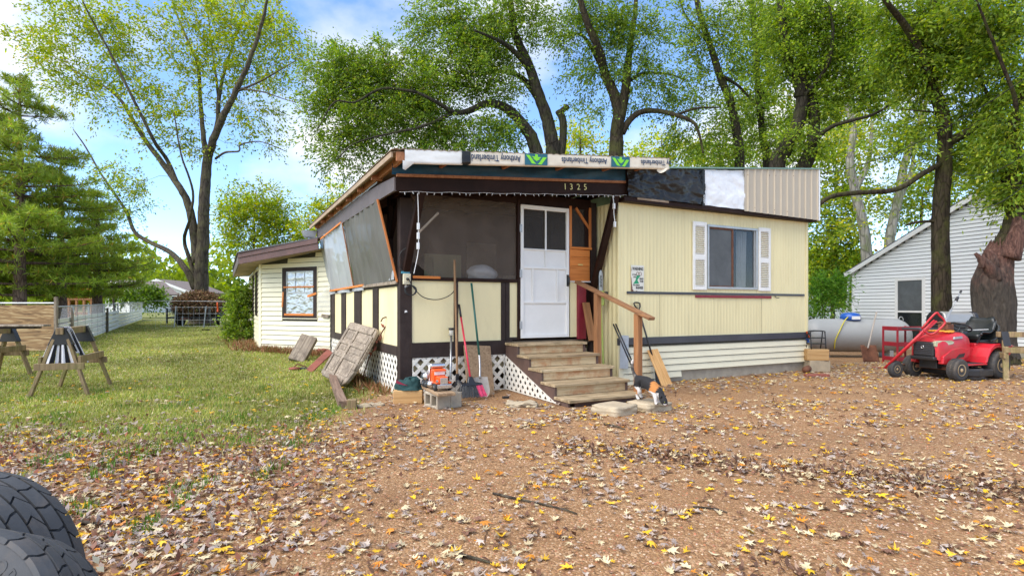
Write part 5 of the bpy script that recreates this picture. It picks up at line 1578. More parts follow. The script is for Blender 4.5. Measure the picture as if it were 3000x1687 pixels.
# toy truck
tk = thing('toy_truck', 'orange toy tractor truck with chrome tanks parked on the plank', 'toy truck', bp + Vector((0.02, -0.02, 0.041)), R(-62))
tk.scale = (1.18, 1.18, 1.18)
def tb_(name, mat, x0, x1, y0, y1, z0, z1, bv=0.006):
    return MB().bx(x0, x1, y0, y1, z0, z1).build(name, M[mat], tk, bevel=bv, seg=2)
tb_('chassis', 'black_satin', -0.30, 0.16, -0.035, 0.035, 0.045, 0.075)
tb_('cab', 'orange_toy', -0.07, 0.035, -0.075, 0.075, 0.07, 0.23, 0.012)
tb_('sleeper', 'orange_toy', -0.125, -0.072, -0.078, 0.078, 0.07, 0.235, 0.008)
tb_('hood', 'orange_toy', 0.036, 0.165, -0.055, 0.055, 0.07, 0.155, 0.012)
tb_('windshield', 'white_paint', 0.033, 0.040, -0.062, 0.062, 0.165, 0.205, 0.002)
tb_('visor', 'orange_toy', 0.036, 0.065, -0.070, 0.070, 0.207, 0.222, 0.004)
tb_('bumper', 'chrome', 0.175, 0.195, -0.085, 0.085, 0.03, 0.075, 0.006)
tb_('grille', 'chrome', 0.166, 0.176, -0.045, 0.045, 0.075, 0.145, 0.004)
MB().lathe([(0.0, -0.09), (0.028, -0.088), (0.030, -0.08), (0.030, 0.08), (0.028, 0.088), (0.0, 0.09)], 16, (-0.04, 0, 0.262), 'Y').build('roof_tank', M['chrome'], tk, smooth=True)
for s in (-1, 1):
    MB().lathe([(0.0, -0.055), (0.036, -0.052), (0.036, 0.052), (0.0, 0.055)], 16, (-0.045, s * 0.085, 0.055), 'X').build('fuel_tank', M['chrome'], tk, smooth=True)
    MB().tube([(-0.068, s * 0.085, 0.08), (-0.068, s * 0.085, 0.27)], 0.008, 8).build('exhaust_stack', M['chrome'], tk, smooth=True)
    tb_('fender', 'orange_toy', 0.08, 0.17, s * 0.075 - 0.018, s * 0.075 + 0.018, 0.078, 0.098, 0.008)
    tb_('headlight', 'chrome', 0.150, 0.170, s * 0.078 - 0.012, s * 0.078 + 0.012, 0.10, 0.125, 0.004)
    for x in (0.125, -0.17, -0.255):
        w_ = MB().lathe([(0.018, -0.018), (0.040, -0.018), (0.044, -0.010), (0.044, 0.010), (0.040, 0.018), (0.018, 0.018)], 20, (x, s * 0.085, 0.044), 'Y').build('wheel', M['black_rubber'], tk, smooth=True)
        MB().lathe([(0.0, -0.020), (0.012, -0.019), (0.022, -0.013), (0.022, 0.013), (0.012, 0.019), (0.0, 0.020)], 14, (x, s * 0.085, 0.044), 'Y').build('rim', M['chrome'], w_, smooth=True)
    MB().lathe([(0.0, -0.065), (0.045, -0.062), (0.045, 0.062), (0.0, 0.065)], 18, (-0.215, s * 0.075, 0.125), 'X').build('rear_drum', M['chrome'], tk, smooth=True)
p = G(1481, 1168)
MB().box(p + Vector((0, 0.05, 0.015)), (0.10, 0.06, 0.03), Matrix.Rotation(0.3, 3, 'Z')).solo('black_tray', M['black_satin'], 'small black plastic piece on the dirt under the lattice edge', 'plastic piece', bevel=0.006)

# ------------------------------------------------------------------ left side of the porch: door panel, beams, hook
dp = thing('door_panel', 'weathered grey panelled wooden door top with rounded edge leaning on the porch side', 'door', (0, 0, 0))
o2 = [W(994, 952, 10.6), W(1085, 965, 9.75), W(1014, 1137, 9.0), W(940, 1097, 10.0)]
org = o2[3]
ex = (o2[2] - o2[3]); ey = (o2[0] - o2[3])
nrm = ex.cross(ey).normalized()
if nrm.y > 0: nrm = -nrm
wd, hg = ex.length, ey.length
exn = ex.normalized(); eyn = (ey - exn * ey.dot(exn)).normalized()
dp.location = org
mm = Matrix((exn, eyn, exn.cross(eyn))).transposed()
dp.rotation_euler = mm.to_euler()
side_ = 1 if (exn.cross(eyn)).dot(nrm) > 0 else -1
W_, H_ = 1.22, 1.08
outl = [(0.0, 0.02), (0.0, H_ - 0.02), (0.02, H_), (W_ - 0.12, H_), (W_ - 0.03, H_ - 0.05), (W_, H_ - 0.16), (W_ + 0.01, 0.5), (W_ - 0.03, 0.25), (W_ - 0.10, 0.08), (W_ - 0.20, 0.0), (0.04, 0.0)]
def dpz(a): return lambda x, y: (x, y, a)
MB().prism(outl, dpz(-0.06), dpz(0.0)).build('slab', M['grey_wood'], dp, bevel=0.008)
zt = side_ * 0.001
fr_ = MB()
cols = [(0.08, 0.46), (0.55, 1.12)]
rows = [(0.10, 0.42), (0.50, 0.66), (0.72, 0.94)]
def bar(x0, x1, y0, y1):
    a, b = (0.0, 0.022) if side_ > 0 else (-0.082, -0.06)
    return MB().bx(x0, x1, y0, y1, a, b).build('rail', M['grey_wood'], dp, bevel=0.006)
bar(0.0, 0.08, 0.03, H_ - 0.02); bar(0.46, 0.55, 0.06, 0.94)
bar(1.12, W_ - 0.01, 0.30, H_ - 0.16)
bar(0.08, 1.12, 0.94, H_ - 0.01); bar(0.08, 0.46, 0.66, 0.72); bar(0.55, 1.12, 0.66, 0.72); bar(0.08, 0.46, 0.42, 0.50); bar(0.55, 1.12, 0.42, 0.50); bar(0.08, 1.0, 0.01, 0.10)
for c0, c1 in cols:
    for r0_, r1_ in rows:
        a, b = (0.0, 0.010) if side_ > 0 else (-0.070, -0.06)
        MB().bx(c0 + 0.05, c1 - 0.05, r0_ + 0.05, r1_ - 0.04, a, b).build('raised_panel', M['grey_wood'], dp, bevel=0.008)
# timber lying in front, green block, rusty boards, slab
a, b = G(1005, 1197), G(962, 1120)
plank('square_timber', M['brown_timber'], a + Vector((0, 0, 0.055)), b + Vector((0.02, 0.1, 0.13)), 0.11, 0.10, 'grey-brown square timber lying on the grass below the door panel', 'timber')
p = G(1031, 1196); o = MB().bx(-0.06, 0.06, -0.07, 0.07, 0, 0.12).build('mossy_block', M['mossy_wood'], None, p, 0.2, bevel=0.005); tag(o, 'small mossy green wood block beside the end of the square timber', 'wood block')
plank('rusty_plank', M['rust_red'], G(905, 1090) + Vector((0, 0, 0.02)), W(968, 1028, 11.2), 0.14, 0.03, 'rusty red plank leaning on the door panel from the left', 'plank', face=(0, -1, 0.6))
p = G(880, 1083)
mr = thing('rusty_bracket', 'dark rusty metal bracket lying in the grass left of the rusty plank', 'bracket', p)
MB().box((0, 0, 0.03), (0.34, 0.05, 0.04), Matrix.Rotation(0.15, 3, 'Z')).build('bar', M['black_band'], mr, bevel=0.004)
MB().lathe([(0.05, 0.0), (0.11, 0.02), (0.11, 0.05), (0.05, 0.06)], 14, (-0.1, -0.05, 0.0)).build('disc', M['rust_red'], mr, smooth=True)
MB().tube([(-0.18, 0.02, 0.02), (-0.05, -0.03, 0.12), (0.12, 0.0, 0.06)], 0.012, 6).build('rod', M['rust'], mr)
a = G(868, 1058); plank('wood_slab', M['grey_wood'], a + Vector((0, 0, 0.0)), a + Vector((0.16, 0.38, 0.52)), 0.36, 0.13, 'thick pale grey wood slab leaning at the foot of the addition wall', 'wood slab', face=(0.1, -1, 0.5))
p = G(915, 1045)
slab('rubble_stone', 'small brown stone behind the thick wood slab at the addition', (p.x + 0.1, p.y + 0.35), 0.22, 0.16, 0.16, 0.4, M['rust_red'], 22.0, rough=0.03)
# wrought iron hook with leaves
hk = thing('plant_hook', 'rusty iron plant hook with metal leaves leaning by the porch corner', 'plant hook', G(1076, 1130))
def hkp(px, py, d): return W(px, py, d)
pts = [hkp(1062, 1108, 9.55), hkp(1078, 1058, 9.45), hkp(1098, 1015, 9.35), hkp(1122, 968, 9.2), hkp(1140, 944, 9.1), hkp(1134, 930, 9.1), hkp(1122, 932, 9.1), hkp(1116, 942, 9.12)]
MB().tube(smooth_path([tuple(p) for p in pts], 6), 0.011, 7).build('stem', M['rust'], hk, world=True, smooth=True)
for (px, py, d, an) in ((1146, 938, 9.05, 0.6), (1150, 930, 9.05, 1.6), (1128, 962, 9.2, 2.4), (1112, 1000, 9.3, 1.2), (1108, 1004, 9.3, 2.8), (1092, 1030, 9.35, 0.8), (1090, 1040, 9.4, 2.6)):
    c = hkp(px, py, d)
    e = c + Vector((math.cos(an) * 0.10, 0, math.sin(an) * 0.10 + 0.02))
    s_ = Vector((-math.sin(an), -0.3, math.cos(an))) * 0.022
    m_ = (c + e) / 2
    MB().add([c, m_ + s_, e, m_ - s_, m_ + Vector((0, -0.012, 0))], [(0, 1, 4), (1, 2, 4), (2, 3, 4), (3, 0, 4)]).build('metal_leaf', M['rust_red'], hk, world=True)

# ------------------------------------------------------------------ sawhorses
def sawhorse(name, label, loc, rotz, L=1.15, hgt=1.03, group='wooden sawhorses', spread=0.36):
    t = thing(name, label, 'sawhorse', loc, rotz, group)
    MB().bx(-0.045, 0.045, -L / 2, L / 2, hgt - 0.10, hgt).build('top_beam', M['mossy_wood'], t, bevel=0.004)
    for e in (-1, 1):
        y = e * (L / 2 - 0.10)
        for s in (-1, 1):
            MB().beam((s * 0.05, y, hgt - 0.05), (s * spread, y + e * 0.10, 0.0), 0.085, 0.04, up=(s, 0, 0.4)).build('leg', M['mossy_wood'], t, bevel=0.003)
        z = 0.40
        xx = spread * (1 - z / hgt) + 0.05
        MB().bx(-xx - 0.04, xx + 0.04, y + e * 0.085 - 0.02, y + e * 0.085 + 0.02, z, z + 0.10).build('crosspiece', M['mossy_wood'], t, bevel=0.003)
        MB().prism([(-0.16, hgt - 0.26), (0.16, hgt - 0.26), (0.055, hgt + 0.004), (-0.055, hgt + 0.004)], lambda x, z: (x, y - 0.055, z), lambda x, z: (x, y + 0.055, z)).build('bracket', M['black_satin'], t, bevel=0.004)
    for s in (-1, 1):
        z = 0.50
        xx = spread * (1 - z / hgt) + 0.06
        MB().bx(s * xx - 0.02, s * xx + 0.02, -L / 2 + 0.02, L / 2 - 0.02, z, z + 0.10).build('side_rail', M['mossy_wood'], t, bevel=0.003)
    return t
A_, B_ = G(99, 1170), G(245, 1153)
E_ = (A_ + B_) / 2
fwd = Vector((-0.45, 1.15, 0)).normalized()
sc_ = E_ + fwd * 0.56
sr = math.atan2(-fwd.x, fwd.y)
sawhorse('sawhorse', 'mossy sawhorse on the lawn with a striped towel over it', (sc_.x, sc_.y, gh(sc_.x, sc_.y)), sr)
tw = thing('striped_towel', 'black and white striped towel hanging over the near end of the sawhorse', 'towel', (sc_.x, sc_.y, gh(sc_.x, sc_.y) + 0.3), sr)
yN = -0.50
def towel(x0, x1, side, mat, nm, drop, seed):
    def f(a, b):
        y = yN - 0.02 + 0.26 * (x0 + (x1 - x0) * a)
        w = 0.022 * math.sin((x0 + (x1 - x0) * a) * 19 + seed)
        xx = side * (0.056 + 0.24 * b * drop + w * b)
        zz = 0.742 - b * drop * 0.68
        if b < 0.08: xx, zz = side * 0.056 * b / 0.08, 0.745
        return (xx, y + 0.05 * b * math.sin(seed), zz)
    MB().grid(10, 20, f).build(nm, M[mat], tw, smooth=True)
for k in range(8):
    towel(k / 8, (k + 1) / 8, -1, 'black_cloth' if k % 2 else 'white_cloth', 'stripe', 0.9 - 0.05 * (k % 3), 0.5)
    towel(k / 8, (k + 1) / 8, 1, 'black_cloth' if k % 2 == 0 else 'white_cloth', 'stripe', 0.55 + 0.04 * k, 2.5)
for k in range(7):
    x0_, x1_ = -0.15 + 0.30 * k / 7, -0.15 + 0.30 * (k + 1) / 7
    def hang(a, b, x0_=x0_, x1_=x1_, k=k):
        x = x0_ + (x1_ - x0_) * a
        return (x * (0.35 + 0.85 * b), -0.50 - 0.03 * math.sin(x * 40) * b - 0.05 * b, 0.66 - 0.50 * b + 0.04 * math.sin(k * 2.3) * b)
    MB().grid(4, 12, hang).build('stripe', M['white_cloth'] if k % 2 == 0 else M['black_cloth'], tw, smooth=True)
p = G(15, 1120)
sawhorse('sawhorse', 'sawhorse at the left picture edge carrying loose boards', (p.x - 0.52, p.y + 0.35, gh(p.x, p.y)), 0.15, L=1.0, hgt=0.93, spread=0.3)
bz0 = gh(p.x, p.y) + 0.932
for k, (dx, dy, ln, lab) in enumerate(((0.10, -0.05, 1.9, 'top loose dark board resting on the left sawhorse'), (0.0, 0.12, 1.65, 'lower loose dark board under the top one on the left sawhorse'))):
    o = MB().bx(-ln / 2, ln / 2, -0.09, 0.09, 0, 0.035).build('loose_board', M['trim'] if k else M['grey_wood'], None, (p.x - 0.25 + dx - 0.25, p.y + 0.2 + dy * 0.3, bz0 + (0.0 if k else 0.04)), 0.05 + 0.03 * k, bevel=0.004)
    tag(o, lab, 'board')
p = G(2962, 1122)
sawhorse('sawhorse', 'sawhorse at the right picture edge beside the red mower', (p.x + 0.82, p.y + 0.45, gh(p.x, p.y)), R(70), L=1.1, hgt=0.88)

# ------------------------------------------------------------------ foreground tyres
def tyre(name, label, c, R_, wid, rotz, tilt, mat, group=None, lugs=True, letters=False):
    t = thing(name, label, 'tire', c, 0, group)
    t.rotation_euler = (tilt, 0, rotz)
    hw_ = wid / 2
    prof = [(R_ * 0.60, -hw_ * 0.72), (R_ * 0.66, -hw_ * 0.86), (R_ * 0.80, -hw_ * 1.0), (R_ * 0.92, -hw_ * 0.98), (R_ * 0.975, -hw_ * 0.86), (R_ * 0.985, -hw_ * 0.5), (R_ * 0.985, hw_ * 0.5), (R_ * 0.975, hw_ * 0.86), (R_ * 0.92, hw_ * 0.98), (R_ * 0.80, hw_ * 1.0), (R_ * 0.66, hw_ * 0.86), (R_ * 0.60, hw_ * 0.72), (R_ * 0.60, -hw_ * 0.72)]
    MB().lathe(prof, 72, (0, 0, 0), 'Y').build('carcass', mat, t, smooth=True)
    if lugs:
        n = 26
        rows = [(-1.0, -0.62), (-0.60, -0.22), (-0.20, 0.20), (0.22, 0.60), (0.62, 1.0)]
        def rp(y): return R_ * (0.99 - 0.05 * max(0.0, abs(y) - 0.55) ** 1.5 / 0.3)
        a0 = math.pi / n
        for r_i, (ya, yb) in enumerate(rows):
            m = MB()
            NU, NV = 6, 4
            def lug(a, b):
                y = ya + (yb - ya) * (0.06 + 0.88 * b)
                zig = 0.30 * math.sin((b + 0.25 * r_i) * 5.0) + 0.18 * (1 if (b > 0.5) == (r_i % 2 == 0) else -1)
                an = ((a * 2 - 1) * 0.90 + zig) * a0
                e = 0.0 if (0 < a < 1 and 0 < b < 1) else -0.010
                rr = rp(y) + 0.010 + e * 1.5
                return (rr * math.sin(an), y * hw_, rr * math.cos(an))
            us = [0, 0.001, 0.25, 0.5, 0.75, 0.999, 1]
            m.grid(NU, NV, lambda a, b: lug(us[int(round(a * NU))], [0, 0.001, 0.5, 0.999, 1][int(round(b * NV))]))
            me_ = m.mesh('tread_block', False)
            for j in range(n):
                o = link('tread_block', me_, mat, t)
                o.rotation_euler = (0, 2 * math.pi * (j + 0.5 * (r_i % 2)) / n, 0)
    if letters:
        for j, ch in enumerate('OR'):
            me = text_mesh(ch, 0.06, 0.0008)
            o = link('lettering', me, mat, t)
            an = R(26) + j * R(9)
            rr = R_ * 0.80
            o.matrix_local = Matrix.Rotation(an, 4, 'Y') @ Matrix.Translation((0, -hw_ * 1.0, rr)) @ Matrix.Rotation(R(90), 4, 'X')
    return t
tyre('tire', 'knobbly dusty tire standing behind the other in the near left corner', (-1.86, 1.88, 0.385), 0.385, 0.26, R(-10), R(-3), M['grey_rubber'], 'foreground tires')
tyre('tire', 'nearest dusty tire, showing its sidewall in the bottom left corner', (-1.60, 1.58, 0.30), 0.385, 0.26, R(-4), R(-30), M['grey_rubber'], 'foreground tires', letters=True)
# ------------------------------------------------------------------ right side: tank, mower, grill and yard tools
def wheel(parent, c, r_, w, rim_r, mat=None, tread=True):
    hw_ = w / 2
    prof = [(rim_r, -hw_ * 0.85), (r_ * 0.80, -hw_), (r_ * 0.94, -hw_ * 0.92), (r_, -hw_ * 0.6), (r_, hw_ * 0.6), (r_ * 0.94, hw_ * 0.92), (r_ * 0.80, hw_), (rim_r, hw_ * 0.85)]
    wo = MB().lathe(prof, 32, c, 'Y').build('wheel', mat or M['dusty_rubber'], parent, smooth=True)
    if tread:
        m = MB()
        for k in range(40):
            a = 2 * math.pi * k / 40
            for s in (-1, 1):
                cc = Vector(c) + Vector((r_ * 1.004 * math.cos(a), s * hw_ * 0.38, r_ * 1.004 * math.sin(a)))
                m.box(cc, (0.010, hw_ * 0.62, 0.016), Matrix.Rotation(-a, 3, 'Y') @ Matrix.Rotation(s * 0.45, 3, 'X'))
        tag(m.build('tread', mat or M['dusty_rubber'], wo), kind='stuff')
    MB().lathe([(0.0, -hw_ * 1.0), (rim_r * 0.3, -hw_ * 1.0), (rim_r * 0.42, -hw_ * 0.72), (rim_r * 0.9, -hw_ * 0.78), (rim_r * 1.12, -hw_ * 0.98), (rim_r * 1.12, hw_ * 0.98), (rim_r * 0.9, hw_ * 0.78), (rim_r * 0.42, hw_ * 0.72), (rim_r * 0.3, hw_ * 1.0), (0.0, hw_ * 1.0)], 24, c, 'Y').build('rim', M['rim'], wo, smooth=True)
    return wo

mw = thing('riding_mower', 'red riding lawn mower with black seat and a cord coil on its hood', 'lawn mower', (8.45, 10.73, gh(8.45, 10.73)), math.atan2(-0.34, -0.94))
def mb_(name, mat, x0, x1, y0, y1, z0, z1, bv=0.01):
    return MB().bx(x0, x1, y0, y1, z0, z1).build(name, M[mat], mw, bevel=bv, seg=2)
# hood: cross sections lofted along x
st_x = [(0.80, 0.20, 0.66, 0.40), (0.77, 0.25, 0.755, 0.36), (0.66, 0.275, 0.805, 0.34), (0.45, 0.285, 0.845, 0.34), (0.22, 0.290, 0.87, 0.36), (0.04, 0.285, 0.865, 0.42), (-0.06, 0.26, 0.82, 0.46)]
def hood(a, b):
    f = a * (len(st_x) - 1)
    i = min(int(f), len(st_x) - 2); t = f - i
    x, w, zt, zb = [st_x[i][k] + (st_x[i + 1][k] - st_x[i][k]) * t for k in range(4)]
    s = b * 2 - 1
    # superellipse arch from -w to w
    an = (1 - s) * math.pi / 2
    c_, s_ = math.cos(an), math.sin(an)
    y = w * (abs(c_) ** 0.45) * (1 if c_ > 0 else -1)
    z = zb + (zt - zb) * (abs(s_) ** 0.40)
    return (x, y, z)
MB().grid(24, 40, hood).build('hood', M['red_paint'], mw, smooth=True)
mb_('grille', 'black_satin', 0.70, 0.835, -0.185, 0.185, 0.42, 0.70, 0.03)
for k in range(7):
    z = 0.47 + 0.032 * k
    mb_('grille_bar', 'black_band', 0.835, 0.842, -0.15, 0.15, z, z + 0.014, 0)
MB().tube([(0.845, 0.024 * math.cos(a), 0.60 + 0.024 * math.sin(a)) for a in np.linspace(0, 2 * math.pi, 18)[:-1]], 0.006, 6, closed=True).build('emblem', M['chrome'], mw, smooth=True)
for s in (-1, 1):
    MB().prism([(0.82, 0.62), (0.72, 0.60), (0.46, 0.66), (0.42, 0.70), (0.50, 0.725), (0.76, 0.725), (0.82, 0.70)], lambda x, z: (x, s * (0.21 + 0.085 * sstep(0.85, 0.55, x) * 1.0), z), lambda x, z: (x - 0.005, s * (0.15 + 0.085 * sstep(0.85, 0.55, x)), z)).build('headlight', M['lamp_lens'], mw, bevel=0.008)
    # lower red side skirt of the hood
    MB().prism([(0.74, 0.30), (0.72, 0.44), (0.50, 0.56), (0.22, 0.60), (0.02, 0.56), (0.10, 0.40), (0.22, 0.33), (0.52, 0.27)], lambda x, z: (x, s * 0.295, z), lambda x, z: (x, s * 0.20, z)).build('side_panel', M['red_paint'], mw, bevel=0.012)
    MB().prism([(0.42, 0.38), (0.18, 0.42), (0.14, 0.49), (0.30, 0.47)], lambda x, z: (x, s * 0.302, z), lambda x, z: (x, s * 0.28, z)).build('side_vent', M['black_satin'], mw)
    # rear fender with wheel arch
    arch = [(-0.55 + 0.33 * math.cos(a), 0.25 + 0.33 * math.sin(a)) for a in np.linspace(R(12), R(150), 14)]
    poly = [(-0.17, 0.29), (-0.20, 0.42), (-0.30, 0.58), (-0.42, 0.655), (-0.78, 0.66), (-1.02, 0.60), (-1.03, 0.56)] + arch[::-1]
    MB().prism(poly, lambda x, z: (x, s * 0.47, z), lambda x, z: (x, s * 0.17, z)).build('fender', M['red_paint'], mw, bevel=0.018)
    MB().prism([(-0.40, 0.667), (-0.72, 0.672), (-0.66, 0.678), (-0.44, 0.675)], lambda x, z: (x, s * 0.43, z), lambda x, z: (x, s * 0.28, z)).build('fender_tray', M['black_satin'], mw)
    mb_('footboard', 'red_paint', -0.20, 0.36, s * 0.34 - 0.13, s * 0.34 + 0.13, 0.27, 0.30, 0.008)
    mb_('foot_mat', 'black_rubber', -0.14, 0.26, s * 0.35 - 0.09, s * 0.35 + 0.09, 0.30, 0.308, 0.002)
    wheel(mw, (0.52, s * 0.40, 0.20), 0.20, 0.17, 0.095)
    wheel(mw, (-0.56, s * 0.40, 0.255), 0.255, 0.23, 0.115)
    MB().prism([(0.20, 0.76), (0.42, 0.75), (0.40, 0.79), (0.20, 0.80)], lambda x, z: (x, s * 0.290, z), lambda x, z: (x, s * 0.26, z)).build('model_plate', M['galv'], mw)
mb_('dash', 'black_satin', -0.18, -0.02, -0.17, 0.17, 0.55, 0.88, 0.03)
mb_('tunnel', 'red_paint', -0.36, 0.06, -0.19, 0.19, 0.30, 0.58, 0.03)
mb_('seat_deck', 'red_paint', -0.98, -0.32, -0.20, 0.20, 0.50, 0.655, 0.02)
mb_('chassis', 'black_satin', -0.85, 0.70, -0.16, 0.16, 0.20, 0.36, 0.01)
mb_('axle', 'rust', 0.49, 0.55, -0.34, 0.34, 0.18, 0.24, 0.004)
mb_('bumper', 'black_satin', 0.66, 0.86, -0.22, 0.22, 0.36, 0.43, 0.02)
deck = [(0.38, -0.40), (0.38, 0.40), (0.18, 0.56), (-0.22, 0.56), (-0.32, 0.38), (-0.32, -0.40), (-0.1, -0.52), (0.2, -0.52)]
MB().prism(deck, lambda x, y: (x, y, 0.07), lambda x, y: (x, y, 0.20)).build('mower_deck', M['black_satin'], mw, bevel=0.02)
MB().tube([(-0.06, 0, 0.80), (-0.19, 0, 0.93)], 0.02, 8).build('steering_column', M['black_satin'], mw)
sw_ = MB()
cxs, czs = -0.20, 0.955
til = R(28)
ring = [(cxs + 0.185 * math.cos(a) * math.cos(til), 0.185 * math.sin(a), czs + 0.185 * math.cos(a) * math.sin(til)) for a in np.linspace(0, 2 * math.pi, 30)[:-1]]
sw_.tube(ring, 0.015, 8, closed=True)
for a in (R(90), R(210), R(330)):
    sw_.tube([(cxs, 0, czs - 0.02), (cxs + 0.18 * math.cos(a) * math.cos(til), 0.18 * math.sin(a), czs + 0.18 * math.cos(a) * math.sin(til))], 0.012, 6)
sw_.build('steering_wheel', M['black_satin'], mw, smooth=True)
seat = thing('x', 'x', 'x'); bpy.data.objects.remove(seat)
def seatf(a, b):
    s = b * 2 - 1
    pts = [(-0.34, 0.72), (-0.32, 0.80), (-0.45, 0.805), (-0.66, 0.79), (-0.76, 0.84), (-0.83, 1.00), (-0.86, 1.10), (-0.91, 1.10), (-0.93, 0.98), (-0.86, 0.76), (-0.70, 0.70)]
    f = a * (len(pts) - 1); i = min(int(f), len(pts) - 2); t = f - i
    x = pts[i][0] + (pts[i + 1][0] - pts[i][0]) * t
    z = pts[i][1] + (pts[i + 1][1] - pts[i][1]) * t
    w = 0.26 * (1 - 0.25 * sstep(0.95, 1.12, z))
    rise = 0.055 * abs(s) ** 3 if 0.15 < a < 0.62 else 0
    return (x - (0.0 if abs(s) < 0.9 else 0.01), w * s, z + rise - (0.03 * abs(s) ** 6 if z > 1.0 else 0))
sd = MB().grid(40, 20, seatf).build('seat', M['black_vinyl'], mw, smooth=True)
so = sd.modifiers.new('t', 'SOLIDIFY'); so.thickness = 0.03
mb_('seat_pan', 'black_satin', -0.80, -0.36, -0.20, 0.20, 0.66, 0.71, 0.01)
MB().tube([(-0.30, 0.25, 0.66), (-0.30, 0.30, 0.80), (-0.30, 0.31, 0.82)], 0.010, 6).ball((-0.30, 0.31, 0.83), 0.022, 8, 6).build('lever', M['black_satin'], mw)
MB().tube([(-0.26, 0.10, 0.90), (-0.42, 0.36, 0.92)], 0.009, 6).build('lever', M['steel'], mw)
# extension cord on the hood
cp_ = []
for k in range(160):
    a = k * 0.42
    r_ = 0.10 + 0.075 * ((k * 0.618) % 1)
    cp_.append((0.34 + r_ * 1.25 * math.cos(a), 0.0 + r_ * 1.15 * math.sin(a), 0.882 + 0.02 * ((k * 0.37) % 1) - 0.5 * (max(0, abs(r_ * math.sin(a)) - 0.1)) ** 1.2))
mwm = Matrix.LocRotScale(mw.location, mw.rotation_euler, None)
cord = MB().tube([mwm @ Vector(p) for p in cp_], 0.0085, 6)
cord.solo('extension_cord', M['orange_cord'], 'coiled orange and yellow extension cord lying on the mower hood', 'extension cord', smooth=True)
q = mwm @ Vector((0.20, 0.0, 0.905))
eb = MB().box(q + Vector((0, 0, 0.055)), (0.20, 0.17, 0.11), Matrix.Rotation(0.4, 3, 'Z'))
for k in range(14):
    eb.box(q + Vector((random.uniform(-0.11, 0.11), random.uniform(-0.1, 0.1), 0.10 + random.uniform(0, 0.05))), (0.06, 0.05, 0.03), Matrix.Rotation(random.random() * 3, 3, 'Z'))
eb.solo('rusty_part', M['rust'], 'rusty brown machine part sitting on the mower hood behind the cord coil', 'machine part', bevel=0.01)
# flat tyre lying in front of the mower
p = G(2867, 1115)
tl = thing('small_tire', 'worn brown tire lying flat on the ground beside the front wheel of the mower', 'tire', (p.x, p.y + 0.22, p.z))
MB().lathe([(0.12, 0.03), (0.20, 0.0), (0.225, 0.02), (0.235, 0.06), (0.235, 0.15), (0.225, 0.19), (0.20, 0.21), (0.12, 0.18), (0.12, 0.03)], 36).build('carcass', M['dusty_rubber'], tl, smooth=True)
# hand truck
ht = thing('hand_truck', 'red two-wheeled hand truck leaning back against the mower hood', 'hand truck', G(2640, 1100))
def hp(px, py, d): return W(px, py, d)
f0, f1 = hp(2592, 1078, 10.75), hp(2752, 925, 10.25)
g0_, g1_ = hp(2650, 1068, 11.15), hp(2800, 920, 10.65)
sd_ = (g0_ - f0); sdn = sd_.normalized()
axd = (f1 - f0)
MB().tube([f0, f0 + axd * 0.5, f0 + axd * 0.92], 0.024, 8).build('rail', M['red_paint'], ht, world=True, smooth=True)
MB().tube([f0 + sdn * 0.13 + Vector((0, 0, 0.03)), f0 + sdn * 0.13 + axd * 0.9], 0.016, 8).build('rail', M['red_paint'], ht, world=True, smooth=True)
for k in range(6):
    t = 0.12 + 0.13 * k
    MB().beam(f0 + axd * t, f0 + axd * t + sdn * 0.14, 0.03, 0.014).build('rung', M['red_paint'], ht, world=True)
lp = [hp(2700, 963, 10.3), hp(2740, 918, 10.2), hp(2752, 924, 10.2), hp(2766, 938, 10.2), hp(2766, 950, 10.2), hp(2740, 974, 10.25), hp(2722, 978, 10.3), hp(2706, 968, 10.3)]
MB().tube(smooth_path([tuple(q) for q in lp], 5), 0.018, 8).build('handle_loop', M['red_paint'], ht, world=True, smooth=True)
for c_, d_ in (((2623, 1068), 10.72), ((2668, 1066), 11.0)):
    c = hp(c_[0], c_[1], d_)
    c.z = gh(c.x, c.y) + 0.155
    loc = c - Vector(ht.location)
    wo = wheel(ht, (0, 0, 0), 0.155, 0.10, 0.065, M['dusty_rubber'])
    wo.location = loc
    wo.rotation_euler = (0, 0, R(18))
MB().tube([hp(2623, 1068, 10.72) * 1.0, hp(2668, 1066, 11.0)], 0.012, 8).build('axle', M['rust'], ht, world=True)
# red shelf cart
rc = thing('utility_cart', 'dull red metal three-tier cart behind the hand truck', 'cart', G(2640, 1062), R(10))
for z in (0.06, 0.42, 0.80):
    MB().bx(-0.32, 0.34, -0.22, 0.22, z, z + 0.025).bx(-0.32, 0.34, -0.22, -0.20, z + 0.025, z + 0.10).bx(-0.32, -0.30, -0.20, 0.22, z + 0.025, z + 0.10).build('shelf', M['dull_red'], rc, bevel=0.004)
for x in (-0.31, 0.33):
    for y in (-0.21, 0.21):
        MB().bx(x - 0.018, x + 0.018, y - 0.018, y + 0.018, 0, 0.90).build('leg', M['dull_red'], rc, bevel=0.003)
MB().bx(-0.2, 0.15, -0.15, 0.1, 0.447, 0.50).build('shelf_liner', M['dark_green_cloth'], rc, bevel=0.01)
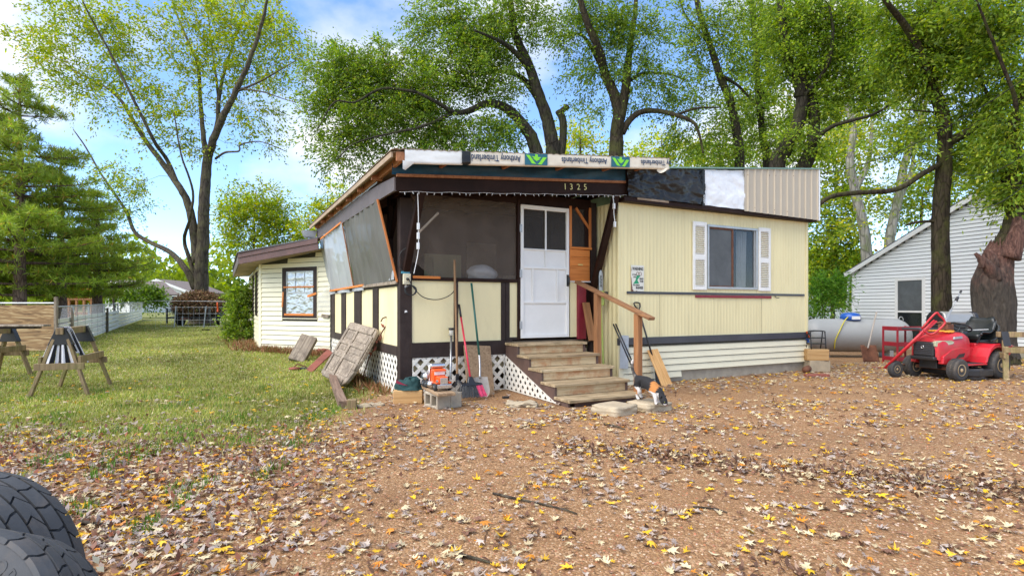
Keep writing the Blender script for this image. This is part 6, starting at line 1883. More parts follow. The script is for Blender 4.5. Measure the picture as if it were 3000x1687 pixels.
# barbecue grill
bq = thing('barbecue_grill', 'steel-lidded black barbecue grill with side shelf behind the mower', 'grill', (at(2785, 12.4).x, 12.4, gh(9, 12.4)), R(8))
zb = 0.86
lidp = [(-0.24, zb + 0.10), (-0.25, zb + 0.16), (-0.19, zb + 0.34), (-0.10, zb + 0.38), (0.12, zb + 0.38), (0.22, zb + 0.28), (0.24, zb + 0.10)]
MB().prism(lidp, lambda y, z: (-0.36, y, z), lambda y, z: (0.36, y, z)).build('lid', M['grill_steel'], bq, bevel=0.02)
for x0, x1 in ((-0.40, -0.362), (0.362, 0.50)):
    MB().prism(lidp, lambda y, z: (x0, y * 1.02, z), lambda y, z: (x1, y * 1.02, z + 0.004)).build('lid_end', M['black_satin'], bq, bevel=0.03)
MB().tube([(-0.30, -0.30, zb + 0.14), (0.30, -0.30, zb + 0.14)], 0.014, 8).build('lid_handle', M['steel'], bq)
MB().bx(-0.45, 0.52, -0.26, 0.26, zb - 0.12, zb + 0.098).build('firebox', M['black_satin'], bq, bevel=0.02)
for k in range(4):
    MB().lathe([(0.0, -0.03), (0.026, -0.03), (0.03, 0.0)], 12, (-0.3 + 0.2 * k, -0.265, zb - 0.02), 'Y').build('knob', M['chrome'], bq, smooth=True)
MB().bx(-1.0, -0.47, -0.24, 0.24, zb - 0.02, zb + 0.02).bx(-1.0, -0.47, -0.26, -0.24, zb - 0.14, zb + 0.02).build('side_shelf', M['black_band'], bq, bevel=0.008)
MB().bx(-0.40, 0.45, -0.2, 0.22, 0.1, zb - 0.12).build('cabinet', M['black_satin'], bq, bevel=0.01)
for x in (-0.38, 0.43):
    MB().bx(x - 0.03, x + 0.03, -0.22, 0.22, 0.0, 0.12).build('leg', M['black_satin'], bq, bevel=0.01)
# extension pole
pl = thing('telescoping_pole', 'silver telescoping pole standing slanted above the mower hood', 'pole', at(2740, 11.6))
e0, e1 = W(2738, 1000, 11.6), W(2816, 852, 11.9)
MB().tube([e0, e0.lerp(e1, 0.62)], 0.022, 8).build('outer_tube', M['galv'], pl, world=True, smooth=True)
MB().tube([e0.lerp(e1, 0.62), e1], 0.012, 8).build('inner_tube', M['galv'], pl, world=True, smooth=True)
MB().tube([e0.lerp(e1, 0.80), e0.lerp(e1, 0.87)], 0.03, 8).build('lock_collar', M['black_satin'], pl, world=True, smooth=True)
MB().tube([e0.lerp(e1, 0.96), e1], 0.022, 8).build('tip', M['black_satin'], pl, world=True, smooth=True)
MB().tube([Vector((e0.x - 0.2, e0.y, gh(e0.x, e0.y))), e0], 0.022, 8).build('outer_tube', M['galv'], pl, world=True, smooth=True)

# propane tank
TD = 16.0
tc = at(2503, TD)
tkk = thing('propane_tank', 'grey horizontal propane tank with a blue dome cover by the white house', 'propane tank', (tc.x, TD, tc.z), R(-6))
r_ = 0.47
prof = [(0.0, -1.48)] + [(r_ * math.sin(a), -1.08 - 0.40 * math.cos(a)) for a in np.linspace(0.12, math.pi / 2, 9)] + [(r_ * math.sin(a), 1.08 + 0.40 * math.cos(a)) for a in np.linspace(math.pi / 2, 0.12, 9)] + [(0.0, 1.48)]
MB().lathe(prof, 40, (0, 0, 0.62), 'X').build('shell', M['tank'], tkk, smooth=True)
MB().lathe([(0.26, 0.0), (0.265, 0.10), (0.23, 0.18), (0.12, 0.215), (0.0, 0.22)], 24, (-0.12, -0.02, 1.05)).build('dome', M['blue_plastic'], tkk, smooth=True)
MB().bx(-0.20, 0.02, -0.30, -0.275, 1.08, 1.17).build('dome_label', M['white_paint'], tkk)
for x in (-0.85, 0.85):
    MB().bx(x - 0.05, x + 0.05, -0.30, 0.30, 0.0, 0.22).build('foot', M['galv'], tkk, bevel=0.01)
for x in (-1.2, 1.25):
    MB().tube([(x + 0.06 * math.cos(a), 0, 1.05 + 0.10 * math.sin(a)) for a in np.linspace(0, math.pi, 10)], 0.012, 6).build('lifting_lug', M['tank'], tkk)
MB().tube(smooth_path([(-0.25, -0.2, 1.16), (-0.42, -0.34, 1.04), (-0.62, -0.475, 0.75), (-0.72, -0.47, 0.50), (-0.70, -0.36, 0.25)], 6), 0.016, 6).build('hose', M['yellow_hose'], tkk, smooth=True)
# rusty square shovel
p = G(2548, 1060)
rs = thing('square_shovel', 'rusty square shovel with a worn wooden handle leaning on the tank', 'shovel', p)
s0, s1 = p + Vector((0, 0.05, 0.40)), W(2568, 914, 15.3)
o = plank('handle', M['handle_grey'], s0 - (s1 - s0).normalized() * 0.1, s1, 0.036, 0.036, bevel=0.012)
o.matrix_world = Matrix.Translation(-Vector(rs.location)) @ o.matrix_world; o.parent = rs
MB().grid(10, 8, lambda a, b: (p.x + (a - 0.5) * 0.40, p.y - 0.03 + 0.14 * b + 0.05 * (abs(a - 0.5) * 2) ** 2 * -1, p.z + 0.0 + 0.42 * b - (0.05 if b == 1 and 0.3 < a < 0.7 else 0))).build('blade', M['rust'], rs, world=True, smooth=True).modifiers.new('t', 'SOLIDIFY').thickness = 0.008
# stacked wood blocks, small folding step
p = G(2402, 1090)
blk = MB().bx(-0.22, 0.22, -0.16, 0.16, 0, 0.235)
for k, (dx, rz, lab) in enumerate(((0.0, 0.08, 'lower of two stacked tan blocks at the trailer corner'), (-0.02, -0.05, 'upper of two stacked tan blocks at the trailer corner'))):
    o = link('timber_block', blk.mesh('timber_block'), M['stone'] if k == 0 else M['tan_wood'], None, (p.x + dx, p.y + 0.16, p.z + 0.236 * k), rz, 0.008)
    tag(o, lab, 'block', 'stacked blocks')
fs = thing('folding_step', 'black folding step stool standing on the stacked blocks', 'step stool', (p.x, p.y + 0.16, p.z + 0.473), 0.1)
for y, tilt in ((-0.1, 0.03), (0.08, -0.06)):
    arch = [(-0.16, y, 0.0), (-0.16, y + tilt, 0.30), (-0.13, y + tilt, 0.37), (0.13, y + tilt, 0.37), (0.16, y + tilt, 0.30), (0.16, y, 0.0)]
    MB().tube(smooth_path(arch, 4), 0.012, 6).build('frame', M['black_satin'], fs, smooth=True)
for z in (0.10, 0.22):
    MB().bx(-0.15, 0.15, -0.11, 0.06, z, z + 0.02).build('tread', M['black_satin'], fs, bevel=0.004)
p = G(2362, 1093)
MB().tube([p + Vector((-0.02, 0.0, 0.07)), p + Vector((0.22, 0.30, 0.07))], 0.065, 14).solo('clay_pipe', M['rust'], 'short brown pipe lying at the foot of the trailer corner', 'pipe', smooth=True)
p = G(2393, 1103)
MB().box(p + Vector((0, 0, 0.025)), (0.42, 0.18, 0.05), Matrix.Rotation(0.1, 3, 'Z')).solo('red_paver', M['rust_red'], 'flat dull red paver on the gravel in front of the stacked blocks', 'paver', bevel=0.006)
p = G(2585, 1078)
plank('scrap_board', M['rust_red'], p + Vector((-0.15, 0.1, 0.012)), p + Vector((0.12, -0.2, 0.012)), 0.10, 0.02, 'small pinkish board lying flat left of the hand truck wheels', 'board', face=(0, 0, 1))

# ------------------------------------------------------------------ white neighbour house
NA = W(2498, 898, 21.0)
nd = Vector((0.30, -0.954, 0)).normalized()
NR = math.atan2(nd.y, nd.x)
nb = thing('neighbor_house', 'white vinyl-sided neighbor house with a dark gable roof on the right', 'house', (NA.x, NA.y, -0.15), NR)
NL = 10.0
pitch = 2.40 / 5.0
ez = 2.82
def nz_(s): return ez + pitch * (s if s < 5.0 else 10.0 - s)
nw = MB().prism([(0, 0), (NL, 0), (NL, nz_(NL)), (5, nz_(5)), (0, ez)], lambda x, z: (x, 0.01, z), lambda x, z: (x, 0.06, z)).build('gable_wall', M['lap_shade'], nb)
nw0, nw1, nwz0, nwz1 = 1.78, 2.62, 0.42, 2.38
z = 0.25
while z < nz_(5) - 0.1:
    h = 0.118
    s0 = 0.07 if z + h < ez else (z + h - ez) / pitch + 0.03
    s1 = NL - s0
    if s1 - s0 > 0.2:
        if z + h > nwz0 and z < nwz1:
            lap(nw, M['white_vinyl'], s0, nw0 - 0.10, z, h, d=0.024, gap=0.016)
            lap(nw, M['white_vinyl'], nw1 + 0.10, s1, z, h, d=0.024, gap=0.016)
        else:
            lap(nw, M['white_vinyl'], s0, s1, z, h, d=0.024, gap=0.016)
    z += h
MB().bx(-0.02, 0.08, -0.03, 0.0, 0.2, ez).build('corner_trim', M['white_vinyl'], nw, bevel=0.004)
MB().bx(-0.01, 0.0, 0.0, 9.0, 0.0, ez).build('side_wall', M['white_vinyl'], nb)
MB().bx(0.0, NL, 0.0, 0.03, 0.0, 0.25).build('foundation', M['concrete'], nb)
wn_ = MB()
for a in ((nw0 - 0.10, nw1 + 0.10, nwz1, nwz1 + 0.10), (nw0 - 0.10, nw1 + 0.10, nwz0 - 0.08, nwz0), (nw0 - 0.10, nw0, nwz0, nwz1), (nw1, nw1 + 0.10, nwz0, nwz1), (nw0, nw1, 1.30, 1.36)):
    wn_.bx(a[0], a[1], -0.035, 0.0, a[2], a[3])
wn_ = wn_.build('window', M['white_paint'], nb, bevel=0.004)
MB().bx(nw0, nw1, -0.012, -0.008, 1.36, nwz1).build('pane', M['screen_white'], wn_)
MB().bx(nw0, nw1, -0.016, -0.012, nwz0, 1.30).build('pane', M['pane'], wn_)
MB().bx(nw0, nw1, -0.004, 0.0, nwz0, nwz1).build('blind', M['room_dark'], wn_)
for sgn in (0, 1):
    x0, x1 = (-0.22, 5.0) if sgn == 0 else (NL + 0.22, 5.0)
    za = ez - 0.22 * pitch + 0.02
    zb_ = nz_(5) + 0.02
    MB().add([(x0, -0.16, za), (x1, -0.16, zb_), (x1, 9.0, zb_), (x0, 9.0, za), (x0, -0.16, za + 0.06), (x1, -0.16, zb_ + 0.06), (x1, 9.0, zb_ + 0.06), (x0, 9.0, za + 0.06)],
             [(3, 2, 1, 0), (4, 5, 6, 7), (0, 1, 5, 4), (1, 2, 6, 5), (2, 3, 7, 6), (3, 0, 4, 7)]).build('roof_slope', M['shingle'], nb)
    MB().add([(x0, -0.165, za - 0.14), (x1, -0.165, zb_ - 0.14), (x1, -0.13, zb_ - 0.14), (x0, -0.13, za - 0.14), (x0, -0.165, za + 0.015), (x1, -0.165, zb_ + 0.015), (x1, -0.13, zb_ + 0.015), (x0, -0.13, za + 0.015)],
             [(3, 2, 1, 0), (4, 5, 6, 7), (0, 1, 5, 4), (1, 2, 6, 5), (2, 3, 7, 6), (3, 0, 4, 7)]).build('rake_board', M['white_paint'], nb)
MB().tube([(-0.20, 0.1, ez - 0.1), (-0.24, 0.1, ez - 0.3), (-0.45, 0.1, 0.1)], 0.045, 8).build('downspout', M['white_vinyl'], nb)
MB().bx(-0.30, -0.16, -0.1, 9.0, ez - 0.12, ez - 0.02).build('gutter', M['white_vinyl'], nb, bevel=0.01)
# ------------------------------------------------------------------ foliage helpers
def leaf_mesh(name, C, L, Wd, cols, up=0.35, fold=0.18, droop=0.0, dirs=None):
    """C (n,3) leaf bases, one folded four-corner face each, colour on every corner"""
    n = len(C)
    d = rng.normal(size=(n, 3))
    if dirs is not None:
        d = d * 0.42 + dirs
    d[:, 2] -= droop
    d /= np.linalg.norm(d, axis=1, keepdims=True)
    u = rng.normal(size=(n, 3)) + np.array([0, 0, up * 3])
    s = np.cross(d, u)
    s /= np.linalg.norm(s, axis=1, keepdims=True) + 1e-9
    nn = np.cross(s, d)
    L = L * rng.uniform(0.7, 1.3, size=(n, 1))
    w = Wd * rng.uniform(0.7, 1.3, size=(n, 1))
    V = np.empty((n, 4, 3))
    V[:, 0] = C
    V[:, 1] = C + d * L * 0.45 + s * w * 0.5 + nn * w * fold
    V[:, 2] = C + d * L
    V[:, 3] = C + d * L * 0.45 - s * w * 0.5 + nn * w * fold
    me = bpy.data.meshes.new(name)
    me.vertices.add(n * 4)
    me.vertices.foreach_set('co', V.reshape(-1).astype(np.float32))
    me.loops.add(n * 4)
    me.loops.foreach_set('vertex_index', np.arange(n * 4, dtype=np.int32))
    me.polygons.add(n)
    me.polygons.foreach_set('loop_start', np.arange(0, n * 4, 4, dtype=np.int32))
    me.polygons.foreach_set('loop_total', np.full(n, 4, dtype=np.int32))
    ca = me.attributes.new('lc', 'FLOAT_COLOR', 'POINT')
    cc = np.ones((n, 4, 4), np.float32)
    cc[:, :, :3] = cols[:, None, :]
    ca.data.foreach_set('color', cc.reshape(-1))
    me.update()
    me.validate()
    return me

def palette(n, pal, wts, jit=0.18):
    pal = np.array(pal)
    idx = rng.choice(len(pal), size=n, p=np.array(wts) / sum(wts))
    c = pal[idx] * rng.uniform(1 - jit, 1 + jit, size=(n, 1)) * rng.uniform(0.93, 1.07, size=(n, 3))
    return np.clip(c, 0, 1)

GREEN = [(0.085, 0.15, 0.02), (0.145, 0.23, 0.028), (0.21, 0.30, 0.035), (0.29, 0.36, 0.04)]
YGREEN = [(0.20, 0.28, 0.025), (0.30, 0.37, 0.03), (0.40, 0.43, 0.035), (0.44, 0.38, 0.03), (0.14, 0.22, 0.022)]
YELLOW = [(0.28, 0.36, 0.025), (0.42, 0.46, 0.035), (0.56, 0.50, 0.035), (0.18, 0.27, 0.022)]

def make_tree(name, label, base, limbs, blobs, leafL, leafW, pal, wts, bark, D, density=1.0, droop=0.3, group=None, sig=0.32, per=46, mat=None, ground=True, twig_r=0.012, trunk_n=14):
    """limbs: list of (points [(px, py, depth offset)], r0, r1); the first is the trunk.
    blobs: (px, py, rx, ry, clumps[, dd, rd]) in photo pixels at depth D"""
    bx_ = W(base, HOR, D)
    z0 = gh(bx_.x, D)
    t = thing(name, label, 'tree', (bx_.x, D, z0), 0, group)
    off = np.array([bx_.x, D, z0])
    samples = []
    for li, (pts, r0, r1) in enumerate(limbs):
        P = []
        for q in pts:
            d = D + (q[2] if len(q) > 2 else 0)
            w = W(q[0], q[1], d)
            P.append((w.x, w.y, w.z))
        if li == 0 and ground:
            w = W(pts[0][0], HOR, D)
            P = [(w.x, D, z0 - 0.1), (w.x, D, z0 + 0.25)] + [p for p in P if p[2] > z0 + 0.6]
        sp = smooth_path(P, 6)
        n = len(sp)
        rad = []
        for i in range(n):
            f = i / (n - 1)
            r_ = r0 + (r1 - r0) * f ** 0.8
            if li == 0 and ground:
                r_ *= 1 + 0.55 * max(0, 1 - (sp[i][2] - z0) / 0.9) ** 2 if sp[i][2] - z0 < 0.9 else 1
            rad.append(r_ * (1 + 0.06 * noise.noise(Vector((i * 0.9, li, D)))))
        w_ = 0.03 * r0 / 0.3
        sp2 = [Vector(p) + Vector((noise.noise(Vector((i * 0.5, li, 1))) * w_, noise.noise(Vector((i * 0.5, li, 2))) * w_, 0)) for i, p in enumerate(sp)]
        MB().tube([p - Vector(off) for p in sp2], rad, trunk_n if r0 > 0.15 else 8).build('trunk' if li == 0 else 'limb', bark, t, smooth=True)
        for i in range(0, n):
            if i > n * 0.25 or li > 0:
                samples.append((*sp[i], rad[i]))
    S = np.array(samples)
    tw = MB()
    leaves, tone, dirs = [], [], []
    clumps = []
    blobs = list(blobs)
    for pts, r0, r1 in limbs:                       # leafy tops above the picture edge
        e = pts[-1]
        if e[1] < 30:
            blobs.append((e[0], e[1] - 50, 110, 90, 16, e[2] if len(e) > 2 else 0.0))
    for bl in blobs:
        px, py, rx, ry, nc = bl[:5]
        dd = bl[5] if len(bl) > 5 else 0.0
        rd = bl[6] if len(bl) > 6 else (rx + ry) / 2 / FPX * D
        c0 = np.array(W(px, py, D + dd))
        R3 = np.array([rx / FPX * D, rd, ry / FPX * D])
        nc = max(1, int(nc * density))
        q = rng.normal(size=(nc, 3))
        q /= np.linalg.norm(q, axis=1, keepdims=True)
        q *= rng.uniform(0.0, 1.0, size=(nc, 1)) ** 0.42
        clumps.append(c0 + q * R3)
    CC = np.concatenate(clumps)
    d0 = np.array([np.min(np.linalg.norm(S[:, :3] - c, axis=1)) for c in CC])
    nodes = np.empty((len(S) + len(CC), 4))
    nodes[:len(S)] = S
    cnt = len(S)
    for ci in np.argsort(d0):                       # grow outwards: each spray hangs on the nearest wood already there
        c = CC[ci]
        sub = nodes[:cnt]
        dist = np.linalg.norm(sub[:, :3] - c, axis=1) + np.maximum(0, sub[:, 2] - c[2]) * 0.6
        k = int(np.argmin(dist))
        a = sub[k, :3]
        ln = np.linalg.norm(c - a)
        mid = (a + c) / 2 + np.array([0, 0, 0.08 * ln]) + rng.normal(size=3) * 0.08 * ln
        tr = min(twig_r, max(0.004, sub[k, 3] * 0.55))
        tw.tube([Vector(a - off), Vector(mid - off), Vector(c - off)], [tr, tr * 0.75, tr * 0.5], 4, cap=False)
        nodes[cnt] = (*c, tr * 0.8)
        cnt += 1
        s_ = sig * rng.uniform(0.7, 1.35)
        nb = max(3, int(per * rng.uniform(0.6, 1.4) / 10))
        outw = (c - a) / (ln + 1e-6)
        bd = rng.normal(size=(nb, 3)) * np.array([1, 1, 0.6]) + outw * 0.9
        bd /= np.linalg.norm(bd, axis=1, keepdims=True)
        bl_ = s_ * rng.uniform(1.2, 2.8, size=(nb, 1))
        t_ = np.tile(np.linspace(0.12, 1.0, 10), nb)[:, None]
        D_ = np.repeat(bd, 10, axis=0)
        L_ = np.repeat(bl_, 10, axis=0)
        pts = c + D_ * L_ * t_ - np.array([0, 0, 1]) * (L_ * t_ ** 2 * 0.35 * droop * 2) + rng.normal(size=(nb * 10, 3)) * 0.05 * leafL / 0.1
        leaves.append(pts - off)
        dirs.append(D_)
        tone.append(np.full(nb * 10, rng.uniform(0.72, 1.28)))
        for e in range(3):                          # fine twigs inside the spray
            tip = c + bd[e] * bl_[e] * 0.8
            tw.tube([Vector(c - off), Vector(tip - off)], [tr * 0.45, tr * 0.2], 3, cap=False)
    LV = np.concatenate(leaves)
    TN = np.concatenate(tone)[:, None]
    cols = np.clip(palette(len(LV), pal, wts) * TN, 0, 1)
    me = leaf_mesh('crown', LV, leafL, leafW, cols, droop=droop, dirs=np.concatenate(dirs))
    co = link('crown', me, mat or M['leaf'], t)
    tag(co, kind='stuff')
    tag(tw.build('twigs', bark, t), kind='stuff')
    return t

# --- big half-bare maple on the left, behind the brush pile
make_tree('maple_tree', 'tall spreading maple with thin yellow-green leaves behind the brush pile', 590, [
    ([(590, 900), (590, 800), (595, 690), (600, 560), (608, 470), (622, 420, -0.5), (650, 350, -1), (690, 270, -1.5), (730, 180, -2), (770, 60, -2.5), (790, -60, -3)], 0.50, 0.05),
    ([(578, 770), (565, 660), (548, 590), (520, 540), (470, 470, 1), (425, 410, 1.5), (385, 345, 2), (350, 290, 2.5), (300, 250, 3), (230, 215, 3.5), (150, 160, 4)], 0.26, 0.03),
    ([(520, 540), (490, 470), (455, 420, -1), (420, 350, -1.5), (370, 250, -2), (320, 150, -2), (270, 60, -2.5), (230, -20, -3)], 0.13, 0.03),
    ([(608, 470), (600, 430), (594, 380), (586, 280, 1), (580, 190, 1), (550, 120, 1.5), (510, 20, 2), (490, -60, 2)], 0.17, 0.04),
    ([(640, 370), (640, 300), (655, 220, 1.5), (680, 140, 2), (712, 40, 2.5), (730, -60, 3)], 0.14, 0.03),
    ([(622, 420), (640, 330, 2), (636, 250, 2), (622, 150, 3), (612, 60, 3), (600, -50, 3)], 0.12, 0.03),
    ([(572, 845), (545, 790), (500, 740, 1), (440, 710, 2), (395, 680, 2.5), (370, 620, 3), (330, 560, 3), (290, 500, 3.5), (250, 430, 4), (215, 380, 4)], 0.19, 0.03),
    ([(580, 830), (552, 750), (540, 700), (556, 640, -1), (565, 560, -1.5), (530, 450, -2), (510, 330, -2)], 0.14, 0.03),
    ([(632, 465), (660, 447, -1), (700, 443, -1.5), (705, 425, -1.5), (760, 415, -2), (830, 440, -2.5)], 0.07, 0.02),
    ([(690, 270, -1.5), (760, 240, -2), (830, 200, -2.5), (880, 170, -3)], 0.07, 0.015),
    ([(700, 260, -1.5), (770, 270, -2.2), (830, 290, -2.5), (900, 310, -3)], 0.05, 0.015),
], [(250, 90, 130, 110, 62), (130, 130, 100, 50, 32), (180, 210, 110, 60, 30), (330, 200, 120, 90, 52), (410, 300, 110, 70, 34), (330, 60, 90, 80, 30), (480, 110, 70, 100, 20), (600, 60, 110, 110, 62), (720, 70, 110, 100, 66), (810, 110, 80, 110, 50), (560, 190, 90, 80, 30), (690, 200, 110, 70, 40), (780, 230, 80, 60, 24), (620, 300, 120, 70, 24), (480, 380, 100, 60, 22), (560, 430, 90, 50, 12), (720, 390, 100, 60, 16), (240, 300, 80, 40, 10), (800, 320, 60, 40, 8), (320, 500, 90, 50, 12), (380, 560, 60, 50, 10)],
    0.17, 0.088, YGREEN, [3, 4, 3, 1, 2], M['bark_grey'], 31.0, density=1.15, sig=0.46, per=50, droop=0.4)

# --- pines on the far side of the left fence
def make_pine(label, px, D, toppy, rmax, nw, seed, lean=0.0):
    r_ = random.Random(seed)
    b = at(px, D)
    t = thing('pine_tree', label, 'tree', b, 0, 'pines behind the left fence')
    Ht = CAM_H + (HOR - toppy) / FPX * D - b.z
    trunk = [(lean * (z / Ht) ** 2, 0, z) for z in np.linspace(-0.1, Ht, 24)]
    MB().tube(trunk, [0.24 * (1 - i / 23) + 0.02 for i in range(24)], 12).build('trunk', M['bark_pine'], t, smooth=True)
    br_, tips, tone = MB(), [], []
    z = 1.5
    while z < Ht - 0.2:
        f = (z - 1.5) / (Ht - 1.5)
        ln0 = rmax * (1 - f) ** 0.75 * (0.75 + 0.25 * min(1, f * 6)) + 0.25
        for k in range(r_.randint(4, 6)):
            a = r_.random() * 6.283
            ln = ln0 * r_.uniform(0.65, 1.15)
            p0 = Vector((lean * (z / Ht) ** 2, 0, z))
            dv = Vector((math.cos(a), math.sin(a), 0))
            pts = [p0 + dv * (ln * s) + Vector((0, 0, ln * (0.10 * s - 0.22 * s * s + 0.22 * s ** 3))) for s in (0, 0.25, 0.5, 0.75, 1.0)]
            br_.tube(pts, [0.045 * (1 - 0.8 * s) * (0.4 + ln / rmax) for s in (0, 0.25, 0.5, 0.75, 1)], 5, cap=False)
            tonek = r_.uniform(0.7, 1.25)
            for s in np.linspace(0.28, 1.0, max(3, int(ln * 4.2))):
                i = min(3, int(s * 4)); tt = s * 4 - i
                c = pts[i].lerp(pts[i + 1], tt)
                for e in range(3):
                    side = Vector((-dv.y, dv.x, 0)) * r_.uniform(-1, 1) * 0.55 * ln * (1.1 - s) * 0.9
                    q = c + side + Vector((0, 0, r_.uniform(-0.06, 0.14)))
                    tips.append(q); tone.append(tonek)
        z += r_.uniform(0.34, 0.50)
    T = np.array([tuple(p) for p in tips])
    per = nw
    C = np.repeat(T, per, axis=0)
    tn = np.repeat(np.array(tone), per)[:, None]
    cols = palette(len(C), [(0.17, 0.24, 0.03), (0.26, 0.34, 0.04), (0.34, 0.42, 0.055), (0.46, 0.27, 0.07)], [3, 4, 3, 0.35]) * tn
    me = leaf_mesh('needles', C, 0.26, 0.030, np.clip(cols, 0, 1), up=0.2, droop=-0.35)
    tag(link('needles', me, M['needle'], t), kind='stuff')
    tag(br_.build('branches', M['bark_pine'], t), kind='stuff')
make_pine('tallest pine at the left edge behind the plywood gate', 58, 22.0, 215, 3.7, 16, 3, 0.0)
make_pine('middle pine behind the left end of the fence', 178, 24.5, 430, 3.4, 15, 8)
make_pine('rightmost and shortest pine behind the white fence planks', 285, 27.0, 560, 2.6, 15, 12)
make_pine('pine cut by the left picture edge', -90, 23.0, 300, 3.6, 14, 21)

# --- dense green elm behind the porch
make_tree('elm_tree', 'dense dark green elm spreading over the porch roof', 1620, [
    ([(1622, 480), (1618, 420), (1600, 340), (1572, 260), (1545, 180), (1512, 110), (1500, 40), (1490, -60)], 0.34, 0.08),
    ([(1580, 480), (1560, 410), (1535, 370), (1500, 330), (1460, 308), (1420, 305), (1375, 325, -0.3), (1330, 330, -0.6), (1280, 300, -1.0), (1220, 270, -1.3)], 0.24, 0.04),
    ([(1556, 210), (1520, 165, -0.5), (1480, 130, -1), (1440, 110, -1.5), (1390, 90, -2)], 0.12, 0.03),
    ([(1585, 300), (1530, 230, 0.5), (1470, 210, 1), (1400, 220, 1), (1330, 230, 1)], 0.13, 0.03),
    ([(1220, 270, -1.3), (1120, 260, -1.6), (1040, 300, -2), (980, 300, -2.2), (930, 380, -2.4)], 0.05, 0.015),
    ([(1330, 330, -0.6), (1240, 370, -1), (1150, 390, -1.2), (1040, 420, -1.4), (985, 470, -1.5)], 0.06, 0.015),
    ([(1640, 480), (1650, 400), (1648, 350), (1636, 325)], 0.13, 0.12),
    ([(1640, 330), (1655, 318), (1664, 312)], 0.09, 0.10),
], [(990, 190, 100, 55, 48), (950, 280, 70, 70, 36), (1050, 240, 100, 80, 58), (1150, 200, 100, 80, 52), (1140, 330, 120, 80, 70), (1030, 360, 90, 80, 38), (1000, 470, 70, 80, 22), (1240, 260, 100, 90, 64), (1260, 380, 120, 70, 62), (1370, 400, 110, 60, 44), (1340, 180, 110, 90, 64), (1300, 60, 90, 80, 46), (1420, 80, 110, 100, 66), (1450, 220, 110, 80, 56), (1540, 40, 90, 90, 40), (1480, 380, 90, 60, 24), (1210, 130, 50, 50, 10), (930, 370, 40, 60, 10), (1100, 420, 90, 60, 20)],
    0.105, 0.048, GREEN + [(0.24, 0.22, 0.05)], [3, 4, 4, 2, 0.5], M['bark_black'], 18.5, density=0.9, sig=0.30, per=120, droop=0.5, twig_r=0.010)

# --- elm behind the door end of the porch
make_tree('elm_tree', 'straight-trunked elm rising behind the right end of the porch roof', 1808, [
    ([(1806, 490), (1806, 400), (1812, 330), (1800, 280), (1772, 215), (1756, 150, -0.5), (1725, 80, -0.8), (1700, 0, -1), (1690, -60, -1)], 0.30, 0.07),
    ([(1814, 350), (1830, 280), (1838, 210), (1846, 140, 0.6), (1858, 60, 0.8), (1868, -60, 1)], 0.19, 0.06),
    ([(1822, 390), (1845, 352), (1880, 328), (1930, 326, -0.3), (1980, 338, -0.6), (2030, 358, -0.8), (2050, 400, -0.8), (2060, 450, -0.8)], 0.12, 0.03),
    ([(1772, 215), (1720, 120, 0.5), (1690, 100, 0.8), (1640, 110, 1)], 0.09, 0.02),
    ([(1838, 240), (1890, 215, 0.5), (1960, 218, 0.8), (2020, 240, 1)], 0.07, 0.02),
    ([(1980, 338, -0.6), (2040, 318, -0.6), (2110, 315, -0.6)], 0.05, 0.02),
], [(1690, 60, 90, 80, 46), (1780, 60, 90, 80, 46), (1860, 90, 80, 90, 36), (1720, 170, 90, 60, 26), (1850, 200, 90, 60, 26), (1930, 170, 60, 60, 12), (1940, 240, 70, 50, 18), (1690, 250, 70, 60, 12), (2000, 300, 70, 50, 18), (2020, 400, 60, 60, 18), (1740, 300, 60, 40, 8), (1880, 300, 60, 30, 6)],
    0.105, 0.046, GREEN, [3, 4, 4, 2], M['bark'], 18.0, density=0.9, sig=0.30, per=90, droop=0.6, twig_r=0.009)

# --- dark stand of trees behind the trailer
make_tree('leaning_tree', 'dark trunk leaning left behind the black roof sheet of the trailer', 2160, [
    ([(2168, 520), (2160, 400), (2140, 300), (2108, 220), (2080, 130), (2052, 50), (2030, -60)], 0.21, 0.08),
    ([(2120, 225), (2160, 250), (2200, 290), (2240, 320)], 0.06, 0.03),
    ([(2085, 140), (2045, 90, 0.5), (2005, 40, 0.8), (1985, -30, 1)], 0.05, 0.03),
], [(2030, 60, 60, 80, 26), (2090, 110, 60, 80, 28), (2150, 190, 70, 80, 28), (2060, 230, 60, 60, 14), (2130, 330, 70, 70, 24), (2100, 440, 80, 50, 24), (2170, 60, 60, 70, 24)],
    0.105, 0.050, GREEN, [2, 4, 4, 3], M['bark_black'], 19.0, density=1.0, sig=0.28, per=74, droop=0.5)
make_tree('slender_tree', 'slender dark trunk between the leaning tree and the forked tree', 2240, [
    ([(2248, 520), (2235, 400), (2222, 280), (2215, 150), (2205, 40), (2195, -60)], 0.17, 0.08),
    ([(2225, 300), (2255, 240), (2270, 170), (2265, 90)], 0.07, 0.03),
], [(2230, 60, 70, 70, 40), (2250, 180, 70, 80, 40), (2210, 300, 60, 70, 26), (2260, 400, 60, 60, 26), (2180, 420, 50, 60, 16)],
    0.105, 0.050, GREEN + YGREEN[:2], [2, 4, 4, 3, 1, 1], M['bark_black'], 20.5, density=1.0, sig=0.28, per=74, droop=0.5)
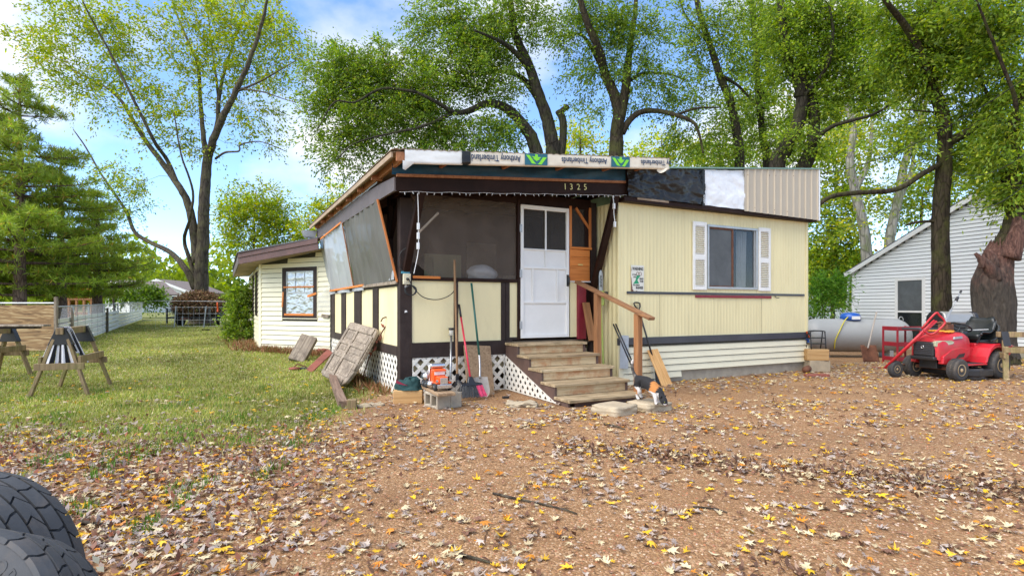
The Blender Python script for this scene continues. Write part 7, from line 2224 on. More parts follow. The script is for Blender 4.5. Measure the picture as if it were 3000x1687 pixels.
make_tree('forked_tree', 'thick dark forked tree behind the tan metal roof panel', 2310, [
    ([(2275, 520), (2300, 440), (2335, 370), (2350, 300), (2338, 240), (2310, 190), (2298, 120), (2290, 40), (2280, -60)], 0.30, 0.10),
    ([(2345, 285), (2352, 220), (2350, 150, 0.5), (2362, 60, 0.8), (2368, -60, 1)], 0.20, 0.08),
    ([(2340, 520), (2372, 450), (2385, 380), (2380, 300), (2360, 250)], 0.24, 0.12),
    ([(2376, 440), (2400, 400, -0.5), (2440, 370, -0.9), (2500, 352, -1.2), (2560, 335, -1.4), (2620, 300, -1.6), (2680, 262, -1.8)], 0.09, 0.02),
    ([(2340, 300), (2420, 200, -0.6), (2440, 100, -0.9), (2430, 20, -1)], 0.07, 0.03),
], [(2320, 60, 90, 80, 60), (2420, 60, 90, 80, 60), (2390, 170, 90, 80, 56), (2470, 180, 80, 80, 46), (2300, 180, 70, 80, 36), (2420, 290, 90, 60, 40), (2540, 270, 90, 60, 40), (2500, 90, 80, 80, 46), (2330, 420, 90, 60, 30), (2600, 230, 60, 60, 24)],
    0.105, 0.050, GREEN + YGREEN[:2], [2, 4, 4, 3, 1.5, 1], M['bark_black'], 17.5, density=1.0, sig=0.27, per=78, droop=0.5)
make_tree('shade_tree', 'tall straight tree trunk in front of the white neighbor house', 2760, [
    ([(2757, 960), (2757, 800), (2755, 640), (2765, 500), (2768, 400), (2760, 330), (2732, 250), (2722, 170), (2735, 60), (2740, -60)], 0.27, 0.10),
    ([(2735, 260), (2690, 140, -0.4), (2640, 60, -0.7), (2600, 10, -1), (2560, -60, -1.2)], 0.12, 0.05),
    ([(2775, 420), (2830, 390, -0.3), (2900, 340, -0.5), (2960, 290, -0.7), (3040, 250, -0.9)], 0.12, 0.06),
    ([(2757, 480), (2705, 508, -0.4), (2650, 545, -0.7), (2600, 560, -1), (2510, 565, -1.2), (2440, 575, -1.4), (2400, 598, -1.5)], 0.075, 0.05),
    ([(2752, 650), (2725, 648), (2680, 652), (2655, 660)], 0.05, 0.025),
    ([(2757, 330), (2690, 325, -0.4), (2640, 320, -0.6)], 0.03, 0.01),
], [(2640, 70, 90, 80, 60), (2740, 60, 90, 80, 60), (2820, 70, 80, 80, 40), (2660, 180, 90, 60, 44), (2780, 170, 90, 60, 44), (2860, 200, 70, 60, 30), (2720, 260, 80, 50, 30), (2840, 320, 80, 60, 26), (2700, 360, 80, 50, 22), (2920, 330, 70, 60, 26), (2820, 460, 80, 50, 26), (2640, 430, 80, 50, 14), (2880, 530, 60, 40, 14)],
    0.115, 0.048, GREEN + YGREEN[:3], [2, 4, 5, 4, 1, 1, 0.6], M['bark'], 14.6, density=1.0, sig=0.25, per=66, droop=0.55)
# --- broken trunk at the right edge
make_tree('broken_tree', 'thick reddish broken tree trunk behind the mower with one living limb', 2908, [
    ([(2915, 1060), (2914, 950), (2914, 850), (2916, 780)], 0.33, 0.30),
    ([(2905, 800), (2935, 730), (2965, 660), (2975, 600), (2968, 520), (2975, 440), (2970, 360), (2990, 280), (3010, 200), (3040, 60)], 0.24, 0.07),
    ([(2960, 620), (2930, 560, 0.4), (2940, 500, 0.5), (2955, 430, 0.5), (2930, 340, 0.6), (2880, 250, 0.7), (2860, 180, 0.8)], 0.10, 0.03),
    ([(2970, 420), (2975, 300, -0.5), (2940, 200, -0.7), (2900, 100, -0.9), (2860, 0, -1)], 0.06, 0.02),
], [(2950, 90, 90, 80, 46), (2900, 180, 80, 60, 26), (2980, 240, 60, 80, 36), (2960, 370, 70, 70, 30), (2930, 470, 70, 50, 26), (2965, 570, 60, 40, 30), (2985, 480, 40, 60, 20), (2890, 30, 80, 60, 30)],
    0.12, 0.048, GREEN + YGREEN[:3], [2, 4, 5, 4, 1, 1, 0.8], M['bark'], 13.4, density=1.0, sig=0.22, per=62, droop=0.6)
bt = [o for o in bpy.data.objects if o.name.startswith('broken_tree')][0]
def torn(a, b):
    """upper trunk shell: bark peels away and the break runs up into splinters"""
    an = 2 * math.pi * a
    z = 0.15 + 2.75 * b
    cx = W(2915 - 6 * b, 900, 13.4).x - bt.location.x - 0.05 * b
    r0 = 0.40 - 0.17 * sstep(0.62, 1.0, b) + 0.55 * max(0, 0.16 - b) ** 1.3
    cx += 0.22 * sstep(0.62, 1.0, b)
    rough = noise.fractal(Vector((math.cos(an) * 1.6, math.sin(an) * 1.6, z * 1.1)), 0.85, 2.1, 7)
    flute = 0.05 * noise.noise(Vector((math.cos(an) * 3, math.sin(an) * 3, z * 0.5))) + 0.035 * noise.noise(Vector((math.cos(an) * 8, math.sin(an) * 8, z * 1.6))) + 0.02 * noise.noise(Vector((math.cos(an) * 18, math.sin(an) * 18, z * 4)))
    r_ = r0 * (1 + 0.10 * rough + flute)
    lip = math.exp(-((b - 0.88) / 0.08) ** 2) * 0.05 * max(0, math.cos(an - math.pi * 1.05))
    top = 0.0
    if b > 0.9:
        top = (b - 0.9) * 10 * (0.40 * max(0, math.cos(an - 0.2)) + 0.22 * noise.noise(Vector((math.cos(an) * 4, math.sin(an) * 4, 7))))
        r_ *= 1 - 0.35 * ((b - 0.9) * 10) ** 2
    return (cx + (r_ + lip) * math.cos(an), (r_ + lip) * math.sin(an), z + top)
MB().grid(120, 90, torn).build('torn_bark', M['torn'], bt, smooth=True)
for (x0, z0_, x1, z1_, r0_) in ((-0.10, 2.02, -0.48, 2.50, 0.15), (-0.20, 2.30, -0.34, 2.72, 0.12), (-0.42, 2.30, -0.60, 2.62, 0.07), (0.18, 2.5, 0.42, 3.45, 0.19)):
    P_ = [(x0, -0.22, z0_), ((x0 + x1) / 2 + 0.02, -0.26, (z0_ + z1_) / 2), (x1, -0.22, z1_)]
    MB().tube(smooth_path(P_, 4), [r0_ * (1.25 - 0.7 * i / 8 + 0.15 * noise.noise(Vector((i, x0, 1)))) for i in range(9)], 10).build('splinter_stub', M['torn'], bt, smooth=True)

# --- pale bare trunks and bright foliage further back on the right
for i, (px, tops, D, r0, lab) in enumerate(((2545, [(2545, 900), (2535, 700), (2505, 560), (2490, 470), (2500, 380), (2480, 300)], 26.0, 0.34, 'pale grey trunk, left of the two far behind the neighbor roof'), (2600, [(2610, 900), (2605, 720), (2630, 590), (2650, 480), (2690, 380), (2710, 300)], 27.5, 0.34, 'pale ivy-clad trunk, right of the two far behind the neighbor roof'))):
    make_tree('far_tree', lab, px, [(tops, r0, 0.12), ([tops[2], (tops[2][0] + 40, tops[2][1] - 90), (tops[2][0] + 50, tops[2][1] - 200)], 0.16, 0.05)],
              [(px - 40, 400, 110, 90, 20), (px + 40, 330, 120, 80, 20), (px, 540, 120, 60, 8), (px - 60, 660, 60, 50, 8)], 0.18, 0.10, YELLOW + YGREEN, [2, 3, 2, 2, 2, 3, 2, 1, 1], M['bark_pale'], D, sig=0.55, per=36, group='far trees on the right')
def bushy(name, label, px, D, blobs, pal, wts, L=0.2, Wd=0.12, sig=0.5, per=40, density=1.0, group=None, trunk_top=None, r0=0.16):
    b0 = blobs[0]
    return make_tree(name, label, px, [([(px, 900), (px, trunk_top or b0[1] + 40), (b0[0], b0[1]), (b0[0], b0[1] - b0[3] * 0.7)], r0, 0.03)], blobs, L, Wd, pal, wts, M['bark_grey'], D, density=density, sig=sig, per=per, droop=0.3, group=group, trunk_n=8)
BK = 'background trees'
bushy('background_tree', 'bright yellow-green tree showing behind the trailer roof middle', 1960, 36, [(1940, 430, 90, 50, 40), (1890, 470, 60, 40, 20), (2030, 450, 80, 50, 30), (1960, 520, 120, 40, 20)], YELLOW, [3, 4, 2, 2], group=BK)
bushy('background_tree', 'bright yellow-green tree behind the broken stub over the porch roof', 1700, 38, [(1700, 400, 60, 60, 34), (1690, 460, 90, 50, 34), (1760, 450, 50, 40, 14)], YELLOW, [3, 3, 3, 2], group=BK)
bushy('background_tree', 'large light green tree filling the gap right of the trailer', 2440, 30, [(2430, 700, 60, 80, 60), (2450, 600, 90, 70, 56), (2400, 780, 60, 50, 36), (2480, 780, 40, 60, 26), (2440, 850, 60, 50, 30), (2420, 480, 70, 60, 30), (2490, 370, 110, 80, 24), (2560, 180, 130, 110, 40)], YGREEN + GREEN[1:], [2, 3, 2, 0.6, 3, 2, 3, 2], group=BK, density=1.3)
bushy('background_tree', 'light green tree behind the neighbor gable', 2700, 33, [(2720, 560, 80, 70, 40), (2800, 500, 90, 60, 36), (2640, 620, 60, 60, 26), (2900, 430, 90, 70, 40), (2780, 400, 90, 60, 30), (2960, 330, 60, 80, 26), (2700, 150, 130, 110, 40), (2890, 160, 110, 110, 34)], YGREEN + GREEN[1:], [2, 3, 2, 1, 3, 2, 3, 2], group=BK, density=1.3)
bushy('background_tree', 'light green tree behind the forked tree, over the tan roof panel', 2250, 34, [(2230, 420, 120, 70, 50), (2330, 330, 110, 80, 46), (2200, 300, 90, 80, 34), (2120, 470, 100, 40, 30), (2420, 420, 70, 70, 30), (2420, 330, 80, 60, 24), (2230, 130, 110, 110, 36), (2380, 110, 110, 100, 36)], YGREEN + GREEN[1:], [3, 3, 2, 1, 3, 2, 3, 2], group=BK, density=1.3)
bushy('background_tree', 'airy light green round tree beyond the addition roof', 745, 44, [(750, 600, 110, 60, 56), (690, 650, 70, 60, 30), (810, 650, 80, 60, 34), (760, 700, 110, 60, 36), (700, 740, 60, 40, 16), (850, 700, 60, 50, 20)], YGREEN, [2, 4, 3, 0.5, 2], L=0.24, sig=0.55, per=42, group=BK, density=1.9)
bushy('background_tree', 'yellow-green treetop right above the addition roof ridge', 950, 40, [(960, 610, 50, 40, 26), (930, 660, 70, 40, 30), (990, 570, 40, 30, 10)], YELLOW, [3, 3, 3, 2], group=BK)
bushy('background_tree', 'sparse dark shrub tree right of the pines over the lawn fence', 335, 34, [(440, 770, 40, 30, 12), (400, 600, 60, 60, 16), (360, 540, 60, 60, 16), (330, 650, 60, 60, 20)], GREEN, [4, 4, 2, 1], group=BK, L=0.16, Wd=0.07, r0=0.09)
# far wood along the horizon
fw_ = MB()
LVf, colf = [], []
for k in range(250):
    x = rng.uniform(-110, 90)
    y = rng.uniform(75, 110)
    hgt = rng.uniform(5.0, 10.5)
    if -40 < x < -28: hgt *= 0.7
    m = 260
    q = rng.normal(size=(m, 3)); q /= np.linalg.norm(q, axis=1, keepdims=True)
    q *= rng.uniform(0.3, 1, size=(m, 1)) ** 0.5
    LVf.append(np.array([x, y, 0.9 + hgt * 0.5]) + q * np.array([3.4, 3.0, hgt * 0.52]))
    base = np.array([YGREEN, YGREEN])[0][rng.integers(0, 3)] if rng.random() < 0.4 else np.array(GREEN)[rng.integers(1, 4)]
    if rng.random() < 0.08: base = np.array((0.30, 0.15, 0.03))
    colf.append(np.clip(np.tile(base, (m, 1)) * rng.uniform(0.6, 1.25, size=(m, 1)), 0, 1))
me = leaf_mesh('far_wood', np.concatenate(LVf), 0.9, 0.7, np.concatenate(colf))
tag(link('far_wood', me, M['leaf']), 'hazy far green wood along the horizon', 'woodland', kind='stuff')
# near shrubs
def shrub(name, label, px, D, blobs, pal, wts, L=0.07, Wd=0.045, sig=0.12, per=50, density=1.0):
    t = make_tree(name, label, px, [([(px, 960), (px, blobs[0][1] + 20), (blobs[0][0], blobs[0][1] - 10)], 0.02, 0.008), ([(px + 4, 960), (px + 12, blobs[0][1])], 0.016, 0.006), ([(px - 4, 960), (px - 14, blobs[0][1] + 10)], 0.016, 0.006)], blobs, L, Wd, pal, wts, M['bark'], D, density=density, sig=sig, per=per, trunk_n=6)
    t['category'] = 'shrub'
    return t
shrub('leafy_shrub', 'glossy green shrub growing at the left wall of the addition', 712, 17.5, [(705, 905, 38, 40, 44), (715, 860, 30, 30, 26), (690, 950, 34, 40, 30), (728, 950, 22, 40, 22), (690, 880, 26, 30, 16), (712, 985, 22, 20, 10)], GREEN + YGREEN[:2], [3, 5, 5, 3, 1, 1], sig=0.10, per=46, density=1.3)
shrub('dark_hedge', 'dark leafy hedge beyond the chain-link fence before the far houses', 380, 40, [(360, 862, 34, 18, 30), (405, 868, 34, 16, 26), (440, 860, 22, 20, 20), (462, 872, 20, 12, 10)], GREEN[:3], [5, 4, 1], L=0.2, Wd=0.13, sig=0.35, per=40)
shrub('fern_sapling', 'feathery light green sapling between the trailer and the tank', 2410, 19, [(2410, 840, 36, 24, 26), (2430, 880, 40, 20, 22), (2400, 910, 26, 18, 14), (2450, 830, 26, 26, 14)], [(0.12, 0.26, 0.03), (0.18, 0.32, 0.04), (0.08, 0.19, 0.03)], [3, 3, 2], L=0.16, Wd=0.035, sig=0.2, per=50)
# ------------------------------------------------------------------ left boundary: plywood gate, fence, brush pile, far houses
gp_ = Vector((-11.85, 14.5, gh(-11.85, 14.5)))
gate = thing('plywood_gate', 'weathered plywood sheet closing the fence at the left edge', 'gate', gp_, R(3))
MB().bx(-2.44, 0.0, -0.01, 0.01, 0.0, 1.19).build('sheet', M['plywood'], gate)
MB().tube([(-2.5, 0.02, 1.24), (0.02, 0.02, 1.24)], 0.022, 8).build('top_rail', M['galv'], gate)
MB().bx(0.0, 0.07, -0.03, 0.04, -0.1, 1.40).build('post', M['grey_wood'], gate, bevel=0.004)
fdir = Vector((-0.49, 0.872, 0)).normalized()
FL = 34.0
frot = math.atan2(fdir.y, fdir.x)
fence = thing('lawn_fence', 'chain-link fence faced with white planks along the left of the lawn', 'fence', gp_, frot)
def fz(s): 
    q = gp_ + fdir * s
    return gh(q.x, q.y) - gp_.z
secs = [0.1, 2.6, 5.4, 9.0, 13.5, 19.0, 26.0]
for i, (a, b) in enumerate(zip(secs[:-1], secs[1:])):
    rows = 5 if i < 4 else 4
    hh = 0.165
    for k in range(rows):
        j = random.uniform(-0.01, 0.01)
        z0, z1 = fz(a) + 0.03 + k * hh, fz(b) + 0.03 + k * hh + j
        m = MB()
        n = 8
        def pf(u, v, z0=z0, z1=z1, a=a, b=b):
            return (a + (b - a) * u, -0.02 - 0.02 * math.sin(u * math.pi) - 0.012 * v + 0.01 * noise.noise(Vector((a + u * 3, k, 1))), z0 + (z1 - z0) * u + (hh - 0.035) * v)
        m.grid(n, 1, pf)
        o = m.build('plank', M['white_vinyl'], fence)
        sm_ = o.modifiers.new('t', 'SOLIDIFY'); sm_.thickness = 0.012
    MB().bx(b - 0.03, b + 0.03, 0.0, 0.05, fz(b) - 0.1, fz(b) + 1.16).build('post', M['galv'], fence)
MB().prism([(1.75, 0.0), (2.10, 0.0), (2.02, 0.9), (1.78, 1.12)], lambda x, z: (x, -0.09, z + fz(x)), lambda x, z: (x, -0.055, z + fz(x))).build('wide_post', M['grey_wood'], fence, bevel=0.006)
MB().bx(9.0, 9.25, -0.10, -0.05, fz(9) - 0.05, fz(9) + 1.0).build('wide_post', M['bark_grey'], fence, bevel=0.006)
MB().tube([(s, 0.02, fz(s) + 1.14) for s in np.linspace(0, FL, 16)], 0.02, 6).build('top_rail', M['galv'], fence)
wire = MB()
s = 0.1
while s < 27:
    for sg_ in (-1, 1):
        x1 = s + sg_ * 1.08
        if 0 < x1 < 27.5:
            wire.tube([(s, 0.03, fz(s) + 0.04), (x1, 0.03, fz(x1) + 1.12)], 0.0022, 3, cap=False)
    s += 0.085 if s < 10 else 0.16
tag(wire.build('chain_link', M['galv'], fence), kind='stuff')
for k in range(2):
    MB().tube([(s, -0.045, fz(s) + 0.35 + 0.35 * k) for s in np.linspace(0.1, 13, 10)], 0.005, 4).build('wire', M['cord_black'], fence)
for k in range(7):
    s = 0.3 + 1.3 * k
    MB().tube([(s, -0.05, fz(s)), (s, -0.05, fz(s) + 1.1)], 0.0035, 4).build('wire', M['cord_black'], fence)

# brush pile on a utility trailer
BD = 28.0
bc_ = at(552, BD)
ut = thing('utility_trailer', 'low black utility trailer under the brown brush pile', 'trailer', bc_, 0.0)
MB().bx(-1.05, 1.05, -0.1, 2.2, 0.38, 0.46).build('bed', M['black_satin'], ut)
for x in (-1.05, 1.05):
    MB().lathe([(0.15, -0.09), (0.33, -0.09), (0.34, 0.09), (0.15, 0.09)], 20, (x, 1.1, 0.33), 'X').build('wheel', M['black_rubber'], ut, smooth=True)
    MB().bx(x - 0.03, x + 0.03, -0.08, 0.0, 0.15, 0.9).build('stake', M['black_satin'], ut)
MB().bx(-0.12, 0.12, -0.5, -0.1, 0.34, 0.42).build('tongue', M['rust'], ut)
MB().tube([(0.0, -0.5, 0.0), (0.0, -0.5, 0.5)], 0.03, 8).build('jack', M['galv'], ut)
bp_ = thing('brush_pile', 'big heap of dry brown branches and leaves on the utility trailer', 'brush pile', (bc_.x, bc_.y + 1.0, bc_.z + 0.46))
stx = MB()
for k in range(420):
    a = rng.uniform(0, 6.28); el = rng.uniform(-0.25, 0.4)
    r_ = rng.uniform(0, 1) ** 0.5
    c = Vector((1.25 * r_ * math.cos(a), 1.1 * r_ * math.sin(a), 0.05 + rng.uniform(0, 1) * 1.15 * (1 - 0.55 * r_ ** 2)))
    an = rng.uniform(0, 6.28); ln = rng.uniform(0.4, 1.1)
    d = Vector((math.cos(an) * ln / 2, math.sin(an) * ln / 2, el * ln / 2))
    stx.tube([c - d, c + Vector(tuple(rng.normal(size=3) * 0.05)), c + d], [0.014, 0.011, 0.006], 4, cap=False)
tag(stx.build('sticks', M['bark'], bp_), kind='stuff')
m = 9000
q = rng.normal(size=(m, 3)); q /= np.linalg.norm(q, axis=1, keepdims=True); q *= rng.uniform(0.2, 1, size=(m, 1)) ** 0.4
q = q * np.array([1.35, 1.2, 0.75]) + np.array([0, 0, 0.62])
q = q[q[:, 2] > -0.35]
me = leaf_mesh('dry_leaves', q, 0.13, 0.06, palette(len(q), [(0.14, 0.07, 0.035), (0.27, 0.145, 0.07), (0.38, 0.23, 0.11), (0.18, 0.17, 0.05)], [4, 4, 2, 1.2]), droop=0.6)
tag(link('dry_leaves', me, M['dry_leaf'], bp_), kind='stuff')
# welded wire panel standing before the pile
wp_ = at(548, 26.6)
wpn = thing('wire_panel', 'welded wire fence panel on pale stakes in front of the brush pile', 'fence panel', wp_, 0.0)
for k in range(5):
    z = 0.06 + 0.30 * k
    MB().tube([(-1.9 if k else -1.3, 0, z), (1.75, 0, z)], 0.006, 5).build('wire', M['galv'], wpn)
for k in range(13):
    x = -1.5 + 0.26 * k
    MB().tube([(x, 0, 0.0), (x, 0, 1.0)], 0.004, 4).build('wire', M['galv'], wpn)
for x0, x1 in ((-0.60, -0.50), (0.80, 0.93)):
    MB().beam((x0, -0.03, -0.05), (x1, -0.03, 1.02), 0.045, 0.03).build('stake', M['galv'], wpn)
MB().tube([(-1.6, 0.05, 1.28), (2.2, 0.05, 1.22)], 0.007, 6).build('top_wire', M['galv'], wpn)
MB().grid(4, 8, lambda a, b: (1.42 + 0.07 * a, -0.03 + 0.02 * math.sin(b * 6), 0.75 + 0.45 * b)).build('orange_ribbon', M['orange_toy'], wpn)
p = at(652, 24.0)
MB().lathe([(0.0, 0.0), (0.11, 0.0), (0.105, 0.3), (0.10, 0.52), (0.0, 0.53)], 14, p).solo('log_stump', M['bark_pale'], 'short pale log standing on end left of the green shrub', 'log', smooth=True)
p = G(602, 968)
plank('dark_stick', M['bark'], p + Vector((-0.15, 0, 0.03)), p + Vector((0.15, 0.05, 0.03)), 0.09, 0.06, 'small dark wood chunk lying on the lawn in front of the brush pile', 'wood chunk')

# far houses on the left
def far_house(label, px, D, w, dep, eave, ridge, rotz, roofmat, wallmat, wins, group='far houses'):
    p = at(px, D)
    h = thing('far_house', label, 'house', p, rotz, group)
    gw = MB().prism([(-w / 2, 0), (w / 2, 0), (w / 2, eave), (0, ridge), (-w / 2, eave)], lambda x, z: (x, 0, z), lambda x, z: (x, dep, z)).build('walls', wallmat, h)
    for s in (-1, 1):
        x0 = s * (w / 2 + 0.5); z0 = eave - 0.5 * (ridge - eave) / (w / 2)
        MB().add([(x0, -0.5, z0), (0, -0.5, ridge), (0, dep + 0.5, ridge), (x0, dep + 0.5, z0), (x0, -0.5, z0 + 0.14), (0, -0.5, ridge + 0.14), (0, dep + 0.5, ridge + 0.14), (x0, dep + 0.5, z0 + 0.14)],
                 [(3, 2, 1, 0), (4, 5, 6, 7), (0, 1, 5, 4), (1, 2, 6, 5), (2, 3, 7, 6), (3, 0, 4, 7)]).build('roof_slope', roofmat, h)
        MB().add([(x0, -0.56, z0 - 0.16), (0, -0.56, ridge - 0.16), (0, -0.5, ridge - 0.16), (x0, -0.5, z0 - 0.16), (x0, -0.56, z0 + 0.13), (0, -0.56, ridge + 0.13), (0, -0.5, ridge + 0.13), (x0, -0.5, z0 + 0.13)],
                 [(3, 2, 1, 0), (4, 5, 6, 7), (0, 1, 5, 4), (1, 2, 6, 5), (2, 3, 7, 6), (3, 0, 4, 7)]).build('rake_board', M['white_paint'], h)
    for (x, z, ww, hh) in wins:
        fr = MB().bx(x - ww / 2 - 0.08, x + ww / 2 + 0.08, -0.04, 0.0, z - 0.08, z + hh + 0.08).build('window', M['white_paint'], h)
        MB().bx(x - ww / 2, x + ww / 2, -0.05, -0.04, z, z + hh).build('pane', M['pane'], fr)
    return h
far_house('far white house, its gable right of the pair beyond the fence', 464, 66, 6.6, 10, 2.4, 3.7, R(6), M['shingle_brown'], M['white_vinyl'], [(-1.2, 0.8, 0.9, 1.0), (1.6, 0.8, 0.8, 1.0)])
far_house('far pale grey house with porch, left of the pair beyond the fence', 345, 57, 5.0, 4, 2.0, 3.2, R(-30), M['shingle_brown'], M['white_vinyl'], [(1.0, 0.6, 0.8, 1.2), (-1.2, 0.8, 0.9, 0.9)])
far_house('far white house seen low through foliage right of the trailer', 2405, 42, 8.0, 8, 1.2, 2.6, R(10), M['shingle'], M['white_vinyl'], [(-1.0, 0.2, 0.9, 0.6)])
dk = at(268, 33)
deck_ = thing('wood_deck', 'orange-brown wooden deck railing under the pines beyond the fence', 'deck', dk, R(8))
for k in range(6):
    MB().bx(-1.6 + 0.4 * k - 0.05, -1.6 + 0.4 * k + 0.05, -0.05, 0.05, 0, 1.3).build('post', M['post_wood'], deck_)
MB().bx(-1.7, 0.5, -0.07, 0.07, 1.3, 1.4).build('rail', M['rafter'], deck_)
MB().bx(-1.7, 0.5, -0.05, 1.5, 0.45, 0.58).build('floor', M['rafter'], deck_)

# overhead cables on the right
for k, (a, b, lab) in enumerate(((W(2400, 510, 15.0), W(3060, 190, 9.5), 'upper overhead cable crossing the trees at the right'), (W(2790, 500, 14.0), W(3060, 400, 10.0), 'middle overhead cable right of the straight trunk'), (W(2820, 600, 14.0), W(3060, 480, 10.0), 'lower overhead cable over the neighbor gable'))):
    pts = [a.lerp(b, t) + Vector((0, 0, -0.35 * 4 * t * (1 - t))) for t in np.linspace(0, 1, 24)]
    MB().tube(pts, 0.008, 5).solo('overhead_cable', M['cord_black'], lab, 'cable', group='overhead cables', smooth=True)
# ------------------------------------------------------------------ grass, fallen leaves, twigs, pebbles
def blocked(x, y):
    dx, dy = x - HC.x, y - HC.y
    u = dx * HU.x + dy * HU.y
    v = dx * HV.x + dy * HV.y
    if u > -0.02 and v > -0.02: return True
    if u > 3.6 and u < 8.7 and v > -0.62: return True
    if 1.7 < u < 3.1 and -1.95 < v < 0: return True
    if v > 5.9 and u > -1.5 - 0.0 and (v - 5.9) > -(u + 0.05) * 1.36: return True
    return False

def grass_mesh(name, n, ymin, ymax, hlo, hhi, cols, wts, test, wid=0.006):
    P = []
    while len(P) < n:
        m = n * 2
        d = ymin * (ymax / ymin) ** rng.random(m)
        lo, hi = -0.93 * d - 0.3, np.minimum(0.6 * d, 3.0)
        x = lo + (hi - lo) * rng.random(m)
        for xx, yy in zip(x, d):
            if len(P) >= n: break
            if test(xx, yy) and not blocked(xx, yy):
                P.append((xx, yy, gh(xx, yy) - 0.004))
    P = np.array(P)
    h = rng.uniform(hlo, hhi, size=(n, 1))
    a = rng.uniform(0, 6.283, size=n)
    lean = rng.uniform(0.1, 0.9, size=(n, 1)) * h
    dirx = np.stack([np.cos(a), np.sin(a), np.zeros(n)], 1)
    side = np.stack([-np.sin(a), np.cos(a), np.zeros(n)], 1)
    w = wid * (0.7 + P[:, 1:2] * 0.10)
    V = np.empty((n, 3, 3))
    V[:, 0] = P - side * w
    V[:, 1] = P + side * w
    V[:, 2] = P + dirx * lean + np.array([0, 0, 1]) * h
    me = bpy.data.meshes.new(name)
    me.vertices.add(n * 3)
    me.vertices.foreach_set('co', V.reshape(-1).astype(np.float32))
    me.loops.add(n * 3)
    me.loops.foreach_set('vertex_index', np.arange(n * 3, dtype=np.int32))
    me.polygons.add(n)
    me.polygons.foreach_set('loop_start', np.arange(0, n * 3, 3, dtype=np.int32))
    me.polygons.foreach_set('loop_total', np.full(n, 3, dtype=np.int32))
    ca = me.attributes.new('lc', 'FLOAT_COLOR', 'POINT')
    c = palette(n, cols, wts, 0.2)
    patch = np.array([0.82 + 0.45 * noise.noise(Vector((p[0] * 0.6, p[1] * 0.45, 2.0))) + 0.25 * noise.noise(Vector((p[0] * 2.1, p[1] * 1.9, 6.0))) for p in P])[:, None]
    c = np.clip(c * np.clip(patch, 0.45, 1.5), 0, 1)
    cc = np.ones((n, 3, 4), np.float32)
    cc[:, :, :3] = c[:, None, :]
    ca.data.foreach_set('color', cc.reshape(-1))
    me.update(); me.validate()
    return me
me = grass_mesh('lawn_grass', 120000, 5.0, 34.0, 0.018, 0.058, [(0.22, 0.27, 0.045), (0.32, 0.36, 0.065), (0.41, 0.41, 0.10), (0.54, 0.47, 0.20), (0.38, 0.28, 0.12)], [4, 5, 4, 2.5, 1.2], lambda x, y: rng.random() < 0.93 * (lawn_w(x, y) if y < 20 else 1) * (1.0 if x < 0 else 0))
tag(link('lawn_grass', me, M['grass']), 'short patchy green lawn grass on the left', 'grass', kind='stuff')
me = grass_mesh('grass_tufts', 4000, 2.3, 9.5, 0.03, 0.09, [(0.08, 0.19, 0.02), (0.13, 0.26, 0.03), (0.2, 0.28, 0.05)], [4, 4, 2], lambda x, y: (x < -1.9 and noise.noise(Vector((x * 1.9, y * 1.9, 14))) > 0.22), 0.005)
tag(link('grass_tufts', me, M['grass']), 'scattered green grass tufts between the fallen leaves', 'grass', kind='stuff')
# dry weeds along the foot of the addition and porch side
W_pts = []
for k in range(900):
    v = rng.uniform(0.2, 6.4)
    q = hw(-0.10 - abs(rng.normal()) * 0.16, v)
    W_pts.append((q.x, q.y, gh(q.x, q.y)))
for k in range(1500):
    s = rng.uniform(0, 1)
    q = AL.lerp(AR, s)
    q = hw(q.x - abs(rng.normal()) * 0.18, q.y - abs(rng.normal()) * 0.25)
    W_pts.append((q.x, q.y, gh(q.x, q.y)))
for k in range(1300):
    q = hw(-1.55 - abs(rng.normal()) * 0.3, rng.uniform(7.6, 13))
    W_pts.append((q.x, q.y, gh(q.x, q.y)))
W_pts = np.array(W_pts)
me = leaf_mesh('dry_weeds', W_pts, 0.16, 0.022, palette(len(W_pts), [(0.20, 0.085, 0.035), (0.28, 0.14, 0.06), (0.16, 0.15, 0.04), (0.34, 0.22, 0.11)], [4, 3, 2, 2]), droop=-1.4)
tag(link('dry_weeds', me, M['dry_leaf']), 'rusty dry weeds along the foot of the house wall', 'weeds', kind='stuff')

# fallen maple leaves
half = [(0.0, 0.60), (0.07, 0.32), (0.16, 0.22), (0.40, 0.40), (0.34, 0.20), (0.20, 0.06), (0.42, -0.02), (0.30, -0.12), (0.14, -0.16), (0.20, -0.30), (0.03, -0.30)]
outline = half + [(-x, y) for x, y in half[::-1] if x > 0]
def leaf_shape(seed):
    r_ = random.Random(seed)
    curl = r_.choice((-1, 1)) * r_.uniform(0.2, 2.2); bend = r_.uniform(-1.2, 1.2); tw = r_.uniform(-1.0, 1.0)
    sx = r_.uniform(0.45, 1.0)
    def zf(x, y): return curl * x * x + bend * (y - 0.1) ** 2 + tw * x * y + 0.03 * math.sin(9 * x + seed)
    vs_, fs_ = [(0, 0.02, zf(0, 0.02))], []
    for x, y in outline:
        x2 = x * sx * r_.uniform(0.85, 1.1)
        vs_.append((x2, y, zf(x2, y)))
    k = len(outline)
    for i in range(k):
        fs_.append((0, 1 + (i + 1) % k, 1 + i))
    o = len(vs_)
    vs_ += [(-0.012, -0.30, zf(0, -0.3)), (0.012, -0.30, zf(0, -0.3)), (0.09 * r_.uniform(-1, 1), -0.85, zf(0, -0.3) + 0.08)]
    fs_.append((o, o + 1, o + 2))
    zmin = min(v[2] for v in vs_)
    return [(x, y, z - zmin) for x, y, z in vs_], fs_
shapes = [leaf_shape(k) for k in range(14)]
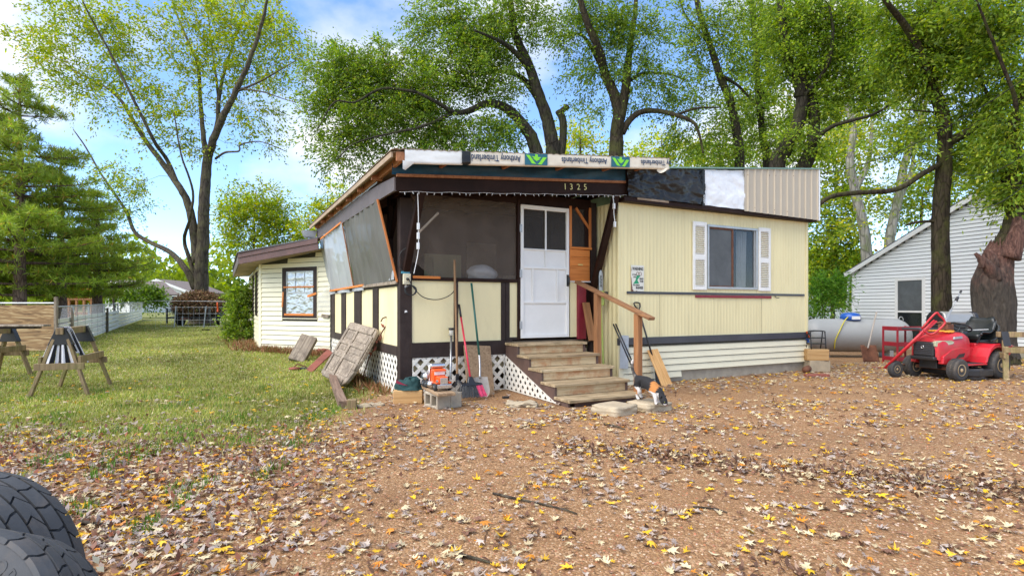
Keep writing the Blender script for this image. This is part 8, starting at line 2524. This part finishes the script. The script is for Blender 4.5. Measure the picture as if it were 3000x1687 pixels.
def dens(x, y):
    n1 = noise.noise(Vector((x * 0.9 + 5, y * 0.9, 0.0)))
    n2 = noise.noise(Vector((x * 2.6, y * 2.6, 9.0)))
    base = 0.17 * max(0.30, 0.60 + 1.2 * n1 + 1.6 * n2)
    left = 1 - sstep(-2.3, -0.7, x + 0.35 * n1)
    near = 1 - sstep(5.2, 7.0, y)
    base += 0.52 * left * near * max(0.3, 0.8 + n2)
    lw = lawn_w(x, y)
    if lw > 0.5: base = 0.10 * max(0.1, 0.4 + 1.5 * n2 + n1) * (1.6 if y < 8 else 0.8)
    dx, dy = x - HC.x, y - HC.y
    u = dx * HU.x + dy * HU.y; v = dx * HV.x + dy * HV.y
    if 3.6 < u < 9 and -1.7 < v < -0.6: base += 0.28
    if u < 3.4 and -0.9 < v < 0 and u > 0.2: base *= 0.45
    if x > 6 and y > 8: base += 0.16
    # the swept drift that runs across the right foreground
    base += 0.30 * math.exp(-((y - (4.75 - 0.45 * (x - 2.0))) / 0.30) ** 2) * (1 if 0.4 < x < 4.5 else 0)
    return min(1.0, base)
items = []
while len(items) < 14500:
    y = math.sqrt(rng.uniform(2.2 ** 2, 15.5 ** 2)) if rng.random() < 0.6 else rng.uniform(2.2, 8.0)
    x = rng.uniform(-0.95 * y - 0.2, 0.95 * y + 0.2)
    if blocked(x, y): continue
    if rng.random() < dens(x, y):
        items.append((x, y, 0.036 + 0.058 * rng.random() ** 1.7 if y < 6 else rng.uniform(0.05, 0.10)))
items.sort(key=lambda q: -q[2] / q[1])
vis = [q for q in items if abs(q[0]) < 0.915 * q[1] and q[1] > 2.85 and not (q[0] < -1.0 and q[1] < 2.9)]
first = set(id(q) for q in vis[:300])
KINDS = [('cream_leaf', 'pale cream', 3.8), ('grey_leaf', 'mauve-grey', 2.8), ('yellow', 'bright yellow', 2.0), ('brown_leaf', 'dark brown', 1.6), ('pale_leaf', 'pinkish buff', 2.4), ('orange_leaf', 'orange', 0.7)]
kw = np.array([k[2] for k in KINDS]); kw /= kw.sum()
cache = {}
RGB = {'cream_leaf': (0.58, 0.47, 0.28), 'grey_leaf': (0.33, 0.265, 0.225), 'yellow': (0.70, 0.42, 0.02), 'brown_leaf': (0.17, 0.085, 0.05), 'pale_leaf': (0.45, 0.36, 0.29), 'orange_leaf': (0.58, 0.22, 0.02)}
bv, bf, bc2 = [], [], []
nv = 0
for q in items:
    x, y, s_ = q
    left = x < -0.9 and y < 6
    w = kw.copy()
    if left:
        w = w * np.array([0.9, 1.0, 1.6, 1.7, 1.2, 1.2]); w /= w.sum()
    ki = int(rng.choice(len(KINDS), p=w))
    si = int(rng.integers(0, 14))
    rot = Matrix.Rotation(rng.uniform(0, 6.283), 3, 'Z') @ Matrix.Rotation(rng.uniform(-0.2, 0.2), 3, 'X') @ Matrix.Rotation(rng.uniform(-0.2, 0.2), 3, 'Y')
    z = gh(x, y) + 0.003 + 0.012 * rng.random()
    if id(q) in first:
        key = (si, ki)
        if key not in cache:
            vs_, fs_ = shapes[si]
            me = bpy.data.meshes.new('fallen_leaf'); me.from_pydata(vs_, [], fs_)
            me.materials.append(M[KINDS[ki][0]])
            cache[key] = me
        o = bpy.data.objects.new('fallen_leaf', cache[key])
        COL.objects.link(o)
        o.location = (x, y, z)
        o.rotation_euler = rot.to_euler()
        o.scale = (s_, s_, s_)
        tag(o, KINDS[ki][1] + ' lobed maple leaf lying curled in the foreground litter', 'leaf', KINDS[ki][1] + ' fallen leaves in the foreground')
    else:
        vs_, fs_ = shapes[si]
        A = np.array(vs_) * s_ @ np.array(rot).T + np.array([x, y, z])
        bv.append(A)
        bf += [tuple(i + nv for i in f) for f in fs_]
        nv += len(vs_)
        c = np.array(RGB[KINDS[ki][0]]) * rng.uniform(0.75, 1.2)
        bc2.append(np.tile(c, (len(vs_), 1)))
me = bpy.data.meshes.new('leaf_litter')
me.from_pydata([tuple(p) for p in np.concatenate(bv)], [], bf)
ca = me.attributes.new('lc', 'FLOAT_COLOR', 'POINT')
cc = np.ones((nv, 4), np.float32); cc[:, :3] = np.clip(np.concatenate(bc2), 0, 1)
ca.data.foreach_set('color', cc.reshape(-1))
tag(link('leaf_litter', me, M['dry_leaf']), 'scattered fallen maple leaves farther back on gravel and lawn', 'leaves', kind='stuff')
# fine brown leaf bits in the thick litter on the left
n = 7000
B = []
while len(B) < n:
    y = rng.uniform(2.2, 7.2); x = rng.uniform(-0.95 * y - 0.2, 0.6)
    n1 = noise.noise(Vector((x * 0.9 + 5, y * 0.9, 0.0)))
    p_ = (1 - sstep(-2.4, -0.8, x + 0.4 * n1)) * (1 - sstep(5.0, 7.2, y)) + 0.02
    p_ = p_ * 0.8
    if rng.random() < p_: B.append((x, y, gh(x, y) + 0.004 + 0.008 * rng.random()))
B = np.array(B)
me = leaf_mesh('litter_bits', B, 0.055, 0.03, palette(n, [(0.15, 0.075, 0.045), (0.26, 0.14, 0.09), (0.38, 0.30, 0.26), (0.5, 0.43, 0.34), (0.30, 0.11, 0.06)], [4, 4, 3, 2, 1.5]), up=2.5, droop=0.0)
B2 = []
while len(B2) < 3500:
    y = rng.uniform(2.6, 9.5); x = rng.uniform(-0.5, 0.92 * y)
    if blocked(x, y): continue
    n2 = noise.noise(Vector((x * 2.6, y * 2.6, 9.0)))
    dr = math.exp(-((y - (4.75 - 0.45 * (x - 2.0))) / 0.30) ** 2) * (1 if 0.4 < x < 4.5 else 0)
    if rng.random() < 0.85 * dr + 0.5 * max(0, n2 - 0.1): B2.append((x, y, gh(x, y) + 0.003))
B2 = np.array(B2)
tag(link('gravel_litter', leaf_mesh('gravel_litter', B2, 0.05, 0.026, palette(len(B2), [(0.10, 0.05, 0.03), (0.19, 0.10, 0.06), (0.34, 0.24, 0.15)], [5, 4, 2]), up=2.5), M['dry_leaf']), 'dark broken leaf crumbs drifted over the gravel', 'leaf litter', kind='stuff')
tag(link('litter_bits', me, M['dry_leaf']), 'thick brown leaf litter along the left foreground', 'leaf litter', kind='stuff')
# pebbles
n = 26000
P = []
while len(P) < n:
    y = 2.4 * (7.5 / 2.4) ** rng.random(); x = rng.uniform(-0.95 * y, 0.95 * y)
    if x < -1.9 + 0.3 * noise.noise(Vector((x, y, 5))) or blocked(x, y): continue
    P.append((x, y, gh(x, y)))
P = np.array(P)
r_ = rng.uniform(0.004, 0.011, size=(n, 1)) * (0.8 + 0.06 * P[:, 1:2])
off = np.array([(1, 0, 0.1), (0, 1, 0.1), (-1, 0, 0.1), (0, -1, 0.1), (0, 0, 0.75)])
a = rng.uniform(0, 6.28, n)
V = np.empty((n, 5, 3))
for k in range(5):
    ox, oy, oz = off[k]
    sx = rng.uniform(0.7, 1.3, n)
    V[:, k, 0] = P[:, 0] + r_[:, 0] * sx * (ox * np.cos(a) - oy * np.sin(a))
    V[:, k, 1] = P[:, 1] + r_[:, 0] * sx * (ox * np.sin(a) + oy * np.cos(a))
    V[:, k, 2] = P[:, 2] + r_[:, 0] * oz * rng.uniform(0.6, 1.1, n)
idx = np.arange(n)[:, None, None] * 5 + np.array([(0, 1, 4), (1, 2, 4), (2, 3, 4), (3, 0, 4)])[None]
me = bpy.data.meshes.new('gravel_stones')
me.vertices.add(n * 5); me.vertices.foreach_set('co', V.reshape(-1).astype(np.float32))
me.loops.add(n * 12); me.loops.foreach_set('vertex_index', idx.reshape(-1).astype(np.int32))
me.polygons.add(n * 4)
me.polygons.foreach_set('loop_start', np.arange(0, n * 12, 3, dtype=np.int32))
me.polygons.foreach_set('loop_total', np.full(n * 4, 3, dtype=np.int32))
ca = me.attributes.new('lc', 'FLOAT_COLOR', 'POINT')
cc = np.ones((n, 5, 4), np.float32)
cc[:, :, :3] = palette(n, [(0.24, 0.125, 0.06), (0.36, 0.20, 0.10), (0.46, 0.28, 0.16), (0.60, 0.45, 0.31), (0.40, 0.16, 0.08)], [3, 4, 3, 1.6, 1])[:, None, :]
ca.data.foreach_set('color', cc.reshape(-1))
me.update(); me.validate()
tag(link('gravel_stones', me, M['dry_leaf']), 'small loose brown gravel stones in the foreground', 'gravel', kind='stuff')
# twigs on the ground
for k, (pts, r0, lab) in enumerate((
    ([(1445, 1448), (1510, 1465), (1580, 1478), (1650, 1497), (1690, 1508)], 0.010, 'long mossy twig lying across the middle foreground gravel'),
    ([(1345, 1630), (1400, 1645), (1445, 1656)], 0.011, 'short grey twig at the bottom middle of the foreground'),
    ([(225, 1535), (260, 1540), (330, 1545)], 0.014, 'mossy stick lying right of the two tires'),
    ([(430, 1388), (470, 1382), (500, 1372)], 0.012, 'pale stick in the leaf litter on the left'),
    ([(2030, 1487), (2090, 1494), (2130, 1503)], 0.008, 'thin dark twig on the right foreground gravel'),
    ([(1770, 1245), (1800, 1252), (1830, 1260)], 0.014, 'dark stick in front of the left stone slab'))):
    P3 = [G(a, b) + Vector((0, 0, r0 * (1.0 + 0.5 * (i % 2)))) for i, (a, b) in enumerate(pts)]
    MB().tube(smooth_path([tuple(p) for p in P3], 4), [r0 * (1 - 0.5 * i / (4 * (len(pts) - 1))) for i in range(4 * (len(pts) - 1) + 1)], 6).solo('fallen_twig', M['bark_grey'], lab, 'twig', group='fallen twigs', smooth=True)
